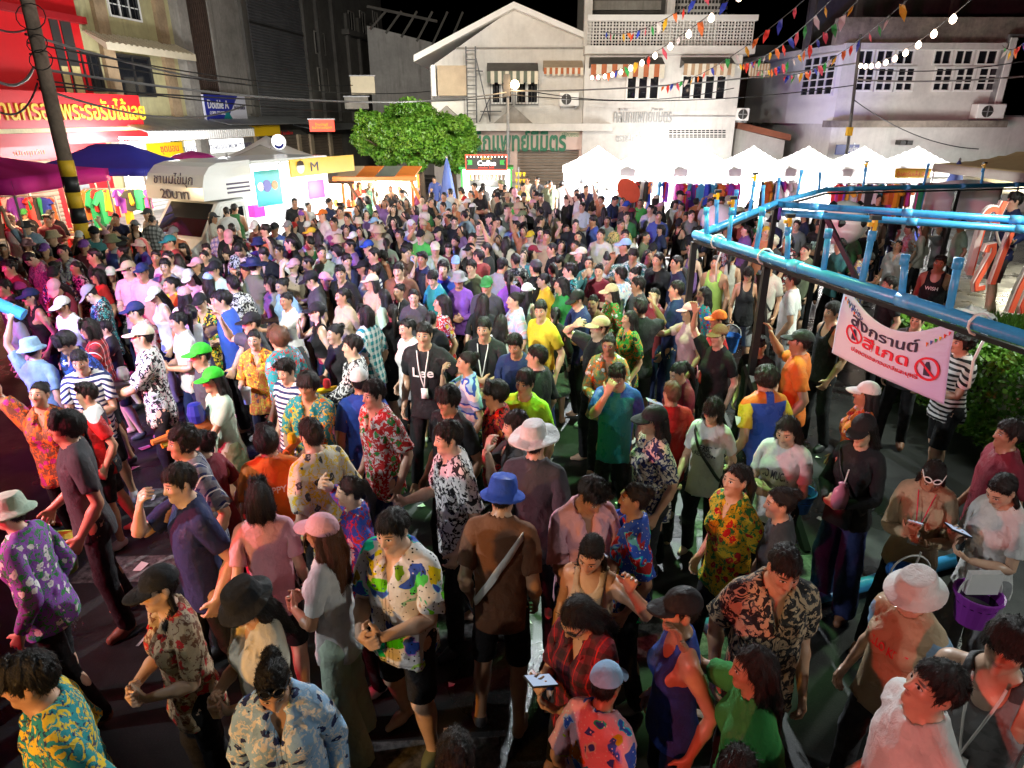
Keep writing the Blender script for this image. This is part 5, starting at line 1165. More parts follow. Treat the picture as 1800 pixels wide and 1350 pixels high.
# ---- canopies
def canopy(name, label, c, w, d, z_eave, z_peak, m, ridge=0, leg=1, val=.22, rot=0, group=None, side=None, vm=None, texts=(), curve=.55, backwall=None):
    t = thing(name, label, 'canopy tent', (c[0], c[1], 0), rot, group)
    def roof(u, v):
        x = (u * 2 - 1); y = (v * 2 - 1); k = max(max(abs(x) - ridge, 0) / (1 - ridge), abs(y)); h = (1 - k); h = h * (1 - curve) + h * h * curve
        return (x * w / 2, y * d / 2, z_eave + (z_peak - z_eave) * h)
    MB().grid(roof, 16, 16).build('roof', M[m], t, smooth=True, **({} if m == 'tent_white' else dict(solid=.008)))
    for (a, b, e) in (((-w / 2, -d / 2), (w / 2, -d / 2), 0), ((w / 2, -d / 2), (w / 2, d / 2), 1), ((w / 2, d / 2), (-w / 2, d / 2), 2), ((-w / 2, d / 2), (-w / 2, -d / 2), 3)):
        nx, ny = nrm((b[1] - a[1], a[0] - b[0], 0))[:2]
        def vf(u, v): x = a[0] + (b[0] - a[0]) * u; y = a[1] + (b[1] - a[1]) * u; s_ = .012 * math.sin(u * 22) * v; return (x + nx * (s_ + .006), y + ny * (s_ + .006), z_eave + .01 - val * v)
        MB().grid(vf, 12, 2).build('valance', M[vm or m], t, smooth=True, **({} if m == 'tent_white' else dict(solid=.006)))
    for x in (-1, 1):
        for y in (-1, 1): MB().tube([(x * (w / 2 - .04), y * (d / 2 - .04), 0), (x * (w / 2 - .04), y * (d / 2 - .04), z_eave)], .022, 6).build('leg', M['metal_grey'], t)
    fr = MB()
    for x in (-1, 1): fr.bar((x * (w / 2 - .05), -d / 2 + .05, z_eave - .05), (x * (w / 2 - .05), d / 2 - .05, z_eave - .05), .025)
    for y in (-1, 1): fr.bar((-w / 2 + .05, y * (d / 2 - .05), z_eave - .05), (w / 2 - .05, y * (d / 2 - .05), z_eave - .05), .025)
    fr.build('frame', M['metal_grey'], t)
    if backwall: MB().grid(lambda u, v: (-w / 2 + .03 + (w - .06) * u, d / 2 - .08 + .02 * math.sin(u * 30), .05 + (z_eave - .1) * v), 24, 2).build('back_wall', M[backwall], t, smooth=True, solid=.008)
    for (tx, sz_, px_) in texts: text_on(tx, M['white_paint'], t, lambda u, v, n: (px_ + u, -d / 2 - .02 - n, z_eave - val * .5 + v), sz_, None, .004)
    return t
TY = 20.4; G_ = 'white market tents in a row'
for i, px in enumerate((1050, 1138, 1228, 1320, 1415, 1512, 1605)):
    c = on_y(px, 300, TY); zp = on_y(px, 256, TY)[2]; ze = on_y(px, 298, TY - .95)[2]
    canopy('market_tent', ['small white market tent nearest the clinic shutter', 'glaring white market tent beside the red fabric disc', 'glaring white market tent in the middle of the row', 'white market tent beside the lean-to shed', 'white market tent in front of the dark alley', 'white market tent next to the dark blue sign', 'white market tent with a yellow and red banner on its front'][i],
           (c[0], TY), 1.92, 1.9, ze, zp, 'tent_white', val=.2, group=G_, curve=.25, backwall='sheet_white')
    lt = thing('tent_lamp', 'bright white tube lamp hung under the %s white tent from the left' % ['first', 'second', 'third', 'fourth', 'fifth', 'sixth', 'seventh'][i], 'lamp'); MB().tube([(c[0] - .5, TY, ze - .05), (c[0] + .5, TY, ze - .05)], .03, 8).build('tube', M['lamp_white'], lt); MB().box((c[0] - .55, TY - .04, ze - .02), (c[0] + .55, TY + .04, ze + .02)).build('holder', M['white_paint'], lt)
    bulb('tent_lamp_light', (c[0], TY - .15, ze - .18), [800, 1700, 1700, 500, 210, 190, 190][i], (1, .98, .95), .25)
c = on_y(1604, 305, TY - 1); bt = thing('banner_strip', 'yellow and red banner hung on the front of the rightmost white tent', 'banner'); MB().box((c[0] - .5, TY - 1.02, c[2] - .12), (c[0] + .5, TY - 1.0, c[2] + .14)).build('cloth', M['gold'], bt); text_on('รับสกรีนเสื้อ 049', M['text_red'], bt, lambda u, v, n: (c[0] + u, TY - 1.02 - n, c[2] + v), .9, .14, .004)
c = on_y(1800, 300, 17.5); canopy('olive_canopy', 'large olive and grey canopy sweeping in at the right edge', (c[0] + 1.0, 17.5), 4.6, 3.4, 2.25, on_y(1800, 250, 17.5)[2] + .2, 'olive_canopy', vm='grey_canopy', curve=.8); bulb('tent_lamp_light', (c[0] + .6, 17.5, 2.1), 220, (1, .93, .7), .2)
c = on_y(1745, 318, 19); canopy('grey_tent', 'low grey tent behind the far blue pipe at right', (c[0], 19), 2.2, 2, 1.75, 2.15, 'grey_canopy')
c = on_y(25, 320, 13.2); mag = canopy('magenta_tent', 'magenta market canopy with white stickers at the left edge', (c[0] - .85, 13.6), 3.2, 3.0, on_y(90, 317, 12.2)[2], on_y(0, 270, 13.6)[2], 'magenta_cloth', val=.26, curve=.4)
for x, w_ in ((-.1, .34), (.75, .36)): MB().box((x - w_ / 2, -1.52, on_y(90, 317, 12.2)[2] - .22), (x + w_ / 2, -1.512, on_y(90, 317, 12.2)[2] - .04)).build('sticker', M['white_paint'], mag); text_on('ร้านนี้น้ำ', M['text_dark'], mag, lambda u, v, n: (x + u, -1.513 - n, on_y(90, 317, 12.2)[2] - .13 + v), w_ * .8, .09, .003)
hm = MB().prism([(.0, -.075), (.075, .0), (.07, .045), (.035, .06), (0, .03), (-.035, .06), (-.07, .045), (-.075, 0)], -.004, 0, 1).build('heart', M['white_paint'], mag); hm.location = (1.25, -1.522, on_y(90, 317, 12.2)[2] - .13)
c = on_y(196, 297, 16.5); ze = on_y(196, 299, 15.2)[2]; canopy('blue_tent', 'dark blue market canopy beside the leaning pole', (c[0] + .1, 16.5), 2.75, 2.6, ze, on_y(190, 253, 16.5)[2], 'blue_cloth', ridge=.34, val=.14, curve=.45)
c = on_y(300, 275, 20); t = thing('parasol', 'pink parasol behind the white food truck', 'parasol', (c[0] + .4, 20.5, 0)); MB().lathe([(1.05, 2.1), (.9, 2.22), (.5, 2.42), (.02, 2.52)], n=8).build('canopy', M['purple_cloth'], t, solid=.01); MB().tube([(0, 0, 0), (0, 0, 2.5)], .02, 6).build('pole', M['metal_grey'], t)
c = on_y(473, 280, 20); canopy('cream_tent', 'cream market tent behind the yellow stall sign', (c[0], 20), 2.1, 2.1, on_y(473, 281, 19)[2], on_y(473, 238, 20)[2], 'tent_white', val=.15, curve=.3); c = on_y(458, 280, 18.6); canopy('grey_tent', 'small grey tent in front of the cream tent', (c[0], 18.7), 1.5, 1.4, on_y(473, 281, 18)[2], on_y(460, 254, 18.7)[2], 'grey_canopy', val=.1, curve=.3)
def closed_parasol(px, py0, Y, m, label, h=1.9, r=.26):
    c = on_y(px, py0, Y); t = thing('parasol', label, 'parasol', (c[0], Y, 0)); z1 = c[2]; pr = []
    b = MB(); n = 20; V = []; zs = np.linspace(0, 1, 8)
    for f in zs: V += [(math.cos(2 * math.pi * j / n) * (r * (1 - f) ** .8 + .02) * (1 + .22 * (j % 2)), math.sin(2 * math.pi * j / n) * (r * (1 - f) ** .8 + .02) * (1 + .22 * (j % 2)), z1 - h * (1 - f)) for j in range(n)]
    b.add(V, [(i * n + j, i * n + (j + 1) % n, (i + 1) * n + (j + 1) % n, (i + 1) * n + j) for i in range(7) for j in range(n)]).build('canopy', M[m], t, smooth=True)
    MB().tube([(0, 0, 0), (0, 0, z1 + .05)], .022, 6).build('pole', M['metal_grey'], t); MB().lathe([(.03, 0), (.04, .03), (.01, .07)], (0, 0, z1), 8).build('finial', M['metal_grey'], t)
closed_parasol(785, 278, 21.5, 'parasol_blue', 'closed blue parasol standing beside the round trees', 1.25, .2); closed_parasol(1687, 282, 18.5, 'parasol_blue', 'closed dark parasol among the right hand tents', .8, .2)

# ---- clothes racks with hanging garments
GC = [(.65, .03, .03), (.02, .05, .40), (.70, .35, .02), (.02, .32, .12), (.55, .05, .30), (.70, .68, .64), (.20, .04, .38), (.65, .16, .03), (.05, .30, .45), (.03, .03, .03)]
GM = [simple('garment cloth %d' % i, c, .75, var=.1, vscale=5) for i, c in enumerate(GC)]
def garment_mesh():
    b = MB(); n = 10; pr = [(0, .02), (.04, .10), (.12, .13), (.30, .12), (.52, .14)]
    V = []
    for h, w_ in pr: V += [(math.cos(2 * math.pi * j / n) * .035 * (1 + .5 * (j % 2)), math.sin(2 * math.pi * j / n) * w_, -h) for j in range(n)]
    return b.add(V, [(i * n + j, i * n + (j + 1) % n, (i + 1) * n + (j + 1) % n, (i + 1) * n + j) for i in range(4) for j in range(n)] + [tuple(range(n - 1, -1, -1)), tuple(range(4 * n, 5 * n))]).mesh('garment')
GME = garment_mesh()
def shirt_mesh(w, ln, sl):
    b = MB().prism([(-.03, 0), (-w * .5, -.03), (-w * .5 - sl, -.03 - sl * 1.3), (-w * .5 - sl + .06, -.07 - sl * 1.3), (-w * .5 + .02, -.16), (-w * .48, -ln), (-w * .2, -ln - .025), (w * .1, -ln + .01), (w * .5, -ln - .02), (w * .5 - .02, -.16), (w * .5 + sl - .06, -.07 - sl * 1.3), (w * .5 + sl, -.03 - sl * 1.3), (w * .5, -.03), (.03, 0), (0, -.03)], -.02, .02, 0); return b.mesh('garment')
GMES = [GME, shirt_mesh(.30, .50, .12), shirt_mesh(.26, .42, .08), shirt_mesh(.2, .75, .02)]
for g_ in GMES: g_.materials.append(None)
def rack(x0, y0, x1, y1, z, n, label, seed, sc_=1.0):
    t = thing('clothes_rack', label, 'clothes rack', group='market clothes racks'); rng = random.Random(seed)
    MB().bar((x0, y0, z), (x1, y1, z), .03).build('rail', M['metal_grey'], t)
    for x, y in ((x0, y0), (x1, y1)): MB().bar((x, y, 0), (x, y, z), .03).build('post', M['metal_grey'], t)
    for k in range(n):
        f = (k + .5 + rng.uniform(-.35, .35)) / n
        if rng.random() < .14: continue
        o = link('garment', rng.choice(GMES), GM[0], t); o.material_slots[0].link = 'OBJECT'; o.material_slots[0].material = GM[rng.randrange(len(GM))]; s_ = sc_ * rng.uniform(.75, 1.2); o.scale = (s_ * rng.uniform(.7, 1.6), s_ * rng.uniform(.7, 1.2), s_ * rng.uniform(.55, 1.35)); o.location = (x0 + (x1 - x0) * f, y0 + (y1 - y0) * f, z - .02); o.rotation_euler = (rng.uniform(-.07, .07), rng.uniform(-.07, .07), rng.uniform(-.6, .6) + (1.57 if rng.random() < .35 else 0))
for i, (p0, p1, py, Y, n, lb) in enumerate(((1118, 1180, 318, 18.2, 15, 'clothes rack full of bright garments beside the red fabric disc'), (1190, 1235, 322, 18.0, 10, 'short clothes rack under the middle of the glaring tents'), (1240, 1300, 322, 17.6, 12, 'clothes rack with orange and red garments behind the pipe corner'),
     (1340, 1400, 318, 17.0, 14, 'clothes rack behind the sloping blue pipe'), (1470, 1560, 322, 16.4, 22, 'long clothes rack of striped garments behind the far blue pipe'), (1562, 1600, 322, 16.4, 9, 'clothes rack between the long rack and the grey sheet'), (1614, 1660, 322, 16.4, 12, 'clothes rack beside the hanging grey sheet'))):
    a, b = on_y(p0, py, Y), on_y(p1, py, Y); rack(a[0], Y, b[0], Y, a[2], n, lb, i, 1.25)
c = on_y(1105, 335, 17.6); t = thing('fabric_disc', 'round orange red pop-up fabric disc leaning by the clothes rack', 'fabric disc', (c[0], 17.6, c[2])); mb = MB().lathe([(.0, .02), (.36, .012), (.38, .0), (.36, -.012), (.0, -.02)], n=24, sy=.8); o = mb.build('disc', M['letter_red'], t); o.rotation_euler = (rad(70), rad(25), rad(20)); MB().bar((0, .15, -.5), (0, .3, -c[2]), .03).build('stand', M['metal_grey'], t)
c = on_y(1690, 352, 13.5); o = MB().grid(lambda u, v: (c[0] - .75 + 1.5 * u, 13.5 + .05 * math.sin(u * 12) , c[2] + .28 - .75 * v + .12 * math.sin(u * 3.1) * (1 - v)), 24, 6).build('hanging_sheet', M['sheet_white'], smooth=True, solid=.006); tag(o, 'grey white cloth banner hung behind the blue pipes at right', 'cloth banner')

# ---- stalls on the left
def table(name, label, c, w, d, h, m, rot=0):
    t = thing(name, label, 'table', (c[0], c[1], 0), rot); MB().box((-w / 2, -d / 2, h - .04), (w / 2, d / 2, h)).build('top', M['table_top'], t)
    MB().grid(lambda u, v: (-w / 2 + w * u, -d / 2 - .012 - .012 * math.sin(u * 40), h - .04 - (h - .1) * v), 40, 1).build('skirt', M[m], t, solid=.006)
    for x in (-1, 1):
        for y in (-1, 1): MB().bar((x * (w / 2 - .05), y * (d / 2 - .05), 0), (x * (w / 2 - .05), y * (d / 2 - .05), h - .04), .04).build('leg', M['metal_grey'], t)
    return t
FOODC = [simple('food %d' % i, c, .5, var=.3, vscale=12) for i, c in enumerate(((.45, .20, .04), (.55, .32, .08), (.30, .10, .03), (.55, .45, .15), (.50, .08, .05), (.2, .3, .06)))]
def goods(c, w, d, h, seed, label, n=9):
    rng = random.Random(seed)
    for k in range(n):
        x = c[0] - w / 2 + w * (k % 5 + .5) / 5; y = c[1] - d / 2 + d * (k // 5 + .5) / 2; o = thing('food_tray', '%s, %s' % (label, ['front left', 'second in front', 'front middle', 'fourth in front', 'front right', 'back left', 'second behind', 'back middle', 'fourth behind'][k]), 'food tray', (x, y, h)); b = MB().box((-.17, -.13, 0), (.17, .13, .02)).box((-.17, -.13, .02), (-.16, .13, .06)).box((.16, -.13, .02), (.17, .13, .06)).box((-.16, -.13, .02), (.16, -.12, .06)).box((-.16, .12, .02), (.16, .13, .06)).build('tray', M['metal_grey'], o)
        f = MB()
        for j in range(12): f.lathe([(.01, -.02), (.035, -.01), (.04, .01), (.02, .03)], (rng.uniform(-.12, .12), rng.uniform(-.08, .08), .05 + rng.uniform(0, .03)), 6)
        f.build('snack', FOODC[rng.randrange(6)], o)
c = on_y(215, 395, 15.0); zt = on_y(150, 372, 14.6)[2]
table('stall_table', 'food stall table with red skirt under the dark blue canopy', (on_y(160, 372, 15.2)[0], 15.3), 2.0, .8, .95, 'red_cloth'); goods((on_y(160, 372, 15.2)[0], 15.3), 1.9, .7, .95, 3, 'steel tray of fried snacks on the red skirted table', 9)
table('stall_table', 'white stall table between the blue canopy and the food truck', (on_y(214, 372, 15.6)[0] + .1, 16.0), 1.2, .8, .9, 'sheet_white')
a, b = on_y(135, 318, 17.2), on_y(250, 318, 17.2); rack(a[0], 17.4, b[0], 17.4, 1.75, 16, 'clothes rack at the back of the dark blue canopy', 21, 1.2)
a, b = on_y(-20, 335, 14.6), on_y(88, 335, 14.6); rack(a[0], 14.7, b[0], 14.7, 1.85, 13, 'clothes rack of pale garments under the magenta canopy', 22, 1.3)
for px, py, Y, P_, lb in ((150, 305, 16.2, 260, 'warm bulb glowing under the left half of the dark blue canopy'), (225, 305, 16.4, 260, 'warm bulb glowing under the right half of the dark blue canopy'), (40, 325, 13.6, 160, 'warm bulb glowing under the magenta canopy')):
    c = on_y(px, py, Y); t = thing('hanging_bulb', lb, 'lamp', c); MB().lathe([(.015, .10), (.02, .06), (.06, .0), (.04, -.05), (.005, -.07)], n=10).build('glass', M['lamp_warm'], t); MB().tube([(0, 0, .1), (0, 0, .35)], .008, 5).build('cord', M['cable'], t); bulb('stall_bulb_light', c - np.array((0, .1, .12)), P_, (1, .70, .36), .12)
for px, py, Y, P_ in ((240, 246, 22.8, 190), (300, 262, 22.5, 420), (390, 262, 24.5, 420)):
    bulb('shop_tube_light', on_y(px, py, Y), P_, (.96, .98, 1), .3)
for px, py, Y, P_ in ((1180, 268, 24.2, 230), (1265, 268, 24.2, 130), (1580, 262, 23.2, 110), (1720, 262, 22.6, 140)): bulb('tent_row_light', on_y(px, py, Y), P_, (1, .99, .96), .4)
t = thing('shop_tube', 'white tube lamp under the awning of the yellow shophouse', 'lamp'); a, b = on_y(210, 243, 22.3), on_y(285, 243, 24.2); MB().tube([a, b], .04, 8).build('tube', M['lamp_white'], t)
# ================================================================ FOOD TRUCK
def food_truck():
    t = thing('food_truck', 'white milk tea truck with a tall rounded box over its cab and black Thai lettering', 'food truck', (-7.57, 14.3, 0), rad(-25))
    W2 = .80
    b = MB().prism([(0, .34), (-.03, .50), (0, .80), (.38, .99), (.95, 1.70), (1.72, 1.76), (1.72, .34)], -W2, W2, 0).build('body', M['van_white'], t, bevel=.035)
    MB().add([(-.70, .405, 1.03), (.70, .405, 1.03), (.66, .925, 1.665), (-.66, .925, 1.665)], [(0, 1, 2, 3)]).build('windscreen', M['car_glass'], t, solid=.02)
    d = MB().prism([(.62, .42), (.62, .98), (1.0, 1.62), (1.66, 1.66), (1.66, .42)], W2, W2 + .014, 0).build('door', M['van_white'], t)
    MB().prism([(.78, 1.04), (1.06, 1.54), (1.58, 1.57), (1.58, 1.04)], W2 + .014, W2 + .022, 0).build('window', M['car_glass'], d); MB().box((W2 + .014, 1.45, .9), (W2 + .04, 1.60, .93)).build('handle', M['black'], d)
    MB().box((W2 + .014, .66, .78), (W2 + .02, 1.64, .84)).box((W2 + .014, .66, .70), (W2 + .02, 1.64, .73)).build('stripe', M['navy_stripe'], d); text_on('CARRY', M['navy_stripe'], d, lambda u, v, n: (W2 + .014 + n, 1.38 + u, .62 + v), .34, .08, .004, .02)
    for s in (-1, 1):
        MB().lathe([(.02, -.02), (.10, -.015), (.11, .0), (.10, .015)], (s * .58, -.03, .72), 12).build('headlight', M['rim'], t); MB().bar((s * (W2 + .02), .70, 1.05), (s * (W2 + .20), .66, 1.12), .05).box((s * (W2 + .12), .62, 1.05), (s * (W2 + .26), .68, 1.26)).build('mirror', M['black'], t)
        for y in (.86, 3.35):
            w = MB(lambda p: (p[2] + s * (W2 - .06), y + p[0], .29 + p[1])).lathe([(.20, -.09), (.28, -.085), (.29, -.05), (.29, .05), (.28, .085), (.20, .09)], n=20).build('wheel', M['rubber'], t, smooth=False)
            r = MB(lambda p: (p[2] + s * (W2 + .02), y + p[0], .29 + p[1]))
            r.lathe([(.17, .0), (.19, .015), (.205, .02)], n=20)
            for k in range(5):
                a = k * 1.2566; r.add([(math.cos(a - .28) * .18, math.sin(a - .28) * .18, .022 * s), (math.cos(a + .28) * .18, math.sin(a + .28) * .18, .022 * s), (math.cos(a + .2) * .05, math.sin(a + .2) * .05, .034 * s), (math.cos(a - .2) * .05, math.sin(a - .2) * .05, .034 * s)], [(0, 1, 2, 3)])
            r.build('rim', M['rim'], w)
            MB(lambda p: (p[2] + s * (W2 + .004), y + p[0], .29 + p[1])).lathe([(.30, 0), (.36, .02), (.37, 0)], n=20).build('wheel_arch', M['black'], t)
    MB().box((-W2 - .02, -.09, .34), (W2 + .02, .02, .52)).build('bumper', M['van_white'], t, bevel=.03)
    # tall box over the cab: rounded front
    pr = [(.50, 1.78), (.52, 2.05), (.62, 2.30), (.80, 2.46), (1.05, 2.53), (1.9, 2.55), (1.9, 1.78)]
    bx = MB()
    for i in range(len(pr) - 2):
        (y0, z0), (y1, z1) = pr[i], pr[i + 1]; k0 = .88 - .10 * (i / 5) ** 2; k1 = .88 - .10 * ((i + 1) / 5) ** 2
        bx.add([(-k0, y0, z0), (k0, y0, z0), (k1, y1, z1), (-k1, y1, z1)], [(0, 1, 2, 3)])
        for s in (-1, 1): bx.add([(s * k0, y0, z0), (s * k1, y1, z1), (s * .90, 1.9, z1), (s * .90, 1.9, z0)], [(0, 1, 2, 3)])
    bx.add([(-.88, .5, 1.78), (.88, .5, 1.78), (.9, 1.9, 1.78), (-.9, 1.9, 1.78)], [(0, 1, 2, 3)])
    c = bx.build('cab_box', M['van_white'], t)
    text_on('ชานมไข่มุก', M['text_dark'], c, lambda u, v, n: (u, .525 - n - .01 + max(0, v + .1) * .25, 2.19 + v), 1.2, .30, .006, .006); text_on('20บาท', M['text_dark'], c, lambda u, v, n: (u + .02, .50 - n - .004, 1.90 + v), .86, .20, .006, .008)
    for k in range(3): MB().box((.882, 1.15, 2.06 - k * .09), (.905, 1.80, 2.10 - k * .09)).build('small_print', M['text_dark'], c)
    # serving box
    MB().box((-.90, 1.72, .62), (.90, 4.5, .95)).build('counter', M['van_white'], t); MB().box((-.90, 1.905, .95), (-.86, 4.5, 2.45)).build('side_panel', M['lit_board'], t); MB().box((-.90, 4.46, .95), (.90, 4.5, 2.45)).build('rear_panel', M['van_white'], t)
    MB().box((-.92, 1.905, 2.45), (.92, 4.52, 2.53)).build('roof', M['van_white'], t); MB().add([(.90, 1.95, 2.40), (.90, 4.45, 2.40), (1.75, 4.45, 2.50), (1.75, 1.95, 2.50)], [(0, 1, 2, 3)]).build('awning', M['van_white'], t, solid=.03)
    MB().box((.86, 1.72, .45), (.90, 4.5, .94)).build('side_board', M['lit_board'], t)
    sb = MB().box((1.76, 2.2, 2.18), (1.80, 4.5, 2.56)).build('sign_board', M['sign_yellow'], t); text_on('M', M['text_dark'], sb, lambda u, v, n: (1.80 + n, 3.0 + u, 2.37 + v), .26, .2, .006)
    MB(lambda p: (1.805 + p[2], 2.52 + p[0], 2.37 + p[1])).lathe([(.02, .0), (.13, .0), (.13, .006), (.02, .006)], n=18).build('face_emblem', M['white_paint'], sb); MB(lambda p: (1.814 + p[2], 2.52 + p[0], 2.42 + p[1])).prism([(-.12, 0), (-.09, .08), (0, .11), (.09, .08), (.12, 0)], 0, .006, 2).build('hair_emblem', M['dark_wood'], sb)
    for k in range(4):
        MB().box((-.84, 2.1 + k * .6, 1.0), (-.60, 2.45 + k * .6, 1.3 + .1 * (k % 2))).build('machine', M['white_paint' if k % 2 else 'magenta_cloth'], t)
    MB().tube([(-.2, 2.1, 2.38), (-.2, 4.3, 2.38)], .03, 6).build('lamp', M['lamp_white'], t)
    pn = MB().box((.905, 1.95, 1.5), (.925, 2.75, 2.3)).build('poster', M['cyan_sign'], t); MB().box((.905, 3.7, 1.5), (.93, 4.3, 1.95)).build('menu_board', M['magenta_cloth'], t)
    for k, (y, r) in enumerate(((2.1, .1), (2.3, .14), (2.55, .1))): MB(lambda p: (.928 + p[2], y + p[0], 1.95 + p[1])).lathe([(.01, 0), (r, 0), (r, .004), (.01, .004)], n=14).build('drink_picture', M[['white_paint', 'blue_sign', 'orange'][k]], pn)
    return t
food_truck()
bulb('truck_light', (-6.2, 17.3, 2.2), 260, (1, .99, .97), .25); bulb('truck_light', (-4.7, 17.4, 1.75), 130, (1, .99, .97), .25)
def food_stall(label, c, w, d, zr, m, wl, warm, rot=0):
    t = thing('food_stall', label, 'food stall', (c[0], c[1], 0), rot)
    for k in range(4):
        x0 = -w / 2 - .15 + (w + .3) * k / 4; MB().add([(x0, -d / 2 - .3, zr + .02 * k), (x0 + (w + .3) / 4 - .02, -d / 2 - .3, zr + .02 * k), (x0 + (w + .3) / 4 - .02, d / 2, zr + .22), (x0, d / 2, zr + .22)], [(0, 1, 2, 3)]).build('roof_panel', M[['beige', m, 'metal_grey', m][k]], t, solid=.04)
    MB().box((-w / 2 - .18, -d / 2 - .36, zr - .06), (w / 2 + .18, -d / 2 - .28, zr + .06)).build('beam', M[m], t, bevel=.01)
    for x in (-1, 1):
        for y in (-1, 1): MB().bar((x * w / 2, y * d / 2, 0), (x * w / 2, y * d / 2, zr), .07).build('post', M[m], t)
    MB().bar((w / 2, -d / 2 - .25, zr - .05), (w / 2 + .28, -d / 2 - .1, 1.1), .07).build('brace', M[m], t)
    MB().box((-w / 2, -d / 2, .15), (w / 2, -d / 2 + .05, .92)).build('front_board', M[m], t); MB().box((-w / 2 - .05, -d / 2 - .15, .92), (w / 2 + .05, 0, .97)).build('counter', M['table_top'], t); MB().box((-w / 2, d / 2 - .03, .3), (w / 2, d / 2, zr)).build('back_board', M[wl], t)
    for k in range(5): MB().lathe([(.06, 0), (.08, .12), (.05, .2), (.02, .22)], (-w / 2 + w * (k + .5) / 5, -.35, .97), 8).build('jar', FOODC[k % 6], t)
    MB().tube([(-w * .3, 0, zr - .15), (w * .3, 0, zr - .15)], .03, 6).build('lamp', M['lamp_warm' if warm else 'lamp_white'], t)
    bulb('stall_light', (c[0], c[1] - .1, zr - .28), 330, (1, .74, .42) if warm else (1, .98, .92), .2); return t
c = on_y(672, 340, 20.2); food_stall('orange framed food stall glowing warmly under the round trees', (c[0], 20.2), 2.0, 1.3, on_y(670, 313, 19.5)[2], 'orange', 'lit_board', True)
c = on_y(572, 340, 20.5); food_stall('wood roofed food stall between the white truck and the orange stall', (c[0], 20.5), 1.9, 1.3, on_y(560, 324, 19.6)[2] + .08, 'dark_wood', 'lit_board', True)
for px, py, lb in ((541, 300, 'bare lit bulb at left over the wood roofed stall'), (560, 296, 'bare lit bulb over the middle of the wood roofed stall'), (524, 300, 'bare lit bulb beside the end of the yellow sign')):
    c = on_y(px, py, 19.0); t = thing('hanging_bulb', lb, 'lamp', c); MB().lathe([(.02, .12), (.03, .08), (.09, .0), (.06, -.08), (.005, -.10)], n=10).build('glass', M['lamp_warm'], t); MB().tube([(0, 0, .12), (0, 0, .3)], .008, 5).build('cord', M['cable'], t)
c = on_y(486, 266, 19.5); t = thing('pole_sign', 'round white fan shaped sign and cyan board on a thin pole over the truck', 'sign', (c[0], 19.5, 0)); MB().tube([(-.15, 0, 0), (-.15, 0, c[2] + .1)], .02, 6).build('pole', M['metal_grey'], t); MB(lambda p: (p[0] + .1, -.03 + p[2], p[1] + c[2] + .25)).lathe([(.01, 0), (.20, 0), (.20, .03), (.01, .03)], n=20).build('disc', M['lit_board'], t); MB().box((0, -.05, c[2] - .42), (.62, 0, c[2] - .08)).build('board', M['cyan_sign'], t); MB(lambda p: (p[0] + .1, -.045 + p[2], p[1] + c[2] + .22)).prism([(.15 * math.cos(a), .15 * math.sin(a)) for a in np.linspace(-2.6, -.2, 9)] + [(.11 * math.cos(a), .03 + .11 * math.sin(a)) for a in np.linspace(-.3, -2.5, 9)], 0, .01, 2).build('ring', M['blue_sign'], t)

# ---- coffee kiosk
c = on_y(855, 310, 22.0); zk = on_y(855, 297, 22)[2]; zt = on_y(855, 273, 22)[2]; t = thing('coffee_kiosk', 'small white coffee kiosk with a glowing red and black sign', 'kiosk', (c[0], 22.0, 0)); w_ = .82
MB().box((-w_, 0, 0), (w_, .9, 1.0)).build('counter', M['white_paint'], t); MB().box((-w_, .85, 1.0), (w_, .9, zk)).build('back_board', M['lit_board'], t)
for x in (-w_, w_ - .06): MB().box((x, 0, 1.0), (x + .06, .06, zk)).build('post', M['green'], t)
MB().box((-w_ - .05, -.1, zk), (w_ + .05, .95, zk + .06)).build('roof', M['green'], t)
sg = MB().box((-w_ * .78, -.14, zk - .02), (w_ * .80, -.06, zt)).build('sign_board', M['black'], t); fr = MB()
for a, b in (((-w_ * .8, zk - .04), (w_ * .82, zk)), ((-w_ * .8, zt), (w_ * .82, zt + .03)), ((-w_ * .8, zk), (-w_ * .77, zt)), ((w_ * .79, zk), (w_ * .82, zt))): fr.box((a[0], -.17, a[1]), (b[0], -.05, b[1]))
fr.build('frame', M['lit_red'], sg); zc_ = (zk + zt) / 2
text_on('Coffee', M['lit_coffee'], sg, lambda u, v, n: (u + .02, -.14 - n, zc_ - .02 + v), .58, .15, .01, .02); text_on('จ๊ะจ๋า', M['gold'], sg, lambda u, v, n: (u, -.14 - n, zc_ + .13 + v), .34, .09, .01); text_on('กาแฟสด โกโก้', M['lit_red'], sg, lambda u, v, n: (u, -.14 - n, zc_ - .15 + v), .5, .06, .01)
for s in (-1, 1): MB().prism([(s * .44, zc_ - .07), (s * .60, zc_ - .07), (s * .56, zc_), (s * .60, zc_ + .07), (s * .44, zc_ + .07)], -.152, -.142, 1).build('ribbon', M['green'], sg)
for k in range(12): MB().lathe([(.004, .02), (.018, 0), (.004, -.02)], (-w_ * .72 + k * w_ * .135, -.18, zt - .035), 6).build('bulb', M['bulb_warm'], sg)
for k in range(9): MB().lathe([(.04, 0), (.06, .14), (.062, .16)], (-.5 + k * .13, .3, 1.55), 8).build('cup', M['dark_wood' if k % 3 else 'gold'], t)
MB().box((-.55, .25, 1.35), (.6, .5, 1.54)).build('shelf', M['dark_frame'], t); MB().box((.1, .3, 1.05), (.5, .6, 1.32)).build('coffee_machine', M['metal_grey'], t)
c2 = MB()
for k in range(8):
    for j in range(3): c2.prism([(w_ + .1 + j * .12, zk - .1 - k * .2), (w_ + .2 + j * .12, zk - .1 - k * .2), (w_ + .15 + j * .12, zk - .25 - k * .2)], -.05, -.04, 1)
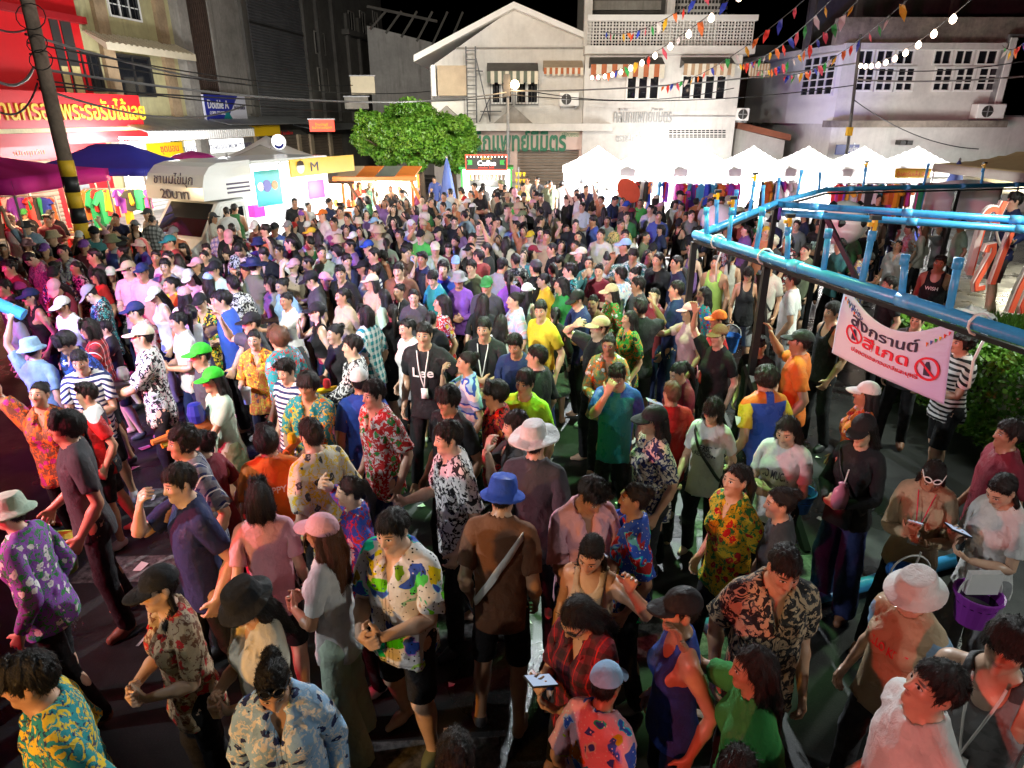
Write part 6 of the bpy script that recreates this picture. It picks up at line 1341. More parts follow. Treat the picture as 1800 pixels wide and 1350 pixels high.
o = c2.build('paper_cone', M['sign_yellow'], t); o['kind'] = 'stuff'; MB().bar((w_ + .22, 0, 0), (w_ + .22, 0, zk + .05), .04).build('pole', M['metal_grey'], t)
bulb('kiosk_light', (c[0], 21.9, zk - .3), 130, (1, .99, .95), .2)

# ================================================================ BLUE PIPE FRAME
ZP = 2.3
NP = lambda px, py, z=ZP: on_z(px, py, z)
def pipe_run(name, pts, r, label, risers=(), sprk=()):
    t = thing(name, label, 'water pipe'); pts = [np.asarray(p) for p in pts]
    MB().tube(pts, r, 12).build('pipe', M['pvc'], t, smooth=True); T = sum(float(np.linalg.norm(pts[i + 1] - pts[i])) for i in range(len(pts) - 1))
    def at(d):
        for i in range(len(pts) - 1):
            L_ = float(np.linalg.norm(pts[i + 1] - pts[i]))
            if d <= L_ or i == len(pts) - 2: return pts[i] + (pts[i + 1] - pts[i]) * (d / L_), nrm(pts[i + 1] - pts[i])
            d -= L_
    d = .5
    while d < T: p, u = at(d); MB().tube([p - u * .06, p + u * .06], r * 1.14, 12).build('coupling', M['pvc_joint'], t, smooth=True); d += 1.15
    for p in pts[1:-1]: MB().lathe([(.01, -r * 1.15), (r * 1.15, -r * .6), (r * 1.22, 0), (r * 1.15, r * .6), (.01, r * 1.15)], p, 12).build('elbow', M['pvc_joint'], t, smooth=True)
    for k, f in enumerate(risers):
        p, u = at(f * T); h = .30 + .05 * (k % 3); lean = np.array((.02 * ((k * 7) % 3 - 1), .03, 0)); q = p + lean + np.array((0, 0, h))
        rr = MB().tube([p, q], r * .52, 8).tube([q - (0, 0, .07), q], r * .66, 8).build('riser', M['pvc'], t, smooth=True)
        if k in sprk:
            MB().box(q + (-.045, -.012, .03), q + (.02, .012, .055)).box(q + (-.012, -.02, .0), q + (.012, .02, .075)).build('sprinkler', M['sign_yellow'], rr); MB().tube([q, q + (0, 0, .05)], .018, 6).box(q + (-.035, -.02, .075), q + (.035, .02, .105)).build('nozzle', M['black'], rr)
    return t
A0 = NP(1222, 412); A1 = NP(1830, 604); A2 = NP(1365, 356); A3 = NP(1452, 333); A4 = NP(1900, 322)
pipe_run('blue_pipe', [A0, A1], .045, 'blue water pipe nearest the camera, carrying the white banner', [.06, .17, .29, .41, .53, .64, .74, .84], (1, 3, 5))
pipe_run('blue_pipe', [A0 + (.05, .0, .0), A2, A3, A4], .040, 'blue water pipe bending away along the far side of the pen', [.05, .11, .17, .23, .30, .38, .48, .58, .69, .80], (0, 2, 7, 9))
B1 = NP(1880, 392); pipe_run('blue_pipe', [A2 + (.0, -.05, -.02), B1], .045, 'thick twin blue pipe crossing toward the man in navy, upper tube'); pipe_run('blue_pipe', [A2 + (.05, -.12, -.13), B1 + (0, -.07, -.10)], .045, 'thick twin blue pipe crossing toward the man in navy, lower tube')
t = thing('steel_frame', 'black steel frame of posts and braces carrying the blue pipes', 'steel frame')
for p, q in ((A0, A1), (A0, A2), (A2, A3), (A3, A4)): MB().bar(p - (0, 0, .070), q - (0, 0, .070), .030).build('rail', M['steel_black'], t)
for f, (p, q) in ((.0, (A0, A1)), (.34, (A0, A1)), (1, (A0, A2)), (.5, (A3, A4)), (.2, (A2, B1))):
    c = p + (q - p) * f; MB().bar((c[0], c[1], 0), (c[0], c[1], ZP - .08), .06).build('post', M['steel_black'], t); MB().box((c[0] - .12, c[1] - .12, 0), (c[0] + .12, c[1] + .12, .02)).build('base_plate', M['steel_black'], t)
c = A0 + (A1 - A0) * .32; MB().bar(c - (0, 0, .15), c + (.45, .55, -1.5), .06).build('brace', M['steel_black'], t); MB().bar((c[0], c[1], 1.25), (c[0] + .28, c[1] - 1.2, .0), .06).build('brace', M['steel_black'], t)
c = A2 + (B1 - A2) * .2; MB().bar(c - (0, 0, .1), c + (.5, -.5, -1.1), .06).build('brace', M['steel_black'], t); c = A0 + (A1 - A0) * .02; MB().bar((c[0], c[1], 1.3), (c[0] + .5, c[1] - .9, .0), .05).build('brace', M['steel_black'], t)
for f in (.12, .33, .9):
    c = A0 + (A1 - A0) * f; o = MB().tube([c + np.array((math.cos(a) * .068, 0, math.sin(a) * .068)) for a in np.linspace(0, 6.28, 12)] + [c + (0.0, -.03, -.22), c + (.02, -.03, -.40)], .009, 5).build('tie_rope', M['white_paint'], None, smooth=True); tag(o, 'pale rope tied round the near blue pipe %s' % ('close to its corner' if f < .2 else 'above the woman in black halter' if f < .5 else 'right of the white banner'), 'rope')

# ---- the banner
TL, TR = NP(1486, 503, 2.24), NP(1680, 566, 2.24); BL, BR = on_y(1462, 620, TL[1]), on_y(1655, 712, TR[1]); _bn = nrm(np.cross(TR - TL, (0, 0, 1)))
if _bn[1] > 0: _bn = -_bn
def bpt(u, v, n=0):
    top = TL + (TR - TL) * u; bot = BL + (BR - BL) * u; h = top[2] - bot[2]; sg_ = (4 * u * (1 - u)) ** 1.2 * .34 * h * (1 - v) ** 1.3
    return top + (bot - top) * v - np.array((0, 0, sg_)) + _bn * (n + .035 * math.sin(u * 7 + v * 3) * v * (1 - v) + .02 * math.sin(u * 4.2) * v)
def vinyl_mat():
    t = NT('printed vinyl'); r = t.attr('rest').outputs['Vector']; sx = t.n('ShaderNodeSeparateXYZ'); t.L(r, sx.inputs[0]); f = t.math('ADD', sx.outputs[0], t.math('MULTIPLY', sx.outputs[1], .35))
    c = t.mix(t.ramp(f, .5, 1.2), (.68, .78, .86), (.56, .50, .80)); c = t.mix(t.math('MULTIPLY', t.ramp(t.math('MULTIPLY', f, -1), -.28, -.05), .7), c, (.30, .50, .80)); t.out(c, .38); t.bump(t.noise(r, 9, 2).outputs[0], .25, .03); return t.m
bt = thing('banner', 'white and lilac vinyl banner with Thai slogans hanging from the near blue pipe', 'banner')
b = MB(); b.grid(lambda u, v: bpt(u, v), 40, 24); me = b.mesh('cloth'); at = me.attributes.new('rest', 'FLOAT_VECTOR', 'POINT'); at.data.foreach_set('vector', np.array([(i / 40, j / 24, 0) for i in range(41) for j in range(25)], np.float32).ravel()); me.shade_smooth(); o = link('cloth', me, vinyl_mat(), bt)
md = o.modifiers.new('thickness', 'SOLIDIFY'); md.thickness = .003; md.offset = 1 if True else 0
def btext(tx, m, u0, v0, w, h, bold=0.0, slope=0): text_on(tx, M[m], bt, lambda u, v, n: bpt(u0 + u, v0 - v + slope * u, .006 + n), w, h, .004, bold)
btext('สงกรานต์', 'text_dark', .46, .26, .62, .23, .012); btext('สีเกด', 'text_red', .50, .53, .42, .24, .016); btext('ปลอดแอลกอฮอล์และบุหรี่', 'text_red', .50, .765, .60, .11, .006); btext('เมาไม่ขับ', 'blue_sign', .16, .12, .18, .08, .0, .25)
def no_sign(u0, v0, r):
    k = 22; b = MB()
    asp = float(np.linalg.norm(TR - TL)) / abs(TL[2] - BL[2])
    P = lambda a, q: bpt(u0 + math.cos(a) * q / asp, v0 - math.sin(a) * q, .010)
    for i in range(k): a, c_ = 2 * math.pi * i / k, 2 * math.pi * (i + 1) / k; b.add([P(a, r), P(c_, r), P(c_, r * .82), P(a, r * .82)], [(0, 1, 2, 3)])
    b.add([P(2.25, r * .9), P(2.45, r * .9), P(2.25 - math.pi, r * .9), P(2.45 - math.pi, r * .9)], [(0, 1, 2, 3)]); b.build('prohibition_ring', M['text_red'], bt, solid=.003)
    MB().add([bpt(u0 - r * .25 / asp, v0 + r * .6, .008), bpt(u0 + r * .25 / asp, v0 + r * .6, .008), bpt(u0 + r * .25 / asp, v0 - r * .1, .008), bpt(u0 + r * .1 / asp, v0 - r * .6, .008), bpt(u0 - r * .1 / asp, v0 - r * .6, .008), bpt(u0 - r * .25 / asp, v0 - r * .1, .008)], [(0, 1, 2, 3, 4, 5)]).build('bottle_picture', M['text_dark'], bt, solid=.002)
no_sign(.20, .52, .15); no_sign(.86, .60, .17)
for k in range(12):
    u = .03 + k * .03; c = bpt(u, .10 + .5 * u, .008) if k < 6 else bpt(1 - (k - 5) * .03, .08 + (k - 5) * .02, .008); MB().add([c, c + (TR - TL) * .02, c + (TR - TL) * .01 - np.array((0, 0, .03))], [(0, 1, 2)]).build('printed_pennant', FM[k % 7], bt, solid=.002)

# ---- raised bed, hedge and the cut-out letters
t = thing('raised_bed', 'raised planter with a white rendered wall and trampled grass at right', 'planter')
MB().box((5.75, 6.1, 0), (13, 8.95, .80)).build('wall', M['white_wall'], t); MB().box((5.87, 6.22, .8), (12.9, 8.83, .86)).build('soil', M['soil'], t)
rng = np.random.RandomState(5); n = 16000; P = np.stack([rng.uniform(5.8, 9.0, n), rng.uniform(6.2, 8.85, n), np.full(n, .85)], 1); a = rng.uniform(0, 6.28, n); h = rng.uniform(.05, .16, n); d = np.stack([np.cos(a), np.sin(a), np.zeros(n)], 1) * .012; tip = P + np.stack([np.cos(a * 3) * .05, np.sin(a * 3) * .05, h], 1)
g_ = link('grass', np_mesh('grass', np.stack([P - d, P + d, tip], 1).reshape(-1, 3), np.arange(n * 3).reshape(-1, 3), False), M['leaf'], t); g_['kind'] = 'stuff'
def hedge(name, label, lo, hi, n, seed):
    rng = np.random.RandomState(seed); t = thing(name, label, 'hedge'); lo, hi = np.array(lo), np.array(hi); P = rng.uniform(size=(n, 3)); ax_ = rng.randint(0, 3, n); sd = rng.randint(0, 2, n); P[np.arange(n), ax_] = np.clip(sd + rng.normal(0, .05, n), -.05, 1.08); P = lo + P * (hi - lo) + np.sin(P * 9) * .05
    nn = rng.normal(size=(n, 3)) + np.array((-.3, -.6, .6)); nn /= np.linalg.norm(nn, axis=1)[:, None]; u = np.cross(nn, rng.normal(size=(n, 3))); u /= np.linalg.norm(u, axis=1)[:, None]; w = np.cross(nn, u); L_ = rng.uniform(.03, .06, n)[:, None]
    o = link('foliage', np_mesh('foliage', np.stack([P - u * L_, P + w * L_ * .5, P + u * L_, P - w * L_ * .5], 1).reshape(-1, 3), np.arange(n * 4).reshape(-1, 4), False), M['leaf'], t); o['kind'] = 'stuff'
    b = MB()
    for k in range(7): x = lo[0] + (hi[0] - lo[0]) * (k + .5) / 7; y = (lo[1] + hi[1]) / 2; b.tube([(x, y, 0), (x + .05, y - .05, lo[2] + (hi[2] - lo[2]) * .6), (x + .12, y - .1, hi[2] - .05)], [.02, .015, .006], 5)
    b.build('stem', M['bark'], t)
hedge('hedge', 'dark clipped hedge along the planter wall behind the striped shirt woman', (5.25, 5.7, .05), (5.75, 8.9, 1.0), 13000, 8)
hedge('hedge', 'dark clipped hedge in front of the planter at the right edge', (5.75, 5.6, .05), (7.6, 6.1, 1.0), 7000, 9)
o = MB().grid(lambda u, v: (5.95 + .5 * u + .05 * math.sin(v * 11), 8.35 + .4 * v + .04 * math.sin(u * 13), .95 + .12 * math.sin(u * 3.1) * math.sin(v * 3.1) + .05 * math.sin(u * 17 + v * 9)), 14, 12).build('plastic_bag', M['sheet_white'], smooth=True, solid=.003); tag(o, 'crumpled white plastic bag lying on the planter grass', 'plastic bag')
def cut_letter(label, pts_list, base, yaw, w=.09, th=.05, sc_=1.0):
    t = thing('cut_out_letter', label, 'letter sign', base, yaw)
    for pts in pts_list:
        pts = [np.array((p[0] * sc_, 0, p[1] * sc_)) for p in pts]
        for nm, ww, y0, y1, m in (('back_edge', w + .035, .0, th, 'pale_edge'), ('face', w, -.018, -.002, 'letter_red')):
            b = MB(); L_, R_ = [], []
            for i, p in enumerate(pts):
                d = nrm(pts[min(i + 1, len(pts) - 1)] - pts[max(i - 1, 0)]); q = np.array((-d[2], 0, d[0])); L_.append(p + q * ww / 2); R_.append(p - q * ww / 2)
            for i in range(len(pts) - 1):
                c4 = [L_[i], L_[i + 1], R_[i + 1], R_[i]]; b.add([k + (0, y0, 0) for k in c4] + [k + (0, y1, 0) for k in c4], [(0, 1, 2, 3), (7, 6, 5, 4), (0, 4, 5, 1), (2, 6, 7, 3), (1, 5, 6, 2), (3, 7, 4, 0)])
            b.build(nm, M[m], t)
    return t
arc_ = lambda cx, cy, r, a0, a1, n=10, sy=1: [(cx + r * math.cos(a), cy + r * sy * math.sin(a)) for a in np.linspace(a0, a1, n)]
c = on_y(1738, 398, 8.3); cut_letter('orange cut out letter with a round loop and tall stem, topmost of the three', [arc_(.0, .16, .11, -2.0, 3.6, 16, 1.25), [(.11, -.02), (.13, .25), (.17, .42)]], c, rad(2), .06, .05, .72)
c = on_y(1722, 508, 8.2); cut_letter('orange cut out numeral like a two, left of the tall stroke', [[(.06, .02), (-.05, .0), (-.07, .08), (.0, .30), (.05, .46), (.03, .56), (-.04, .54), (-.05, .47)]], c, rad(6), .06); c = on_y(1744, 500, 8.2); cut_letter('tall orange cut out stroke beside the numeral two', [[(.0, .0), (.03, .35), (.07, .66), (.05, .73)]], c, rad(6), .055)
c = on_y(1782, 552, 7.6); cut_letter('orange cut out arch letter at the right frame edge', [[(-.05, .02), (-.02, .3), (.03, .55), (.10, .62), (.17, .6), (.17, .3), (.11, .28), (.08, .1), (.12, .02)]], c, rad(4), .065)
bulb('planter_fill_bulb', (6.2, 6.6, 3.6), 130, (.9, 1, .85), .15)  # unseen bulb added to light the planter grass
c = on_y(1706, 480, 8.6); cut_letter('pale cut out letter seen edge on beside the orange letters', [[(.0, .0), (.0, .75)]], c, rad(62), .3, .06)
# inflatables behind the pipe corner
def inflatable(px, py, Y, r, label, eyes=False):
    c = on_y(px, py, Y); t = thing('inflatable_ball', label, 'inflatable', (c[0], Y, max(c[2], r)))
    MB().lathe([(.01, -r)] + [(r * math.cos(a), r * math.sin(a)) for a in np.linspace(-1.4, 1.4, 14)] + [(.01, r)], n=24).build('body', M['sheet_white'], t, smooth=True)
    if c[2] > r: MB().tube([(0, 0, -r), (0, 0, -c[2])], .03, 6).build('stand', M['metal_grey'], t)
    if eyes:
        for s in (-1, 1): MB(lambda p: (s * .42 * r + p[0], -.86 * r + p[2] + abs(p[1]) * .3, .1 * r + p[1])).lathe([(.01, -.03), (.20 * r, -.02), (.22 * r, .0), (.01, .02)], n=14).build('patch', M['black'], t); MB().lathe([(.01, -.1 * r), (.2 * r, 0), (.01, .14 * r)], (s * .6 * r, 0, .85 * r), 12).build('ear', M['black'], t)
inflatable(1262, 388, 13.2, .32, 'white inflatable ball just behind the pipe corner'); inflatable(1482, 392, 11.0, .36, 'white inflatable animal head with round black eye patches', True)
# pipe on the ground
a, b = on_z(1440, 1048, .06), on_z(1560, 1016, .06); o = MB().tube([a - (b - a) * 1.5, b + (b - a) * 1.2], .055, 10).build('ground_pipe', M['pvc'], smooth=True); tag(o, 'blue water pipe lying on the ground by the woman in wide jeans', 'water pipe')
# ================================================================ THE CROWD
CL = dict(k=((.012, .012, .014), 'black'), w=((.72, .71, .69), 'white'), g=((.26, .26, .27), 'grey'), d=((.055, .055, .06), 'dark grey'), n=((.015, .025, .10), 'navy'), b=((.03, .09, .48), 'blue'), l=((.30, .48, .70), 'light blue'),
          c=((.02, .26, .28), 'teal'), r=((.52, .02, .02), 'red'), p=((.70, .36, .42), 'pink'), m=((.45, .03, .22), 'magenta'), o=((.72, .17, .02), 'orange'), y=((.74, .50, .03), 'yellow'), e=((.03, .24, .05), 'green'), E=((.50, .85, .03), 'neon yellow'),
          G=((.04, .62, .03), 'bright green'), t=((.50, .37, .23), 'tan'), s=((.19, .08, .04), 'brown'), v=((.20, .015, .03), 'maroon'), u=((.24, .08, .40), 'purple'), a=((.66, .60, .47), 'cream'), i=((.17, .20, .10), 'olive'), h=((.45, .58, .45), 'pale green'))
KIND = dict(t='tee', h='shirt', n='tank', l='long', c='crop', j='jacket'); KNAME = dict(t='tee', h='shirt', n='tank top', l='long sleeved top', c='crop top', j='jacket')
PATT = dict(f='flower', l='leaf', a='paint', s='stripe', x='plaid', j='jersey', w='wave', d='denim'); PNAME = dict(f='floral', l='leaf print', a='paint splash', s='striped', x='plaid', j='sports', w='wavy', d='denim')
HAIR = dict(s='short', i='side', z='buzz', k='spiky', m='mop', w='curly', L='long', B='bob', U='bun', P='ponytail', D='braids')
HNAME = dict(s='short black hair', i='swept fringe', z='cropped hair', k='spiky hair', m='floppy fringe', w='curly hair', L='long dark hair', B='bobbed hair', U='hair in a bun', P='ponytail', D='two braids')
BKIND = dict(p='pants', w='wide', s='shorts', k='skirt', j='jeans'); BKIND_CL = dict(p='pants', w='wide', s='shorts', k='skirt', j='pants')
SKM = skin_material(); HRM = hair_material(); CLM = {k: cloth_material(k) for k in ('plain', 'flower', 'leaf', 'paint', 'stripe', 'plaid', 'jersey', 'wave', 'denim')}
SHOE = simple('shoe', (.06, .06, .065), .6, var=.2, vscale=8)
def _shoe_obj():
    t = NT('footwear'); t.out(t.ocol(), .55); return t.m
SHM = _shoe_obj()

LODN = dict(body=(10500, 4000, 1450), up=(5000, 2200, 760), low=(3000, 1400, 450), hair=(4200, 1700, 520), hat=(3400, 1500, 480), shoe=(900, 500, 160))
_tpl = {}; _str = {}
def tpl(what, kind, g, lod):
    key = (what, kind, g, lod)
    if key in _tpl: return _tpl[key]
    if lod > 0: V, F = tpl(what, kind, g, lod - 1)[:2]
    else:
        fld = body_field(g) if what == 'body' else cloth_field(kind, g) if what in ('up', 'low') else hair_field(kind) if what == 'hair' else cap_field(kind) if what == 'hat' else shoe_field()
        V, F = fld.mesh()
    V, F = decimate(V, F, LODN[what][lod])
    Wt = weights(V, g, what in ('up', 'low')) if what in ('body', 'up', 'low', 'shoe') else None
    if what == 'low' and kind == 'skirt':
        i, j, p = BONES.index('thighL'), BONES.index('thighR'), BONES.index('pelvis'); s_ = np.clip(.5 + V[:, 0] * 3.2, 0, 1); dn = np.clip((.92 - V[:, 2]) * 2.6, 0, .75); Wt[:] = 0; Wt[:, i] = s_ * dn; Wt[:, j] = (1 - s_) * dn; Wt[:, p] = 1 - dn
    if what == 'hair' and lod < 2 and key not in _str: _str[key] = strands(V, F, (3000, 1300)[lod], kind, len(_str))
    _tpl[key] = (V, F, Wt); return _tpl[key]

D_ = rad
def arms(pose, rng):
    j = lambda s=.02: rng.uniform(-s, s)
    L = dict(t=(.225 + j(), -.03 + j(.05), .90), pn=(-1, 0, 0), curl=.45); R = dict(t=(.225 + j(), -.03 + j(.05), .90), pn=(-1, 0, 0), curl=.45); o = {}
    if pose in ('phone', 'phone1'):
        R = dict(t=(.07 + j(), -.27 + j(), 1.19 + j()), hd=(-.25, -.55, .75), pn=(-.35, .55, .75), curl=.9, pole=(.5, .35, -1))
        L = dict(t=(.07 + j(), -.26, 1.14), hd=(-.8, -.5, .35), pn=(-.1, .4, .9), curl=.6, pole=(.5, .35, -1)) if pose == 'phone' else L; o['nod'] = 22
    elif pose == 'fold': L = dict(t=(-.01 + j(), -.20, 1.10), hd=(-1, -.05, .05), pn=(0, 1, 0), curl=.5, pole=(.6, .1, -.8)); R = dict(t=(.0 + j(), -.23, 1.14), hd=(-1, .0, -.1), pn=(0, 1, 0), curl=.3, pole=(.6, .1, -.8))
    elif pose in ('cup', 'cupL'):
        c = dict(t=(.13 + j(), -.30 + j(), 1.13 + j()), hd=(-.35, -1, .15), pn=(-1, .25, 0), curl=1.0, pole=(.5, .5, -1)); R, L = (c, L) if pose == 'cup' else (R, c)
    elif pose in ('bucket', 'bucketL'):
        c = dict(t=(.20, -.20 + j(), .96), hd=(-.1, -.5, -.8), pn=(-1, 0, .1), curl=1.25); R, L = (c, L) if pose == 'bucket' else (R, c)
    elif pose == 'gun': R = dict(t=(.11, -.22, 1.08), hd=(-.2, -1, .1), pn=(-1, 0, 0), curl=1.2, pole=(.7, .6, -.6)); L = dict(t=(.02, -.38, 1.10), hd=(-.35, -1, .1), pn=(-.4, .1, .9), curl=1.0, pole=(.6, .2, -1))
    elif pose in ('up', 'upL'):
        c = dict(t=(.24 + j(.04), -.14 + j(.06), 1.84 + j(.05)), hd=(.05, -.25, 1), pn=(-.2, -1, 0), curl=.25, pole=(.8, .2, -.2)); R, L = (c, L) if pose == 'up' else (R, c)
    elif pose in ('wave', 'waveL'):
        c = dict(t=(.30 + j(.04), -.24 + j(.04), 1.52 + j(.05)), hd=(.15, -.35, 1), pn=(-.3, -1, -.2), curl=.3, pole=(.7, .3, -1)); R, L = (c, L) if pose == 'wave' else (R, c)
    elif pose in ('face', 'faceL'):
        c = dict(t=(.07, -.225, 1.47), hd=(-.35, .15, .9), pn=(-.2, 1, -.1), curl=.55, pole=(.6, -.2, -1)); R, L = (c, L) if pose == 'face' else (R, c)
    elif pose in ('brow', 'browL'):
        c = dict(t=(.15, -.19, 1.585), hd=(-.8, .1, .5), pn=(-.2, .9, -.3), curl=.4, pole=(.9, -.2, -.2)); R, L = (c, L) if pose == 'brow' else (R, c)
    elif pose in ('point', 'pointL'):
        c = dict(t=(.22, -.47, 1.36), hd=(-.1, -1, .12), pn=(-1, 0, -.2), curl=.5, pole=(.4, .2, -1)); R, L = (c, L) if pose == 'point' else (R, c)
    elif pose in ('out', 'outL'):
        c = dict(t=(.50, -.16, 1.10), hd=(.8, -.5, .1), pn=(0, -.5, .8), curl=.35, pole=(.2, .8, -.6)); R, L = (c, L) if pose == 'out' else (R, c)
    elif pose == 'clap': L = dict(t=(.06, -.24, 1.09 + j()), hd=(-.85, -.45, .2), pn=(-.2, .9, .2), curl=.95, pole=(.6, .3, -1)); R = dict(t=(.06, -.27, 1.08), hd=(-.85, -.35, .1), pn=(-.2, .9, .2), curl=1.0, pole=(.6, .3, -1))
    elif pose == 'hands': L = dict(t=(.06, -.22, 1.43), hd=(-.3, .2, .9), pn=(-.3, 1, 0), curl=.5, pole=(.6, -.1, -1)); R = dict(t=(.06, -.23, 1.40), hd=(-.3, .2, .9), pn=(-.3, 1, 0), curl=.6, pole=(.6, -.1, -1))
    elif pose == 'pocket': L = dict(t=(.20, -.08, .96), hd=(-.3, -.3, -1), pn=(-1, .2, 0), curl=.9, pole=(.9, .6, -.1))
    return L, R, o
def make_pose(pose, rng, hy=0, hp=0, lean=None, wide=1):
    L, R, o = arms(pose, rng); s = rng.random() < .5; st = rng.uniform(.02, .22)
    P = dict(armL=L, armR=R, head=(D_(hy), D_(hp + o.get('nod', 0)), D_(rng.uniform(-5, 5))), lean=D_(rng.uniform(-1, 5) if lean is None else lean), twist=D_(rng.uniform(-7, 7)))
    a, b = (st, .12), (-st * .8, .15); a, b = (a, b) if s else (b, a)
    P['legL'] = (a[0], a[1] + .1 * max(a[0], 0), .03 + rng.uniform(0, .05)); P['legR'] = (b[0], b[1] + .1 * max(b[0], 0), .03 + rng.uniform(0, .05)); return P

_proto = {}
SHARE = {}
def shared_mesh(key, V, F, rest):
    if key not in SHARE: SHARE[key] = np_mesh(key[0], V, F, rest=rest); SHARE[key].materials.append(None)
    return SHARE[key]
def child(name, me, m, par, col, c2=None, c3=None):
    o = bpy.data.objects.new(name, me); COL.objects.link(o); o.parent = par
    if len(me.materials) == 0: me.materials.append(None)
    sl = o.material_slots[0]; sl.link = 'OBJECT'; sl.material = m; o.color = (*col, 1)
    if c2 is not None: o['c2'] = [*c2, 1.0]; o['c3'] = [*c3, 1.0]
    return o

def parse_top(tok):
    """'hf:w,k,r' -> kind, pattern, colours"""
    k, c = tok.split(':'); cs = c.split(','); pat = PATT.get(k[1:2], 'plain'); cs = (cs + [cs[-1], cs[-1]])[:3] if len(cs) < 3 else cs
    nm = (CL[cs[0]][1] + ' ') + (('and ' + CL[cs[1]][1] + ' ') if pat != 'plain' and cs[1] != cs[0] and pat != 'flower' else '') + (PNAME[k[1]] + ' ' if k[1:2] in PATT else '') + KNAME[k[0]]
    return k[0], pat, [CL[q][0] for q in cs], nm
def parse_head(tok, g):
    if ':' in tok:
        k, c = tok.split(':'); kind = dict(c='cap', u='bucket', b='wide')[k[0]]; under = {'D': 'hbraids', 'L': 'hlong', 's': 'hshort'}[k[1:2] or ('s' if g == 'm' else 'L')]
        return under, kind, CL[c][0], CL[c][1] + ' ' + dict(c='cap', u='bucket hat', b='wide brimmed hat')[k[0]]
    h = tok[0]; return HAIR[h], None, None, (('dyed ' + CL[tok[1]][1] + ' ' if len(tok) > 1 else '') + HNAME[h])
SKINS = [(.54, .31, .195), (.47, .26, .15), (.60, .37, .25), (.37, .19, .105), (.63, .42, .29), (.50, .29, .175)]
PEOPLE = []
def person(px, py, a, g, head, top, low=None, pose='hang', H=None, girth=1.0, hy=0, hp=0, lean=None, z=0.0, x=None, lod=None, hair=None, skin_c=None, item=None, shoe=None, label=None, extra=None):
    i = len(PEOPLE); rng = random.Random(i * 7 + 3); H = H or (rng.uniform(1.66, 1.76) if g == 'm' else rng.uniform(1.55, 1.64)); s = H / 1.70
    zz = z + 1.595 * s; w0 = on_z(px, py, zz); dist = w0[1]
    if lod is None: lod = 0 if dist < 4.4 else 1 if dist < 8.8 else 2
    kind, pat, cols, tname = parse_top(top); under, hat, hatc, hname = parse_head(head, g)
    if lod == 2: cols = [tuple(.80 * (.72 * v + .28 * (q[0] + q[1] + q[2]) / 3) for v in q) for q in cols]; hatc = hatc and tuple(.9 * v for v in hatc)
    low = low or rng.choice(['p:k', 'p:d', 's:k', 'j:n', 's:d'] if g == 'm' else ['p:k', 's:k', 'j:n', 'k:d', 'w:g'])
    lk, lc = low.split(':')
    if lod == 2:
        hy = round(hy / 30) * 30; hp = 0 if abs(hp) < 14 else 25 * (1 if hp > 0 else -1); key = (g, pose, hy, hp); var = i % 2
        key = key + (var,)
        if key not in _proto: P = make_pose(pose, random.Random(var * 5 + len(pose)), hy, hp, 2); _proto[key] = solve(g, P)
        ps = _proto[key]
    else: ps = solve(g, make_pose(pose, rng, hy + rng.uniform(-4, 4), hp + rng.uniform(-3, 3), lean)); key = None
    J, R, X = ps
    hc = X['head'] + R['head'] @ (np.array((0, -.01, 1.60)) - J['head'])
    sx = s * girth * .89; sy = s * (1 + (girth - 1) * 1.15) * .91
    zz = z + hc[2] * s; w0 = on_z(px, py, zz)
    yaw = D_(a) - math.atan2(w0[0], w0[1]); 
    off = rz(yaw) @ np.array((hc[0] * sx, hc[1] * sy, 0)); loc = (w0[0] - off[0], w0[1] - off[1], z)
    t = bpy.data.objects.new('person', None); COL.objects.link(t); t.location = loc; t.rotation_euler = (0, 0, yaw); t.scale = (sx, sy, s); t.empty_display_size = .2
    sk = skin_c or SKINS[rng.randrange(6)]
    def lbs(what, kd, nm, m, col, c2=None, c3=None):
        V, F, Wt = tpl(what, kd, g, lod); gk = (nm, what, kd, g, key)
        if lod == 2:
            if gk not in SHARE: shared_mesh(gk, skin(V, Wt, ps), F, V)
            me = SHARE[gk]
        else: me = np_mesh(nm, skin(V, Wt, ps), F, rest=V)
        return child(nm, me, m, t, col, c2, c3)
    lbs('body', '', 'body', SKM, sk)
    lname = dict(p='trousers', w='wide_trousers', s='shorts', k='skirt', j='jeans')[lk]
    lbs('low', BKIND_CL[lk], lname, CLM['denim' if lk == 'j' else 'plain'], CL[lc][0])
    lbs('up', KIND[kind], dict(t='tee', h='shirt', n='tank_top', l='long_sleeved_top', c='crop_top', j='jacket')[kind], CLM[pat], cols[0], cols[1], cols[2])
    if dist < 9: lbs('shoe', '', 'shoe', SHM, CL[shoe or rng.choice('kdwgs')][0])
    hm = R['head']; 
    def rigid(what, kd, nm, m, col):
        V, F, _ = tpl(what, kd, 'm', lod); V, F = _str.get((what, kd, 'm', lod), (V, F)); me = shared_mesh((nm, what, kd, lod), V, F, V); o = child(nm, me, m, t, col)
        from mathutils import Matrix
        q = X['head'] - hm @ J['head']; o.matrix_local = Matrix([[*hm[r_], q[r_]] for r_ in range(3)] + [[0, 0, 0, 1]]); return o
    rigid('hair', under, 'hair', HRM, CL[head[1]][0] if (hat is None and len(head) > 1) else (hair or (.014, .011, .010)))
    if hat: rigid('hat', hat, 'cap' if hat == 'cap' else 'hat', CLM['plain'], hatc)
    Mw = lambda p: np.array(loc) + rz(yaw) @ (np.asarray(p) * (sx, sy, s))
    rec = dict(o=t, i=i, px=px, py=py, a=a, top=tname, head=hname, pose=pose, item=item, label=label, loc=np.array(loc), ps=ps, Mw=Mw, yaw=yaw, s=s, dist=dist, pat=pat, sc=(sx, sy, s), t=t, kind=kind, g=g, extra=extra or [], key=key, lod=lod)
    PEOPLE.append(rec); return rec
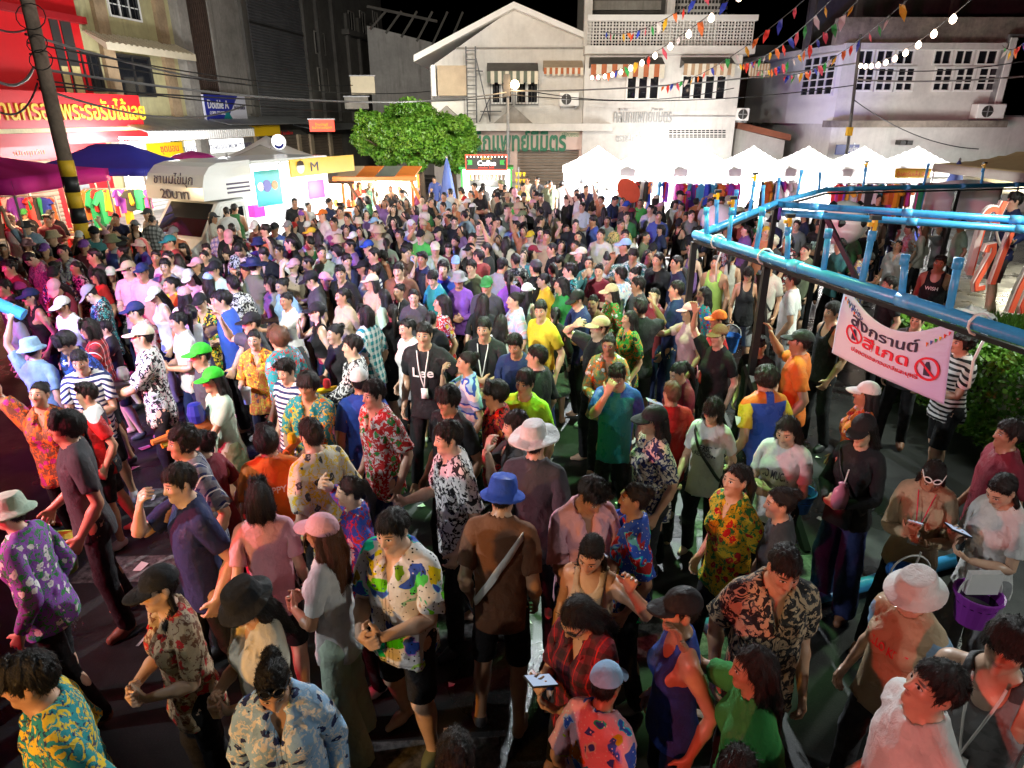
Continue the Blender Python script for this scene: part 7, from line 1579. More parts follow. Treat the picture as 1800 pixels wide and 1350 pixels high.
def hand_at(r, side, along=.095, out=.035):
    J, R, X = r['ps']; f = np.array((1 if side == 'L' else -1, 1, 1)); return r['Mw'](X['hand' + side] + R['hand' + side] @ (ARM * f * along + PALM * f * out))
P_ = person
# ---- people one can tell apart, from the front row back; (x, y) of the head in the photograph, facing (0 = to the camera, -90 = left)
P_(45, 1195, -100, 'm', 'i', 'hl:c,y,n', 'p:k', 'hang', hy=-10, skin_c=SKINS[1], label='person at bottom left corner in teal and yellow palm shirt, facing left')
P_(275, 1035, -82, 'f', 'cD:k', 'hf:t,s,r', 'p:k', 'clap', label='person in black cap with a long braid and tan red floral shirt')
P_(425, 1062, -70, 'f', 'uL:k', 'hp:a', 'p:k', 'clap', hp=18, label='person in round black hat and cream blouse, seen from above')
P_(480, 1205, -15, 'f', 'U', 'jf:l,w,n', 'p:k', 'hang', hp=24, label='person in blue white floral cover-up with sunglasses pushed up, looking down', extra=['sunglasses'])
P_(562, 935, -118, 'f', 'cL:p', 't:w', 'w:h', 'clap', hair=(.20, .07, .03), H=1.62, label='person in pale pink cap, white tee and long pale green trousers')
P_(688, 932, -40, 'm', 's', 'ha:w,b,k', 's:k', 'clap', H=1.66, girth=1.14, hp=8, shoe='i', label='stout person in rainbow paint splash shirt with black shorts and clogs')
P_(885, 868, 175, 'm', 'us:b', 't:s', 's:k', 'hang', H=1.72, hp=10, label='person seen from behind in blue bucket hat and brown tee', extra=['strap'])
P_(940, 772, 170, 'm', 'bs:w', 't:d', 'p:k', 'hang', H=1.75, label='person from behind in white wide brimmed hat and dark tee')
P_(785, 768, -75, 'm', 's', 'hl:w,k,w', 'p:k', 'cup', H=1.74, label='person in white palm tree shirt with short black hair, facing left')
P_(1042, 872, 28, 'm', 'k', 'hp:p', 'p:n', 'phone', H=1.68, hp=12, hy=15, skin_c=SKINS[3], item='phone', label='person in pale pink open shirt glancing right over a phone')
P_(1112, 875, -85, 'f', 'U', 'ha:b,r,w', 'p:k', 'face', H=1.6, label='person facing left in blue red splash shirt with hand at mouth')
P_(1038, 975, -12, 'f', 'D', 'n:t', 'p:k', 'waveL', hp=26, H=1.6, label='person with two braids in tan tank top, eyes lowered, hand raised')
P_(1010, 1088, -40, 'f', 'L', 'hx:v,k,r', 'p:k', 'phone', hp=14, H=1.58, item='phone', label='person with long wet hair in maroon plaid shirt holding a phone', extra=['glasses'])
P_(1068, 1200, 160, 'f', 'cs:l', 'ha:p,b,w', 'p:k', 'hang', H=1.45, hp=15, label='small person from behind in grey blue cap and pink blue shirt')
P_(1192, 1072, -62, 'f', 'cs:k', 'nd:b', 'j:n', 'hang', H=1.6, label='person in black cap and sleeveless blue denim, face lit amber')
P_(1318, 1172, -72, 'f', 'L', 't:e', 'p:k', 'wave', H=1.58, label='person with long dark hair in green tee raising a hand to the left')
P_(1380, 1000, 22, 'm', 'z', 'hl:k,t,d', 'p:k', 'hang', hp=20, H=1.74, skin_c=SKINS[5], label='person with cropped hair in black and tan leaf shirt, looking down')
P_(1640, 1205, -48, 'm', 's', 't:w', 'p:k', 'hang', hp=-16, H=1.70, girth=1.08, skin_c=SKINS[2], label='person at the bottom in white tee, face tilted up and lit red')
P_(1772, 1135, -8, 'm', 'm', 'nj:g,d,d', 's:k', 'hang', H=1.72, girth=1.08, hp=-4, label='person at bottom right in grey basketball vest with neck cord', extra=['lanyard'])
P_(1603, 1040, -25, 'f', 'us:w', 'tj:t,l,t', 'p:d', 'hang', hp=10, H=1.56, girth=1.12, label='person in white bucket hat and tan tee with red lettering', extra=['text:HELLO KITT:text_red:.24:.05:1.26'])
P_(1758, 862, -38, 'f', 'D', 't:w', 'w:g', 'phone', hp=6, H=1.63, item='phone', label='person with two braids in white tee reading a phone above a purple bucket')
P_(1640, 838, -5, 'f', 'D', 'l:t', 'p:k', 'phone', hp=18, H=1.6, item='phone', label='person with white sunglasses on head in tan top typing on a phone', extra=['white_sunglasses', 'redcord'])
P_(1515, 757, -28, 'f', 'cL:k', 'l:k', 'w:n', 'clap', hp=12, H=1.64, item='drinkbag', label='person in black cap and black long sleeved top with wide jeans', extra=['pouch'])
P_(1520, 692, -80, 'f', 'cL:w', 'hf:o,r,p', 'p:k', 'hang', H=1.58, label='person in white cap and orange red floral shirt under the banner')
P_(1382, 757, -22, 'f', 'L', 't:w', 'p:k', 'fold', hp=20, H=1.58, girth=1.1, label='person with long wet hair in white printed tee, arms folded', extra=['text:SO MUCH:text_dark:.20:.07:1.24'])
P_(1292, 842, -50, 'f', 'P', 'hf:y,e,r', 'p:k', 'hang', hp=-12, H=1.62, label='person with hair tied back in yellow red floral shirt, looking up')
P_(1368, 882, -82, 'f', 'U', 't:d', 'p:k', 'hang', H=1.58, label='person facing left in dark grey tee beside the yellow floral shirt')
P_(1252, 722, -12, 'f', 'B', 't:w', 'p:k', 'bucket', hp=18, H=1.55, label='person with bobbed wet hair in white tee with black lettering', extra=['strap_black', 'text:OVERSIZE:text_dark:.22:.045:1.27', 'text:FREEDOM:text_dark:.22:.045:1.215'])
P_(1345, 662, -145, 'f', 'w', 'tj:b,y,o', 'p:k', 'hang', H=1.66, girth=1.16, label='stout person with curly hair in blue and yellow football jersey, from behind', extra=['badge'])
P_(1405, 600, -95, 'm', 'cs:k', 't:o', 's:k', 'wave', H=1.7, girth=1.1, skin_c=SKINS[3], label='person in orange red tee and black cap raising a hand by the pipes')
P_(1262, 590, -38, 'f', 'cs:s', 't:k', 'p:k', 'up', H=1.64, label='person in brown cap and black tee with one arm thrown up', extra=[])
P_(1462, 548, -50, 'm', 's', 'n:k', 'p:k', 'hang', H=1.7, hp=4, label='person in black tank top standing left of the banner', extra=['beanie'])
P_(1690, 602, -58, 'f', 'w', 'ts:w,k', 's:k', 'fold', H=1.64, girth=1.15, label='person with curly hair in black white striped tee right of the banner')
P_(1652, 462, -5, 'm', 'k', 'n:k', 's:k', 'hang', H=1.7, girth=1.14, skin_c=SKINS[3], label='broad person in dark sleeveless vest standing behind the near pipe', extra=['text:WISH:white_paint:.16:.05:1.25'])
P_(1578, 432, -22, 'f', 'D', 'h:w', 'p:w', 'hang', H=1.6, label='person with wet braids in long white shirt behind the pipes')
P_(1528, 455, 72, 'm', 's', 'hl:b,y,w', 'p:k', 'phone', H=1.62, hp=20, lean=24, label='person bending to the right in blue yellow leaf shirt behind the pipes')
P_(1782, 352, -58, 'm', 'i', 'l:n', 's:d', 'outL', H=1.7, z=.86, label='person in navy jacket standing on the planter above the orange letters', extra=['strap'])
P_(1145, 738, -58, 'f', 'cL:k', 'hl:a,n,k', 'p:k', 'hang', H=1.62, girth=1.06, label='person in black cap and cream navy patterned shirt, facing left')
P_(1085, 662, -8, 'm', 'k', 'tj:c,b,b', 'p:k', 'face', hp=20, H=1.66, label='person in teal and blue jersey rubbing the nose, head bowed')
P_(1070, 606, 0, 'f', 'U', 'jf:i,o,w', 'p:k', 'clap', hp=4, H=1.6, girth=1.08, label='person with tied hair in olive floral jacket, facing the camera')
P_(1052, 575, -62, 'm', 'cs:t', 't:k', 'p:k', 'brow', H=1.66, girth=1.1, label='person in tan cap and black tee with forearm raised to the brow')
P_(922, 672, -28, 'm', 'i', 't:E', 'p:k', 'hang', H=1.7, label='person in neon yellow tee in the middle of the crowd')
P_(903, 748, -82, 'm', 'w', 't:d', 'p:k', 'hands', H=1.64, label='person with wet hair holding both hands to face behind the white hat')
P_(868, 690, -68, 'm', 'm', 'hf:r,k,o', 'p:k', 'hang', H=1.68, label='person in red black floral shirt with orange flowers, facing left')
P_(785, 702, -42, 'm', 'm', 't:k', 'p:k', 'hang', H=1.7, hp=6, label='person with floppy fringe and glasses on head in black tee', extra=['glasses_up'])
P_(818, 636, -80, 'f', 'U', 'tw:w,l,b', 'p:k', 'face', H=1.64, label='person in white and light blue wavy tee, hand to mouth')
P_(745, 587, -10, 'm', 's', 't:k', 'p:k', 'outL', H=1.76, girth=1.06, label='tall person in black tee lettered Lee, one arm held out', extra=['text:Lee:white_paint:.20:.085:1.27', 'lanyard'])
P_(850, 577, -18, 'm', 's', 't:k', 'p:k', 'fold', H=1.72, girth=1.04, label='person in black tee with neck cord and folded arms', extra=['lanyard'])
P_(905, 607, -22, 'm', 'k', 't:n', 'p:k', 'clap', H=1.66, hp=8, label='smiling person in navy tee between the two black shirts')
P_(942, 626, -112, 'm', 'z', 'h:k', 'p:k', 'hang', H=1.7, girth=1.05, label='person with cropped hair in black shirt, turned away left')
P_(655, 692, -62, 'm', 's', 'hf:r,w,e', 'p:n', 'hang', H=1.72, label='person in bright red floral shirt, facing left')
P_(618, 608, -82, 'm', 's', 'jl:k,w,d', 'p:k', 'gun', H=1.7, item='gun:y', label='person in black and white patterned jacket aiming a yellow water gun')
P_(632, 668, 175, 'm', 'cs:w', 't:b', 'p:n', 'hang', H=1.64, label='person from behind in white cap and blue tee')
P_(545, 762, -152, 'm', 's', 'hf:a,y,d', 'p:k', 'hang', H=1.72, label='person from behind in cream floral shirt with yellow leaves')
P_(468, 772, 178, 'm', 'm', 't:o', 'p:k', 'hang', H=1.64, label='person from behind in orange tee lettered HAPPY', extra=['btext:HAPPY:white_paint:.2:.05:1.27'])
P_(455, 872, 172, 'f', 'B', 't:p', 's:k', 'hang', H=1.6, label='person from behind with bobbed hair in dusty pink tee')
P_(612, 862, -92, 'f', 'P', 'hf:b,r,w', 'p:k', 'brow', H=1.56, label='person facing left in blue floral shirt wiping the brow')
P_(540, 676, -32, 'm', 'm', 'hf:c,y,o', 'p:k', 'gun', H=1.68, hp=6, item='gun:o', label='person with wet fringe in teal floral shirt holding a small orange gun')
P_(312, 848, -72, 'm', 's', 't:n', 'p:k', 'face', H=1.72, hp=6, label='person in navy tee shielding the face with one hand')
P_(318, 776, -82, 'm', 'w', 'hx:n,g,w', 'p:k', 'hang', H=1.7, label='person with dark hair in navy checked shirt, facing left')
P_(352, 778, -125, 'f', 'U', 't:v', 'p:k', 'hang', H=1.58, label='person in maroon tee with pink sunglasses on the head', extra=['pink_glasses'])
P_(372, 668, -72, 'f', 'cL:G', 't:h', 'k:i', 'gun', H=1.58, item='gun:o2', label='person in bright green cap and pale green tee with a big water gun')
P_(350, 625, -72, 'm', 'cs:G', 't:d', 'p:k', 'hang', H=1.66, label='person in bright green cap and dark grey tee')
P_(248, 592, -92, 'm', 'cs:a', 'hl:w,k,p', 'p:k', 'gun', H=1.74, item='gun:g', label='person in cream cap and white leaf shirt with a silver water gun')
P_(112, 748, -85, 'm', 'm', 't:d', 'p:k', 'bucket', H=1.74, item='bucket:e', label='person with fringe in dark grey tee carrying a green bucket, facing left')
P_(150, 692, -92, 'm', 'k', 'tj:k,r,w', 's:k', 'hang', H=1.5, label='young person in black and red sports tee beside the green bucket')
P_(68, 692, -28, 'f', 'U', 'hf:s,o,m', 'p:k', 'up', H=1.6, hp=-10, label='smiling person in brown floral shirt with an arm raised, left side')
P_(12, 900, -125, 'f', 'us:h', 'jf:u,e,w', 'p:k', 'hang', H=1.6, label='person cut by left edge in pale green hat and purple floral jacket')
P_(58, 612, 140, 'f', 'us:l', 'td:l', 'p:k', 'upL', H=1.62, item='tube', label='person in light blue hat and denim tee holding up a blue tube')
P_(112, 602, -62, 'm', 'm', 'hf:n,b,w', 'p:k', 'hang', hp=22, H=1.68, label='person with fringe in navy white floral shirt, head bowed')
P_(182, 577, -95, 'm', 's', 't:k', 's:k', 'gun', H=1.42, item='gun:y', label='short young person in black tee with a yellow water gun, left side')
P_(236, 548, -90, 'm', 'cs:n', 'hf:p,w,r', 'p:k', 'hang', H=1.66, label='person in navy cap and pink floral shirt, facing left')
P_(312, 565, -82, 'm', 's', 't:w', 'p:n', 'clap', H=1.62, label='person in white tee lit blue, short black hair, facing left')
P_(388, 527, -82, 'm', 's', 't:b', 'p:k', 'hang', H=1.76, girth=1.1, label='large person in plain blue tee, facing left')
P_(440, 568, -70, 'm', 'cs:k', 't:d', 'p:k', 'wave', H=1.68, label='person in black cap making a sign with raised fingers')
P_(446, 597, -18, 'f', 'U', 'hf:o,y,s', 'p:k', 'cup', H=1.58, item='cup', label='person in orange floral shirt with a big white cup')
P_(487, 592, -135, 'm', 'ms', 'hf:c,r,l', 's:g', 'hang', H=1.74, label='person with dyed brown hair in teal red floral shirt, from behind')
P_(555, 548, -82, 'f', 'cD:k', 'c:k', 's:c', 'face', H=1.64, label='person in black cap and black crop top with denim shorts')
P_(640, 552, -125, 'f', 'B', 'hx:c,w,n', 'p:k', 'hang', H=1.66, label='person in teal and white plaid shirt turning away')
P_(700, 512, -38, 'f', 'U', 't:k', 'p:k', 'bucket', H=1.58, item='bucket:n', label='person with bun in black tee and neck cord, navy bucket in hand', extra=['lanyard'])
P_(727, 522, -4, 'f', 'P', 't:d', 'p:k', 'hang', H=1.58, label='person with tied hair in dark grey tee facing the camera')
P_(775, 532, -82, 'f', 'L', 'tf:r,w,y', 'p:k', 'hang', H=1.62, girth=1.1, label='person with long dark hair in red daisy tee, facing left')
P_(806, 492, 0, 'f', 'us:g', 'l:u', 'p:k', 'clap', H=1.6, girth=1.1, label='person in grey hat and purple long sleeved top')
P_(855, 502, -20, 'm', 'cs:e', 't:d', 'p:k', 'hang', H=1.68, label='person in green cap and dark grey tee, orange cord at the neck')
P_(903, 527, -68, 'f', 'U', 'hx:p,l,w', 'p:k', 'hang', H=1.62, girth=1.1, label='smiling person in pink and light blue plaid shirt')
P_(928, 512, 150, 'f', 'cL:w', 'n:h', 'k:h', 'hang', H=1.6, label='person from behind in white cap and pale green dress')
P_(880, 566, 178, 'f', 'L', 't:w', 'p:k', 'hang', H=1.58, label='person from behind with long dark hair in white tee')
P_(976, 552, 180, 'f', 'P', 'l:k', 'k:g', 'hang', H=1.5, label='small person from behind in black top and grey skirt')
P_(1013, 527, -60, 'm', 'cs:k', 't:n', 'p:k', 'phone', H=1.66, item='phone', label='person in black cap and navy tee with white phone')
P_(1042, 532, -20, 'f', 'P', 't:s', 'p:k', 'hang', H=1.55, hp=8, label='person with tied hair in brown tee behind the black cap')
P_(1072, 514, -64, 'f', 'cL:t', 'hf:e,r,w', 'p:k', 'hang', H=1.6, label='person in tan cap and green red floral shirt')
P_(1090, 482, -115, 'm', 'z', 'hf:w,l,p', 'p:k', 'hang', H=1.72, label='person with cropped hair in white floral shirt, turned left')
P_(1035, 462, -8, 'f', 'U', 'j:c', 'p:k', 'hands', H=1.62, label='smiling person in teal jacket with hands at the neck')
P_(1156, 457, -28, 'm', 's', 't:k', 'p:k', 'hang', H=1.74, girth=1.05, label='broad person in plain black tee left of the pipe corner')
P_(1188, 462, -70, 'm', 's', 't:n', 'p:k', 'hang', H=1.72, label='person in navy tee in profile beside the pipe corner')
P_(1188, 508, -95, 'm', 'z', 't:n', 'j:n', 'cupL', H=1.74, item='cup', label='person with cropped hair in navy tee holding an iced drink')
P_(1210, 548, -60, 'f', 'cL:p', 't:p', 'p:k', 'point', H=1.6, label='person in pink cap stretching an arm left near the pipes')
P_(1235, 517, -72, 'f', 'L', 'tf:c,r,b', 'p:k', 'hang', H=1.6, label='person with long dark hair in teal floral tee, under the pipe')
P_(1260, 562, -62, 'f', 'cs:o', 't:r', 'p:k', 'hang', H=1.58, label='person in orange visor cap behind the brown cap')
P_(1258, 462, -12, 'm', 's', 'n:E', 's:k', 'hang', H=1.7, skin_c=SKINS[1], label='person in neon yellow tank top under the near pipe')
P_(1315, 482, 0, 'f', 'B', 'n:k', 's:g', 'bucket', H=1.62, hp=22, item='bucket:b', label='person in black halter tank top reaching into a blue bucket')
P_(1392, 492, -102, 'm', 's', 't:w', 'p:g', 'hang', H=1.7, label='person in plain white tee under the near pipe, facing left')
P_(1352, 468, -20, 'm', 'm', 't:a', 'p:k', 'hang', H=1.68, label='person in cream tee with black strap behind the near pipe', extra=['strap_black'])
P_(1358, 424, -40, 'm', 'ma', 't:d', 'p:k', 'hang', H=1.7, label='person with dyed cream hair behind the near pipe')
P_(1384, 424, -45, 'm', 's', 'hf:k,r,w', 'p:k', 'hang', H=1.7, label='person in black red floral shirt beside the dyed cream hair')
P_(1332, 414, -60, 'f', 'L', 'n:t', 'p:k', 'hang', H=1.58, label='person with long dark hair in tan tank behind the pipes')
P_(1286, 452, 170, 'f', 'P', 'n:a', 's:w', 'hang', H=1.6, label='person from behind in cream tank with white shorts, under the pipes')
P_(1217, 442, -28, 'f', 'La', 'n:u', 'p:k', 'hang', H=1.58, label='person with dyed cream hair and purple tank, face lit violet')
P_(1198, 480, -120, 'f', 'L', 'tf:c,w,n', 'p:k', 'hang', H=1.56, label='person with long dark hair in teal white floral tee by the pipe corner')
P_(1190, 655, -50, 'f', 'P', 't:v', 'p:k', 'phone', H=1.56, item='phone', label='person in maroon tee half hidden behind the black tee with raised arm')
P_(1180, 690, -150, 'm', 'ss', 't:r', 'p:k', 'hang', H=1.58, label='person with dyed brown hair in red tee beside the bobbed hair')
P_(1335, 607, -20, 'm', 'cs:k', 't:k', 'p:k', 'hang', H=1.5, label='person in black helmet like cap with goggles between the blue jersey and pipes', extra=['goggles'])
P_(1612, 562, -10, 'm', 'k', 't:d', 'p:k', 'hang', H=1.62, label='person peering over the top of the white banner')
P_(1562, 499, -70, 'm', 's', 't:k', 'p:k', 'hang', H=1.62, label='person in black tee behind the near pipe, above the banner corner')
P_(1528, 408, 175, 'm', 'm', 'j:k', 'p:k', 'hang', H=1.5, label='person from behind in black hooded jacket with pale cords')
P_(1532, 380, 10, 'm', 's', 't:t', 'p:k', 'fold', H=1.68, label='person in tan tee behind the black hooded jacket')
P_(1596, 402, -70, 'f', 'P', 'hf:w,o,p', 'p:k', 'phone1', H=1.6, item='phone', label='person with a hair clip in white orange floral shirt looking at a phone')
P_(1622, 402, -95, 'f', 'Ls', 'l:a', 'p:k', 'hang', H=1.6, label='person with dyed brown hair, white face mask and cream long sleeved top', extra=['mask'])
P_(1654, 402, -98, 'f', 'cL:p', 'l:g', 'p:k', 'browL', H=1.6, label='person in pink cap holding its brim behind the twin pipe')
P_(1690, 396, -62, 'm', 's', 't:h', 'p:k', 'hang', H=1.66, label='person with glasses in pale green tee behind the twin pipe', extra=['glasses'])
P_(1552, 386, -90, 'f', 'L', 't:s', 'p:k', 'hang', H=1.58, label='person with long dark hair in brown tee behind the twin pipe')
P_(1440, 396, -10, 'm', 'm', 't:k', 'p:k', 'clap', H=1.68, label='person in black tee with pale print behind the steel braces', extra=['text:CREW:h:.2:.2:1.2'])
P_(1436, 383, 20, 'f', 'L', 't:d', 'p:k', 'hang', H=1.56, label='person with long dark hair near the white inflatable head')
P_(1772, 762, -60, 'm', 's', 't:v', 'p:k', 'hang', H=1.64, skin_c=SKINS[3], label='person in maroon tee at the right edge, in the shade')
P_(800, 1330, 178, 'm', 's', 't:k', 'p:k', 'hang', H=1.6, label='top of a dark haired head at the bottom edge, centre')
P_(1300, 1345, 160, 'f', 'L', 't:d', 'p:k', 'hang', H=1.5, label='dark haired head at the bottom edge, right of centre')
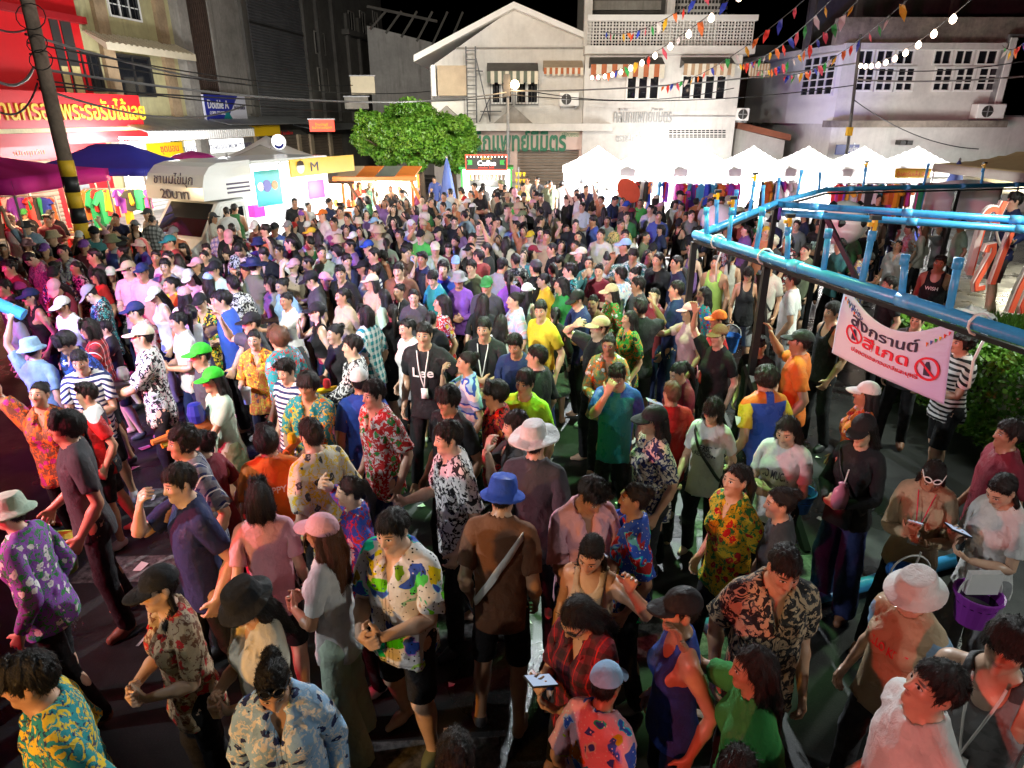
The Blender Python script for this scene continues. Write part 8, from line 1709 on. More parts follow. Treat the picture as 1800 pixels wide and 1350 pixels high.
# ---- the dense middle and far crowd; label is made from what shows
for _r in '''32 510 -92 f cL:m n:p p:k hang
52 522 -80 f cD:n n:k p:k hang
97 507 -55 f cL:p t:v p:k phone
157 518 -88 m cs:g hl:k,c,w p:k phone
195 482 -12 f cL:w hl:k,g,w p:k clap
224 474 -30 m cs:t t:p p:k hang
250 478 -30 m cs:n t:p p:k hang
272 520 -82 f cL:w n:w s:k hang
274 452 -18 m s h:k p:k hang
52 456 -72 m s hl:g,p,w p:k phone
92 470 -68 f U t:g p:k hang
110 442 -38 m s hl:w,u,w p:k hang
48 430 -60 f uL:p t:k p:k hang
78 440 -20 f cL:u t:o p:k hang
6 438 -10 f P tj:r,w,n p:k hang
91 417 -30 m us:t t:k p:k hang
139 416 -15 f cL:w t:k p:k face
146 392 178 m bs:n t:k p:k hang
194 424 -62 m us:i tj:b,w,w p:k hang
214 442 -100 f U hf:v,s,o p:k hang
246 432 -40 f bs:a t:b p:k hang
203 384 0 m s t:n p:k face
238 396 0 f cL:g n:k p:k hang
268 388 150 m s hx:w,k,g p:k hang
258 376 -60 m cs:d t:g p:k hang
88 378 -10 m cs:k hf:k,e,G p:k clap
42 376 -20 m cs:e t:k p:k hang
20 388 -30 m cs:i tj:w,r,r p:k hang
46 398 -30 m us:d t:l p:k hang
26 350 0 m s t:k p:k hang
304 410 -20 m cs:g t:o p:k face
297 426 -60 m cs:c t:r p:k hang
322 437 -60 f B tj:w,k,k p:k hang
376 382 60 f cL:d t:a s:s cup
398 372 180 m s t:w p:k hang
413 366 170 m s n:e p:k hang
388 406 -20 m s hx:w,b,k p:k hang
408 402 150 m s t:d p:k hang
402 416 -8 m cs:p j:k p:k phone
447 398 -30 f cL:w t:s p:k hang
466 404 -62 m i tj:o,k,k p:k hang
482 402 -20 m cs:k tj:w,b,b p:k hang
454 428 150 m us:n t:b p:k hang
463 446 -18 m m h:k p:k outL
489 442 -52 m s h:w p:k clap
509 427 -62 m s t:k p:k hang
546 427 28 m z nj:e,c,w p:k phone
566 444 -20 m s t:h p:k hang
572 457 -72 f cD:w n:a p:k face
610 458 28 m i h:n p:k hang
516 468 -20 f cD:p t:t p:k clap
573 492 30 f cD:p n:t p:k hang
432 474 -10 f cD:k h:w p:k hang
376 474 -40 m cs:k t:h p:k hang
345 466 -60 f cL:p t:d p:k hang
332 488 0 f cL:w t:p p:k hang
367 492 178 f cL:l t:w p:k hang
408 498 -170 m s tl:k,w,g p:k hang
326 518 175 f cL:p t:a p:k hang
336 550 178 f P n:w s:k hang
474 498 -60 f B t:g p:k hang
494 502 -60 f U t:l p:k hang
502 528 -72 f U t:w p:k pointL
609 405 0 f L t:v p:k hang
630 391 -10 f uL:a l:a p:k hang
657 391 -20 f cL:l t:k p:k hang
632 408 -20 f L t:w p:k hang
620 418 -60 f cL:w t:n p:k hang
657 404 -58 f uL:a jl:k,r,i p:k hang
671 399 -5 f L t:a p:k hang
692 391 0 f L hf:k,y,w p:k hang
710 380 -80 f L t:w p:k hang
723 396 -20 m cs:w t:w p:k hang
744 395 20 m cs:t t:t p:k hang
739 415 -20 m cs:k t:G p:k hang
702 413 -20 m w h:k p:k hang
679 427 178 f P t:h p:k hang
646 434 -80 m cs:b t:n p:k hang
614 432 -75 m s t:u p:k hang
656 448 -60 m s t:k p:k hang
671 452 -82 m k t:o p:k hang
714 445 60 m s t:s p:k face
742 455 -62 m k tj:k,o,n p:k hang
765 438 0 m cs:a h:h p:k hang
788 436 0 f B t:v p:k hang
769 409 -20 f cL:k l:k p:k hang
770 386 -60 f U t:i p:k hang
778 363 -82 m s n:l p:k hang
799 363 0 f U hf:o,y,k p:k hang
815 379 -120 m s hl:l,w,g p:k hang
820 357 -60 f cL:w t:w p:k hang
832 365 150 f cP:w t:g p:k hang
845 340 0 m s t:k p:k hang
843 399 0 m z ts:t,k p:k hang
865 399 -42 m s t:p p:k hang
861 384 -60 m cs:k t:d p:k hang
876 388 -20 f B t:w p:k hang
891 368 30 m s hl:i,a,k p:k hang
901 397 -5 f w t:l p:k hang
875 422 -20 f L t:c p:k hands
891 424 170 f L t:a p:k upL
840 450 -120 m s t:r p:k hang
853 438 -110 m s t:d p:k hang
884 468 150 m cs:k t:g p:k hang
905 457 -150 m s hf:k,g,w p:k hang
894 487 -150 f P t:u p:k hang
801 462 -10 f cL:l t:g p:k hang
779 472 -20 m w t:b p:k hang
700 475 -4 m s h:s p:k hang
636 470 -70 f cL:k n:g p:k hang
652 496 -52 f cL:a t:t p:k hang
742 351 0 f U t:a p:k hang
758 354 0 f w t:k p:k hang
763 315 -10 m s l:b p:k phone1
747 368 -10 f cL:p t:e p:k hang
728 368 -60 f L t:u p:k hang
675 357 -10 f L t:u p:k up
691 369 -20 f L t:k p:k hang
792 338 170 m s n:w p:k hang
810 335 -60 f B n:a p:k hang
826 340 -30 f P t:t p:k hang
833 328 -60 m s t:o p:k hang
849 328 150 m s t:g p:k hang
888 331 160 m s t:d p:k hang
874 347 -100 m cs:k tj:k,G,b p:k hang
892 347 0 f bL:t t:i p:k hang
911 352 10 f P t:G p:k hang
732 336 -60 f cL:p t:m p:k hang
780 345 -20 m s t:l p:k hang
703 359 -60 f L t:a p:k hang
714 356 20 f L t:s p:k hang
627 368 -40 f L t:d p:k hang
644 377 -20 f L t:u p:k hang
660 377 0 f P hf:w,l,y p:k hang
610 384 -40 m s t:n p:k hang
944 317 0 m s j:d p:k fold
994 313 -10 m s t:k p:k phone1
1014 313 -20 m cs:r t:k p:k hang
1024 324 160 f L t:d p:k hang
1051 319 178 m cs:p t:w p:k hang
1087 315 -10 m so tj:k,r,r p:k cup
927 316 -20 m s t:a p:k hang
920 328 20 m s t:y p:k hang
973 328 0 f P t:r p:k hang
996 351 -60 m i t:k p:k upL
944 344 0 m cs:k t:l p:k hang
921 345 20 m m t:d p:k hang
920 372 40 f P hf:l,w,c p:k hang
948 372 -125 m s j:k p:k hang
976 373 -88 f L l:t p:k hang
1023 363 -20 m s tj:w,e,e p:k hang
1082 352 60 m s t:n p:k hang
1094 354 -60 f L t:t p:k hang
1101 362 -20 m cs:b t:d p:k hang
1062 370 170 f L t:d p:k hang
1047 345 -20 f P hx:k,w,g p:k hang
1042 388 -62 m i h:b p:k hang
1012 395 -15 m s t:k p:k hang
1056 413 -22 m s t:a p:k clap
1016 416 0 f P t:d p:k hang
1010 432 -10 f P t:i p:k hang
987 432 10 f L l:k p:k hang
1092 395 0 m s hf:y,e,k p:k hang
1102 381 10 m k hf:e,r,k p:k hang
1067 388 0 f P t:h p:k hang
1143 368 -10 m s h:w p:k fold
1158 380 0 m s tj:b,l,r p:k hang
1193 393 -42 f cD:k n:k p:k hang
1206 379 0 f U t:n p:k hang
1136 416 72 f P t:i p:k hang
1097 432 -60 m cs:l t:k p:k hang
1113 448 0 m m hl:c,w,n p:k hang
1140 450 0 f L j:d p:k hang
969 438 -80 m s t:k p:k hang
939 443 60 f cL:v t:k p:k hang
932 416 0 f cL:y t:a p:k hang
920 406 -20 f L t:o p:k hang
950 409 -20 f U t:p p:k hang
961 415 -10 m k t:t p:k hang
920 450 0 f L j:c p:k hang
907 397 -30 f w t:l p:k hang
1019 447 -85 f cL:a t:k p:k hang
1067 457 0 f U t:a p:k phone
982 459 -10 f B t:k p:k hang
971 473 -150 f P hl:k,w,g p:k hang
953 492 -60 f P t:y p:k hang
1205 382 -10 f U t:c p:k hang
1256 373 -30 m s j:k p:k hang
1297 373 -60 m cs:a t:d p:k hang
1315 367 -60 m cs:k t:k p:k hang
1334 392 -10 f L t:e p:k hang
1358 389 -10 m us:k j:n p:k hang
1347 408 -20 m sy t:o p:k hang
1216 378 40 m s t:g p:k hang
1276 402 -30 f L tf:r,w,k p:k hang
1310 404 -60 f P t:u p:k hang
1400 396 -20 m s t:g p:k hang
1414 380 -60 f L t:n p:k hang
1572 372 -30 f P t:k p:k hang
1500 410 -40 f P t:e p:k hang
1476 430 -50 m s t:c p:k hang
1416 440 -30 m s t:i p:k hang
1713 302 -10 m s t:c p:k hang
1500 352 -60 f L t:w p:k hang
1545 350 20 m s t:d p:k hang
586 392 -20 m s t:w p:k hang
552 392 -60 f L t:w p:k hang
560 412 150 f L t:a p:k hang
598 372 -20 m s t:a p:k hang
580 356 60 m s t:n p:k hang
528 372 -20 f U t:o p:k hang
518 356 10 m s t:k p:k hang
543 362 20 f U t:w p:k hang
566 378 -60 m cs:o t:w p:k hang
594 424 -20 m us:t t:g p:k hang
590 440 -60 f B t:h p:k hang
540 398 -20 f cL:w t:v p:k hang
530 378 -30 f cL:u t:d p:k hang
516 400 -20 f cL:r t:w p:k hang
505 398 -30 f cL:g j:d p:k hang
546 410 -60 f cL:y t:k p:k hang
15 470 -60 m s t:v p:k hang
5 505 -80 m s t:d p:k hang
18 545 -80 f L t:g p:k hang
132 470 -70 f P hl:k,p,w p:k hang
164 450 -60 m s t:d p:k hang
170 485 -80 f B t:r p:k hang
290 468 -50 m s t:g p:k hang
298 500 -60 f P t:y p:k hang
420 440 -30 m s hl:k,w,g p:k phone
540 462 -60 m s t:n p:k hang
545 492 -80 m cs:k t:d p:k hang
598 480 -40 m s h:k p:k hang
600 520 -60 f P t:t p:k hang
672 520 -120 f L t:h p:k hang
690 548 -150 f P t:k p:k hang
758 560 170 f P t:k p:k hang
950 545 -40 m s t:y p:k hang
985 500 -60 f L t:e p:k hang
1000 475 -80 m s hl:c,k,w p:k hang
1120 500 -60 m s t:d p:k hang
1125 540 -150 m s t:k p:k hang
1150 520 -40 f P t:v p:k hang
1105 560 -60 f L hf:e,o,k p:k hang
850 530 170 f L t:k p:k hang
940 470 -120 m cs:d t:k p:k hang
828 470 -30 m s t:i p:k hang
760 490 -60 m s t:c p:k hang
830 420 -20 m s h:a p:k hang
810 405 -60 f L t:u p:k hang
800 425 -20 f U t:w p:k hang'''.split('\n'):
    _f = _r.split(); _k = len(PEOPLE); _f[7] = ('wave' if _k % 14 == 3 else 'phone1' if _k % 16 == 5 else 'fold' if _k % 9 == 2 else 'clap' if _k % 5 == 1 else 'up' if _k % 37 == 6 else 'hang') if _f[7] == 'hang' else _f[7]
    P_(int(_f[0]), int(_f[1]), int(_f[2]), _f[3], _f[4].replace('cP', 'cL'), _f[5], _f[6] if _f[6] != 'p:k' else None, _f[7], hy=(0, -28, 0, 26, -14)[_k % 5], hp=20 if _f[7] == 'phone' else 0, item='phone' if _f[7] in ('phone', 'phone1') else None, girth=1.0 + .10 * ((len(PEOPLE) * 37) % 10) / 10 - .03)
# ---- worn details (children) -----------------------------------------------------------------
from mathutils import Matrix
def head_child(r, name, me, m, col=(1, 1, 1)):
    J, R, X = r['ps']; hm = R['head']; q = X['head'] - hm @ J['head']; o = child(name, me, m, r['t'], col); o.matrix_local = Matrix([[*hm[k], q[k]] for k in range(3)] + [[0, 0, 0, 1]]); return o
def front_y(x, z, g, grow=.03, back=False):
    t = np.array(GEN[g]['tz']); a = np.interp(z, t[:, 0], t[:, 1]) + grow; b = np.interp(z, t[:, 0], t[:, 2]) + grow; c = np.interp(z, t[:, 0], t[:, 3])
    d = b * (np.clip(1 - (np.abs(x) / a) ** 2.3, .02, 1)) ** (1 / 2.3); return c + d if back else c - d - (.022 if g == 'f' else 0) * np.exp(-((z - 1.24) / .09) ** 2)
GROW = dict(t=.026, h=.036, n=.022, l=.026, c=.02, j=.036)
def worn(r, name, V, F, m, col=(1, 1, 1)):
    V = np.asarray(V, float); me = np_mesh(name, skin(V, weights(V, r['g'], True), r['ps']), F, rest=V); return child(name, me, m, r['t'], col)
def ribbon(r, name, pts, w, m, th=.006):
    """flat band through rest points"""
    pts = np.asarray(pts, float); n = len(pts); V = []; F = []
    for i in range(n):
        d = nrm(pts[min(i + 1, n - 1)] - pts[max(i - 1, 0)]); out = nrm((pts[i][0], pts[i][1] - .01, .15 * (pts[i][2] - 1.2))); sd = nrm(np.cross(d, out))
        V += [pts[i] - sd * w / 2, pts[i] + sd * w / 2, pts[i] + sd * w / 2 + out * th, pts[i] - sd * w / 2 + out * th]
    for i in range(n - 1):
        for k in range(4): F.append((i * 4 + k, i * 4 + (k + 1) % 4, i * 4 + 4 + (k + 1) % 4, i * 4 + 4 + k))
    return worn(r, name, V, F, m)
def strap(r, m, w=.035):
    g = r['g']; gr = GROW[r['kind']] + .012; P = []
    for k in range(33):
        a = 2 * math.pi * k / 32; x = .155 * math.sin(a); z = 1.20 - x * 1.45 ; back = math.cos(a) > 0
        z = min(z, 1.425); t = np.array(GEN[g]['tz']); A = np.interp(z, t[:, 0], t[:, 1]) + gr
        x = np.clip(x, -A * .97, A * .97); P.append((x, front_y(x, z, g, gr, back), z))
    ribbon(r, 'shoulder_strap', P, w, m)
def lanyard(r, m, w=.010, zl=1.12):
    g = r['g']; gr = GROW[r['kind']] + .014; P = []
    for s in (1, -1):
        for z in np.linspace(1.455, zl, 9)[::s]:
            x = s * .058 * (z - zl) / (1.455 - zl); P.append((x, front_y(x, min(z, 1.42), g, gr) - .004, z))
    ribbon(r, 'neck_cord', P, w, m, .004)
    z = zl - .05; y = front_y(0, z, g, gr) - .006; V = [(x, y - d, zz) for d in (0, .006) for x, zz in ((-.032, z - .05), (.032, z - .05), (.032, z + .05), (-.032, z + .05))]
    worn(r, 'badge_holder', V, [(0, 1, 2, 3), (7, 6, 5, 4), (0, 4, 5, 1), (1, 5, 6, 2), (2, 6, 7, 3), (3, 7, 4, 0)], M['white_paint'])
def chest_text(r, s, mat, w, h, z, back=False):
    me = text_mesh(s, 1.0, .5, .012); n = len(me.vertices); v = np.empty(n * 3, np.float32); me.vertices.foreach_get('co', v); v = v.reshape(-1, 3); lo, hi = v.min(0), v.max(0)
    x = (v[:, 0] - (lo[0] + hi[0]) / 2) * w / (hi[0] - lo[0]); zz = z + (v[:, 1] - (lo[1] + hi[1]) / 2) * h / (hi[1] - lo[1]); n_ = (v[:, 2] > 0) * .004 + .003
    g = r['g']; gr = GROW[r['kind']]
    if back: P = np.stack([-x, front_y(x, zz, g, gr, True) + n_ + .004, zz], 1)
    else: P = np.stack([x, front_y(x, zz, g, gr) - n_ - .004, zz], 1)
    me.vertices.foreach_set('co', skin(P, weights(P, g, True), r['ps']).astype(np.float32).ravel()); me.update(); o = child('lettering', me, M.get(mat) or simple('lettering ' + mat, CL[mat][0]), r['t'], (1, 1, 1))
def eyewear(up, lens, frame, round_=False):
    b = MB(); zc, yc = (1.675, -.088) if up else (1.597, -.098); tilt = .55 if up else 0
    for s in (-1, 1):
        ring = [(s * .033 + .027 * math.cos(a), .019 * math.sin(a)) for a in np.linspace(0, 2 * math.pi, 15)[:-1]]
        for i in range(14):
            p, q = ring[i], ring[(i + 1) % 14]; f = lambda c, k=1: (s * .033 + (c[0] - s * .033) * k, yc + c[1] * k * tilt + abs(c[0]) * .25, zc + c[1] * k)
            b.bar(f(p), f(q), .0065)
        b.bar((s * .062, yc + .015, zc), (s * .084, .0, zc - (.02 if up else 0)), .006)
    b.bar((-.008, yc, zc + .003), (.008, yc, zc + .003), .006); l = MB()
    for s in (-1, 1): l.add([(s * .033 + .024 * math.cos(a), yc + .003 + .017 * math.sin(a) * tilt + abs(s * .033 + .024 * math.cos(a)) * .25, zc + .017 * math.sin(a)) for a in np.linspace(0, 2 * math.pi, 13)[:-1]], [tuple(range(12))])
    return b.mesh('glasses_frame'), l.mesh('lens')
for r in PEOPLE:
    for e in r['extra']:
        q = e.split(':')
        if e == 'strap': strap(r, M['white_paint'], .04)
        elif e == 'strap_black': strap(r, M['black'], .03)
        elif e == 'lanyard': lanyard(r, M['white_paint'])
        elif e == 'redcord': lanyard(r, M['text_red'], .008, 1.16)
        elif q[0] == 'text': chest_text(r, q[1], q[2], float(q[3]), float(q[4]), float(q[5]))
        elif q[0] == 'btext': chest_text(r, q[1], q[2], float(q[3]), float(q[4]), float(q[5]), True)
        elif e in ('sunglasses', 'white_sunglasses', 'pink_glasses', 'glasses_up', 'glasses'):
            f, l = eyewear(e != 'glasses', None, None); fm = {'white_sunglasses': M['white_paint'], 'pink_glasses': M['magenta_cloth']}.get(e, M['black']); o = head_child(r, 'sunglasses' if e != 'glasses' else 'glasses', f, fm); l.materials.append(M['dark_glass']); k = link('lens', l, None, o)
        elif e == 'mask':
            b = MB().grid(lambda u, v: ((u - .5) * .125, -.121 + (abs(u - .5) * 2) ** 2 * .075 + .012 * abs(v - .5), 1.495 + .078 * v), 12, 6); head_child(r, 'face_mask', b.mesh('face_mask'), M['sheet_white'])
        elif e == 'beanie':
            V, F, _ = tpl('hair', 'short', 'm', 1); c = np.array((0, .02, 1.61)); head_child(r, 'beanie', np_mesh('beanie', c + (V - c) * 1.09, F, rest=V), CLM['plain'], (.02, .02, .02))
        elif e == 'goggles':
            b = MB().tube([(.085 * math.sin(a), -.075 + .05 * (1 - math.cos(a)), 1.69) for a in np.linspace(-1.1, 1.1, 9)], .022, 8); head_child(r, 'goggles', b.mesh('goggles'), M['dark_glass'])
        elif e == 'pouch':
            y = front_y(.03, .98, r['g'], .05); worn(r, 'pouch', [(x, yy, z) for yy in (y, y - .05) for x, z in ((-.09, .86), (.11, .86), (.11, 1.06), (-.09, 1.06))], [(0, 1, 2, 3), (7, 6, 5, 4), (0, 4, 5, 1), (1, 5, 6, 2), (2, 6, 7, 3), (3, 7, 4, 0)], M['black']); strap(r, M['black'], .02)
        elif e == 'badge':
            S_ = joints(r['g'])['uarmL'] + ARM * .15 + np.array((.743, 0, .669)) * .078; V = [S_ + YAX * a * .03 + ARM * -b * .035 + np.array((.743, 0, .669)) * d for d in (0, .006) for a, b in ((-1, 1), (1, 1), (1, -.2), (0, -1), (-1, -.2))]; worn(r, 'badge', V, [(0, 1, 2, 3), (0, 3, 4, 4)][:1] + [(5, 6, 7, 8)], M['white_paint'])

# ---- things in people's hands: top level ------------------------------------------------------
def basis(r, side): J, R, X = r['ps']; f = np.array((1 if side == 'L' else -1, 1, 1)); Y = rz(r['yaw']); return Y @ R['hand' + side] @ (ARM * f), Y @ R['hand' + side] @ (PALM * f)
def orient(o, loc, x, z):
    z = nrm(z); x = nrm(np.asarray(x) - z * float(np.dot(x, z))); y = np.cross(z, x); o.matrix_world = Matrix([[x[k], y[k], z[k], loc[k]] for k in range(3)] + [[0, 0, 0, 1]])
PHB = MB().box((-.037, -.076, -.005), (.037, .076, .004)).mesh('phone_case'); PHB.materials.append(None); PHS = MB().box((-.034, -.072, .0042), (.034, .072, .0052)).mesh('screen'); SCR = simple('phone screen', (.02, .02, .03), .1, emit=(.6, .75, 1), estr=.55); PHS.materials.append(SCR)
PHC = [simple('phone case %s' % n, c, .35) for n, c in (('black', (.02, .02, .022)), ('white', (.7, .7, .72)), ('blue', (.06, .1, .3)), ('pink', (.6, .25, .35)))]
BKM = {c: simple('bucket plastic ' + c, col, .35, var=.05) for c, col in dict(b=(.03, .16, .55), e=(.20, .42, .05), u=(.30, .04, .42), n=(.02, .03, .12), y=(.7, .5, .03)).items()}
def bucket(c, label, h=.24, r=.13):
    t = thing('bucket', label, 'bucket', group='plastic buckets for throwing water'); MB().lathe([(r * .72, -h), (r * .95, -.02), (r * 1.08, -.015), (r * 1.08, .0), (r * .98, 0), (r * .94, -.03), (r * .70, -h + .01)], n=20).build('pail', BKM[c], t, smooth=False); MB().tube([(math.cos(a) * r, 0, math.sin(a) * r * 1.15) for a in np.linspace(0, math.pi, 12)], .006, 6).build('handle', M['white_paint'], t); MB().lathe([(.01, -.07), (r * .9, -.065), (r * .9, -.06), (.01, -.06)], n=16).build('water', M['car_glass'], t); return t
used = set()
def short(r): return 'person in ' + r['top'] + (' with ' if r['head'].split()[-1] not in ('cap', 'hat') else ' and ') + r['head']
def item_label(base, r):
    lb = base + ' held by ' + (' '.join((r['label'] or short(r)).split(',')[0].split()[:11])); w = lb.split()
    return ' '.join(w[:16])

# a few more bodies in the gaps of the middle crowd
_rg = random.Random(5); _occ = [r['loc'][:2] for r in PEOPLE]; _n = 0; _t = 0
while _n < 40 and _t < 6000:
    _t += 1; y = _rg.uniform(4.6, 10.5); x = _rg.uniform(-.72, .22) * y
    if min((x - a) ** 2 + (y - b) ** 2 for a, b in _occ) < .52 ** 2 or (y > 9.2 and x < -5): continue
    d = np.array((x, y, 1.5)) - EYE; c = np.array((d @ _R, d @ _U, d @ _F)); px, py = 900 + FPX * c[0] / c[2], 675 - FPX * c[1] / c[2]
    if not (20 < px < 1250): continue
    g = _rg.choice('mf'); hd = _rg.choice(['s', 'k', 'm', 's', 'cs:k', 'cs:w'] if g == 'm' else ['L', 'P', 'U', 'cD:k', 'cL:w', 'B']); tp = _rg.choice(['t:k', 't:w', 'hl:k,w,g', 'hf:n,w,r', 't:d', 'hf:r,k,w', 'hl:a,k,t', 't:v', 'ts:w,n', 'hx:r,k,w', 'hf:l,w,n', 't:n', 'hf:k,y,e'])
    r = person(px, py, _rg.uniform(-110, -10), g, hd, tp, None, _rg.choice(['hang', 'clap', 'hang', 'phone', 'fold']), hp=_rg.uniform(0, 14), H=1.62); _occ.append(r['loc'][:2]); _n += 1; r['fill'] = 1
# ---- labels: each singles out one person -------------------------------------------------------
ACT = dict(phone='looking at a phone', phone1='with a phone in one hand', fold='arms folded', cup='with a drink', cupL='with a drink', gun='with a water gun', up='one arm up', upL='one arm up', wave='hand raised', waveL='hand raised', face='hand at the face', faceL='hand at the face', brow='arm at the brow', browL='arm at the brow', point='reaching out', pointL='reaching out', out='arm held out', outL='arm held out', clap='hands together', hands='hands at the neck', bucket='with a bucket', bucketL='with a bucket', hang='', pocket='')
def where(r):
    x, y = r['px'], r['py']
    if y < 348 and 590 < x < 765: return 'by the orange stall'
    if y < 352 and 765 <= x < 805: return 'by the closed blue parasol'
    if y < 362 and 805 <= x < 915: return 'before the coffee kiosk'
    if y < 352 and 915 <= x < 1040: return 'before the clinic shutters'
    if y < 372 and 1040 <= x < 1110: return 'before the glaring tents'
    if 365 < x < 425 and y < 420: return 'beside the white truck'
    if 425 <= x < 625 and y < 432: return 'before the wood roofed stall'
    if x < 330 and y < 400: return 'below the market canopies'
    if x < 345 and y < 455: return 'left of the white truck'
    if x > 1195 and y < 455: return 'behind the blue pipes'
    if 1110 < x <= 1215: return 'near the pipe corner'
    return ''
def facing(r):
    a = (r['a'] + 180) % 360 - 180
    return 'seen from behind' if abs(a) > 140 else 'facing left' if -140 <= a < -50 else 'facing right' if 50 < a <= 140 else 'facing forward' if abs(a) <= 15 else ''
for r in PEOPLE:
    if r['label']: used.add(r['label'].lower())
def nwords(s): return len(s.split())
auto = [r for r in PEOPLE if not r['label']]
from collections import Counter
cnt = Counter(short(r) for r in PEOPLE)
tops = Counter(r['top'] for r in PEOPLE)
for r in auto:
    s = short(r); act = ACT[r['pose']]; w = where(r); f = facing(r)
    nb = sorted((q for q in PEOPLE if q is not r), key=lambda q: (q['px'] - r['px']) ** 2 + (1.6 * (q['py'] - r['py'])) ** 2)[:14]
    un = [q for q in nb if tops[q['top']] == 1]
    rel = lambda q: ('right of' if r['px'] > q['px'] + 12 else 'left of' if r['px'] < q['px'] - 12 else 'behind' if r['py'] < q['py'] else 'in front of') + ' the ' + q['top']
    cand = []
    if cnt[s] == 1: cand += [s + ', ' + act if act else s + (' ' + w if w else ', ' + f if f else '')]
    for q in un: cand.append(s + ', ' + rel(q)); 
    for q in nb[:4]: cand.append(s + ' ' + (w + ', ' if w else ', ') + rel(q))
    cand += [s + ' ' + w + ', ' + f, s + ', ' + f + ', ' + rel(nb[0]) if f else s]
    for c in cand:
        c = ' '.join(c.replace(' ,', ',').split()).strip(', ')
        if 4 <= nwords(c) <= 16 and c.lower() not in used: r['label'] = c; break
    else:
        k = 0; r['label'] = ' '.join((s + ', ' + rel(nb[1]) + ' ' + w).split()[:16])
    used.add(r['label'].lower())
# ---- nearest 300 stay single people; the far rest becomes one crowd mass ------------------------
PEOPLE.sort(key=lambda r: r['dist'])
KEEP, REST = PEOPLE[:300], PEOPLE[300:]
for r in KEEP: tag(r['t'], r['label'], 'person', 'people in the festival crowd')
CV, CF, CC, CR, CMI = [], [], [], [], []; off = 0
def mass(o, mw, mi, col):
    global off
    me = o if isinstance(o, bpy.types.Mesh) else o.data; n = len(me.vertices); v = np.empty(n * 3, np.float32); me.vertices.foreach_get('co', v); v = v.reshape(-1, 3); rs = np.empty(n * 3, np.float32); me.attributes['rest'].data.foreach_get('vector', rs)
    m = len(me.polygons); f = np.empty(m * 3, np.int32); me.loops.foreach_get('vertex_index', f)
    A = np.array(mw); CV.append(v @ A[:3, :3].T + A[:3, 3]); CF.append(f.reshape(-1, 3) + off); CC.append(np.tile(np.array((*col, 1), np.float32), (n, 1))); CR.append(rs.reshape(-1, 3)); CMI.append(np.full(m, mi, np.int32)); off += n
bpy.context.view_layer.update()
for r in REST:
    for ch in list(r['t'].children):
        if 'rest' in ch.data.attributes and len(ch.data.polygons) and ch.data.polygons[0].loop_total == 3: mass(ch, ch.matrix_world, 0 if ch.name.startswith('body') else 1 if ch.name.startswith('hair') else 2, tuple(ch.color)[:3])
        bpy.data.objects.remove(ch)
    bpy.data.objects.remove(r['t'])
# fill the gaps between them with more of the same far people
occ = [r['loc'][:2] for r in PEOPLE]; rng = random.Random(77); src = [r for r in KEEP if r['lod'] == 2]; made = 0
def inside(x, y):
    if y < 8.2 or y > 21.0: return False
    px = 900 + x / y * 1200
    if x < -4.6 and y > 13.4 - .25 * (x + 8): return False
    if 180 < 900 + x / y * 1200 < 440 and y > 10.8: return False        # stalls and the truck
    if px < -60 or px > 1330 or (px > 1180 and y < 12): return False
    return True
tries = 0
while made < 80 and tries < 9000:
    tries += 1; y = rng.uniform(8.2, 21.0); x = rng.uniform(-.74, .36) * y
    if not inside(x, y) or min((x - a) ** 2 + (y - b) ** 2 for a, b in occ) < (.40 if y < 14 else .34) ** 2: continue
    occ.append((x, y)); q = rng.choice(src); yaw = rng.uniform(-1.6, .5) - math.atan2(x, y) + (math.pi if rng.random() < .15 else 0); s = q['s'] * rng.uniform(.96, 1.03)
    mw = Matrix.LocRotScale((x, y, 0), Matrix.Rotation(yaw, 3, 'Z'), (s, s, s)); c2 = rng.choice(src); cl = [ch for ch in c2['t'].children if ch.name.split('.')[0] in ('tee', 'shirt', 'tank_top', 'long_sleeved_top', 'jacket', 'crop_top')]
    for ch in q['t'].children:
        if 'rest' not in ch.data.attributes or ch.data.polygons[0].loop_total != 3: continue
        nm = ch.name.split('.')[0]; col = tuple(ch.color)[:3]
        if nm in ('tee', 'shirt', 'tank_top', 'long_sleeved_top', 'jacket', 'crop_top') and cl: col = tuple(cl[0].color)[:3]
        mass(ch.data, mw @ ch.matrix_local, 0 if nm == 'body' else 1 if nm == 'hair' else 2, col)
    made += 1
me = np_mesh('crowd', np.concatenate(CV), np.concatenate(CF), rest=np.concatenate(CR)); at = me.attributes.new('col', 'FLOAT_COLOR', 'POINT'); at.data.foreach_set('color', np.concatenate(CC).ravel())
for m_ in (skin_material(True), hair_material(True), cloth_material('plain', True)): me.materials.append(m_)
me.polygons.foreach_set('material_index', np.concatenate(CMI)); me.update(); co = link('crowd', me); co['kind'] = 'stuff'; co['label'] = 'far packed mass of festival goers between the stalls and the tents'

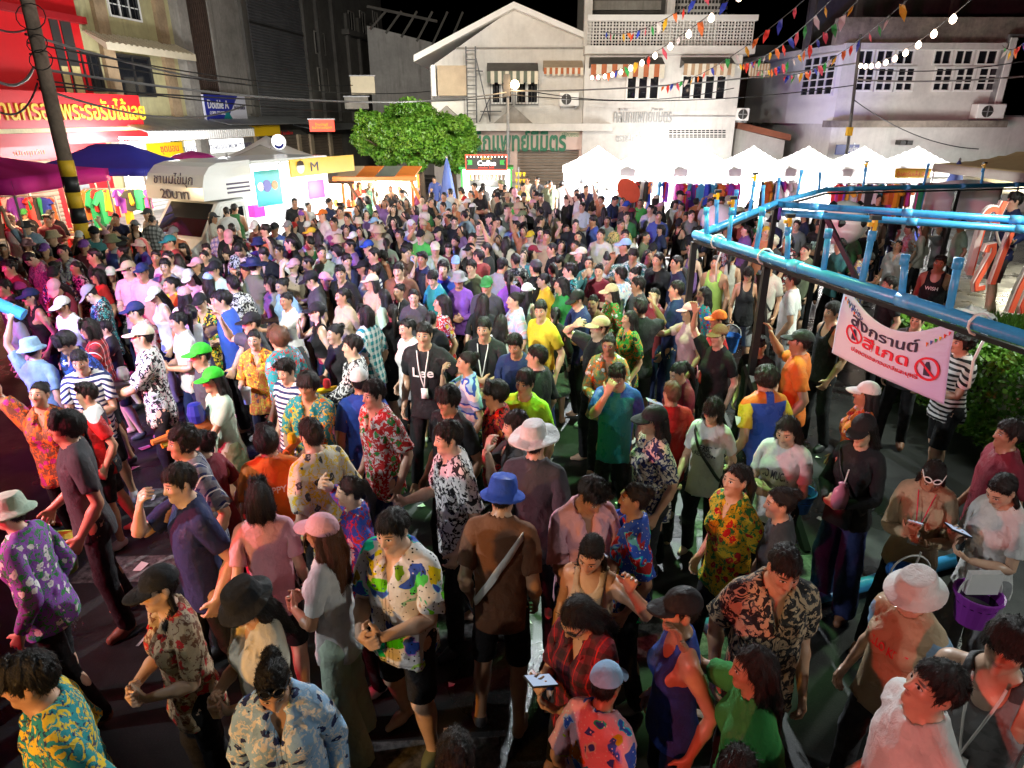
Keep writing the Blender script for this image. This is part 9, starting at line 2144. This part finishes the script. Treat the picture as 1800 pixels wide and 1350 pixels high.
# ---- held things
def side_of(p): return 'L' if p.endswith('L') else 'R'
NITEM = Counter()
def uniq(lb):
    b = lb; 
    while lb.lower() in used: NITEM[b] += 1; lb = ' '.join(b.split()[:14]) + ' ' + ['again', 'nearby', 'farther on'][min(NITEM[b] - 1, 2)] + ('' if NITEM[b] < 4 else ' %d' % NITEM[b])
    used.add(lb.lower()); return lb
bpy.context.view_layer.update()
for k, r in enumerate(KEEP):
    it = r['item']
    if not it: continue
    sd = side_of(r['pose']); d, n = basis(r, sd); h = hand_at(r, sd)
    if it == 'phone':
        ci = (r['i'] * 5) % 4; o = thing('phone', uniq(item_label(['black', 'white', 'blue', 'pink'][ci] + ' phone', r)), 'phone', group='phones in the crowd'); b = link('case', PHB, PHC[ci], o); link('screen', PHS, None, o)
        eye = r['Mw'](r['ps'][2]['head'] + (0, -.1, .1)); z = nrm(eye - h) ; up = np.array((0, 0, 1.)) ; y = nrm(up - z * float(z @ up)); x = np.cross(y, z); orient(o, h + z * .012, x, z)
    elif it == 'cup':
        o = thing('cup', uniq(item_label('clear cup of iced drink' if r['py'] < 520 else 'big white paper cup', r)), 'cup', h - (0, 0, .05)); MB().lathe([(.032, -.07), (.046, .07), (.050, .075), (.050, .082), (.02, .10), (.004, .10)], n=16).build('cup', M['white_paint' if r['py'] > 520 else 'stripe_cream'], o, smooth=False); MB().tube([(0, 0, .09), (.015, .0, .2)], .005, 6).build('straw', M['sign_red'], o)
    elif it.startswith('bucket'):
        o = bucket(it[-1], uniq(item_label(dict(b='blue', e='green', n='navy', u='purple')[it[-1]] + ' bucket', r))); o.location = h - np.array((0, 0, .155)); o.rotation_euler = (0, 0, r['yaw'])
    elif it.startswith('gun'):
        big = it.endswith('2'); c1 = dict(y='sign_yellow', o='orange', g='metal_grey')[it.split(':')[1][0]]; c2 = dict(y='sign_red', o='sign_yellow', g='silver_letter')[it.split(':')[1][0]]; s = 1.7 if big else 1.25 if it == 'gun:g' else .85
        o = thing('water_gun', uniq(item_label(dict(y='yellow', o='orange', g='silver')[it.split(':')[1][0]] + ' water gun', r)), 'water gun', group='toy water guns'); b = MB().tube([(-.14 * s, 0, .03 * s), (.10 * s, 0, .03 * s)], .032 * s, 10).tube([(.10 * s, 0, .03 * s), (.18 * s, 0, .03 * s)], [.020 * s, .014 * s], 8).build('body', M[c1], o, smooth=False); MB().box((-.02 * s, -.014 * s, -.09 * s), (.03 * s, .014 * s, .02 * s)).build('grip', M[c2], o); MB().lathe([(.01, .055 * s), (.035 * s, .06 * s), (.042 * s, .10 * s), (.03 * s, .15 * s), (.01, .155 * s)], (-.04 * s, 0, 0), 12).build('tank', M['blue_sign' if big else c2], o); MB().tube([(.02 * s, 0, -.0), (.14 * s, 0, -.0)], .016 * s, 8).build('pump', M[c2], o)
        fw = rz(r['yaw']) @ np.array((.1, -1, .10)); orient(o, h + (0, 0, .05), fw, (0, 0, 1))
    elif it == 'tube':
        o = MB().tube([(-.1, 0, 0), (.55, 0, 0)], .055, 12).build('foam_tube', M['pvc'], None, smooth=False); tag(o, 'blue foam water tube held up at the left edge', 'water tube'); orient(o, h, (-.85, -.1, .5), (.5, 0, .85))
    elif it == 'drinkbag':
        o = thing('drink_bag', uniq(item_label('clear pink bag of iced drink with a straw', r)), 'drink bag', h + (0, 0, .06)); MB().lathe([(.01, -.09), (.05, -.085), (.06, -.02), (.05, .05), (.02, .08), (.03, .10), (.01, .10)], n=12, sy=.6).build('bag', simple('pink drink', (.55, .22, .32), .15), o, smooth=True); MB().tube([(0, 0, .0), (.02, 0, .20)], .005, 6).build('straw', M['white_paint'], o)
# loose buckets and a floor cloth seen in the photograph
def R_(name):
    return next((r for r in KEEP if name in r['label']), None)
q = R_('reading a phone above'); 
if q: o = bucket('u', 'purple bucket hanging from the forearm of the person in white tee with braids', .2, .12); o.location = q['Mw']((.22, -.26, .98)); MB().box((-.09, -.02, .0), (.09, .02, .14)).build('snack_bag', M['sheet_white'], o)
q = R_('white sunglasses on head')
if q: o = bucket('b', 'dark blue bucket hung in front of the person with white sunglasses on head', .2, .12); o.location = q['Mw']((.06, -.34, .95)); MB().tube([(0, 0, -.1), (.03, 0, .16)], .006, 6).build('straw', M['white_paint'], o)
q = R_('wide jeans')
if q: o = bucket('b', 'small blue bucket by the hip of the person in wide jeans', .16, .10); o.location = q['Mw']((-.30, -.20, 1.0))
c = on_z(88, 912, .02); o = MB().grid(lambda u, v: (c[0] + (u - .5) * .34, c[1] + (v - .5) * .2, .012 + .03 * abs(math.sin(u * 9) * math.sin(v * 7))), 14, 8).build('dropped_cloth', M['red_cloth'], smooth=True, solid=.004); tag(o, 'red cloth dropped on the wet ground by the green bucket', 'cloth')
q = R_('carrying a green bucket')
if q:                                                    # water falling from the green bucket: separate drops
    h = hand_at(q, 'R') - np.array((0, 0, .38)); b = MB(); rg = np.random.RandomState(3)
    for k in range(420):
        f = rg.rand(); p = h + (rg.normal(0, .008 + .03 * f) - .03 * f, rg.normal(0, .01 + .03 * f) - .12 * f, -f * (h[2] - .02)); s = rg.uniform(.002, .006); b.add([p + (s, 0, 0), p + (-s * .5, s * .8, 0), p + (-s * .5, -s * .8, 0), p + (0, 0, s * 2.5), p - (0, 0, s * 2.5)], [(0, 1, 3), (1, 2, 3), (2, 0, 3), (1, 0, 4), (2, 1, 4), (0, 2, 4)])
    wm = NT('water drops'); wm.out((.75, .8, .82), .08); wm.p.inputs['Transmission Weight'].default_value = .6; o = b.build('falling_water', wm.m); o['kind'] = 'stuff'; o['label'] = 'thin stream of water drops falling from the green bucket'

b = MB(); rg = np.random.RandomState(9)                     # trampled scraps of paper, cups and straws on the wet ground
for k in range(170):
    y = rg.uniform(2.0, 9.0); x = rg.uniform(-.75, .6) * y; a = rg.uniform(0, 6.28); l, w = rg.uniform(.02, .07), rg.uniform(.006, .04); d = np.array((math.cos(a), math.sin(a), 0)); e = np.array((-d[1], d[0], 0)); c = np.array((x, y, .008)); h = rg.uniform(.0, .02)
    b.add([c - d * l - e * w, c + d * l - e * w * .6 + (0, 0, h), c + d * l * .8 + e * w, c - d * l * .7 + e * w * 1.1 + (0, 0, h * .6)], [(0, 1, 2, 3)])
o = b.build('litter', M['white_paint'], solid=.002); o['kind'] = 'stuff'; o['label'] = 'scraps of pale litter scattered on the wet ground between the feet'
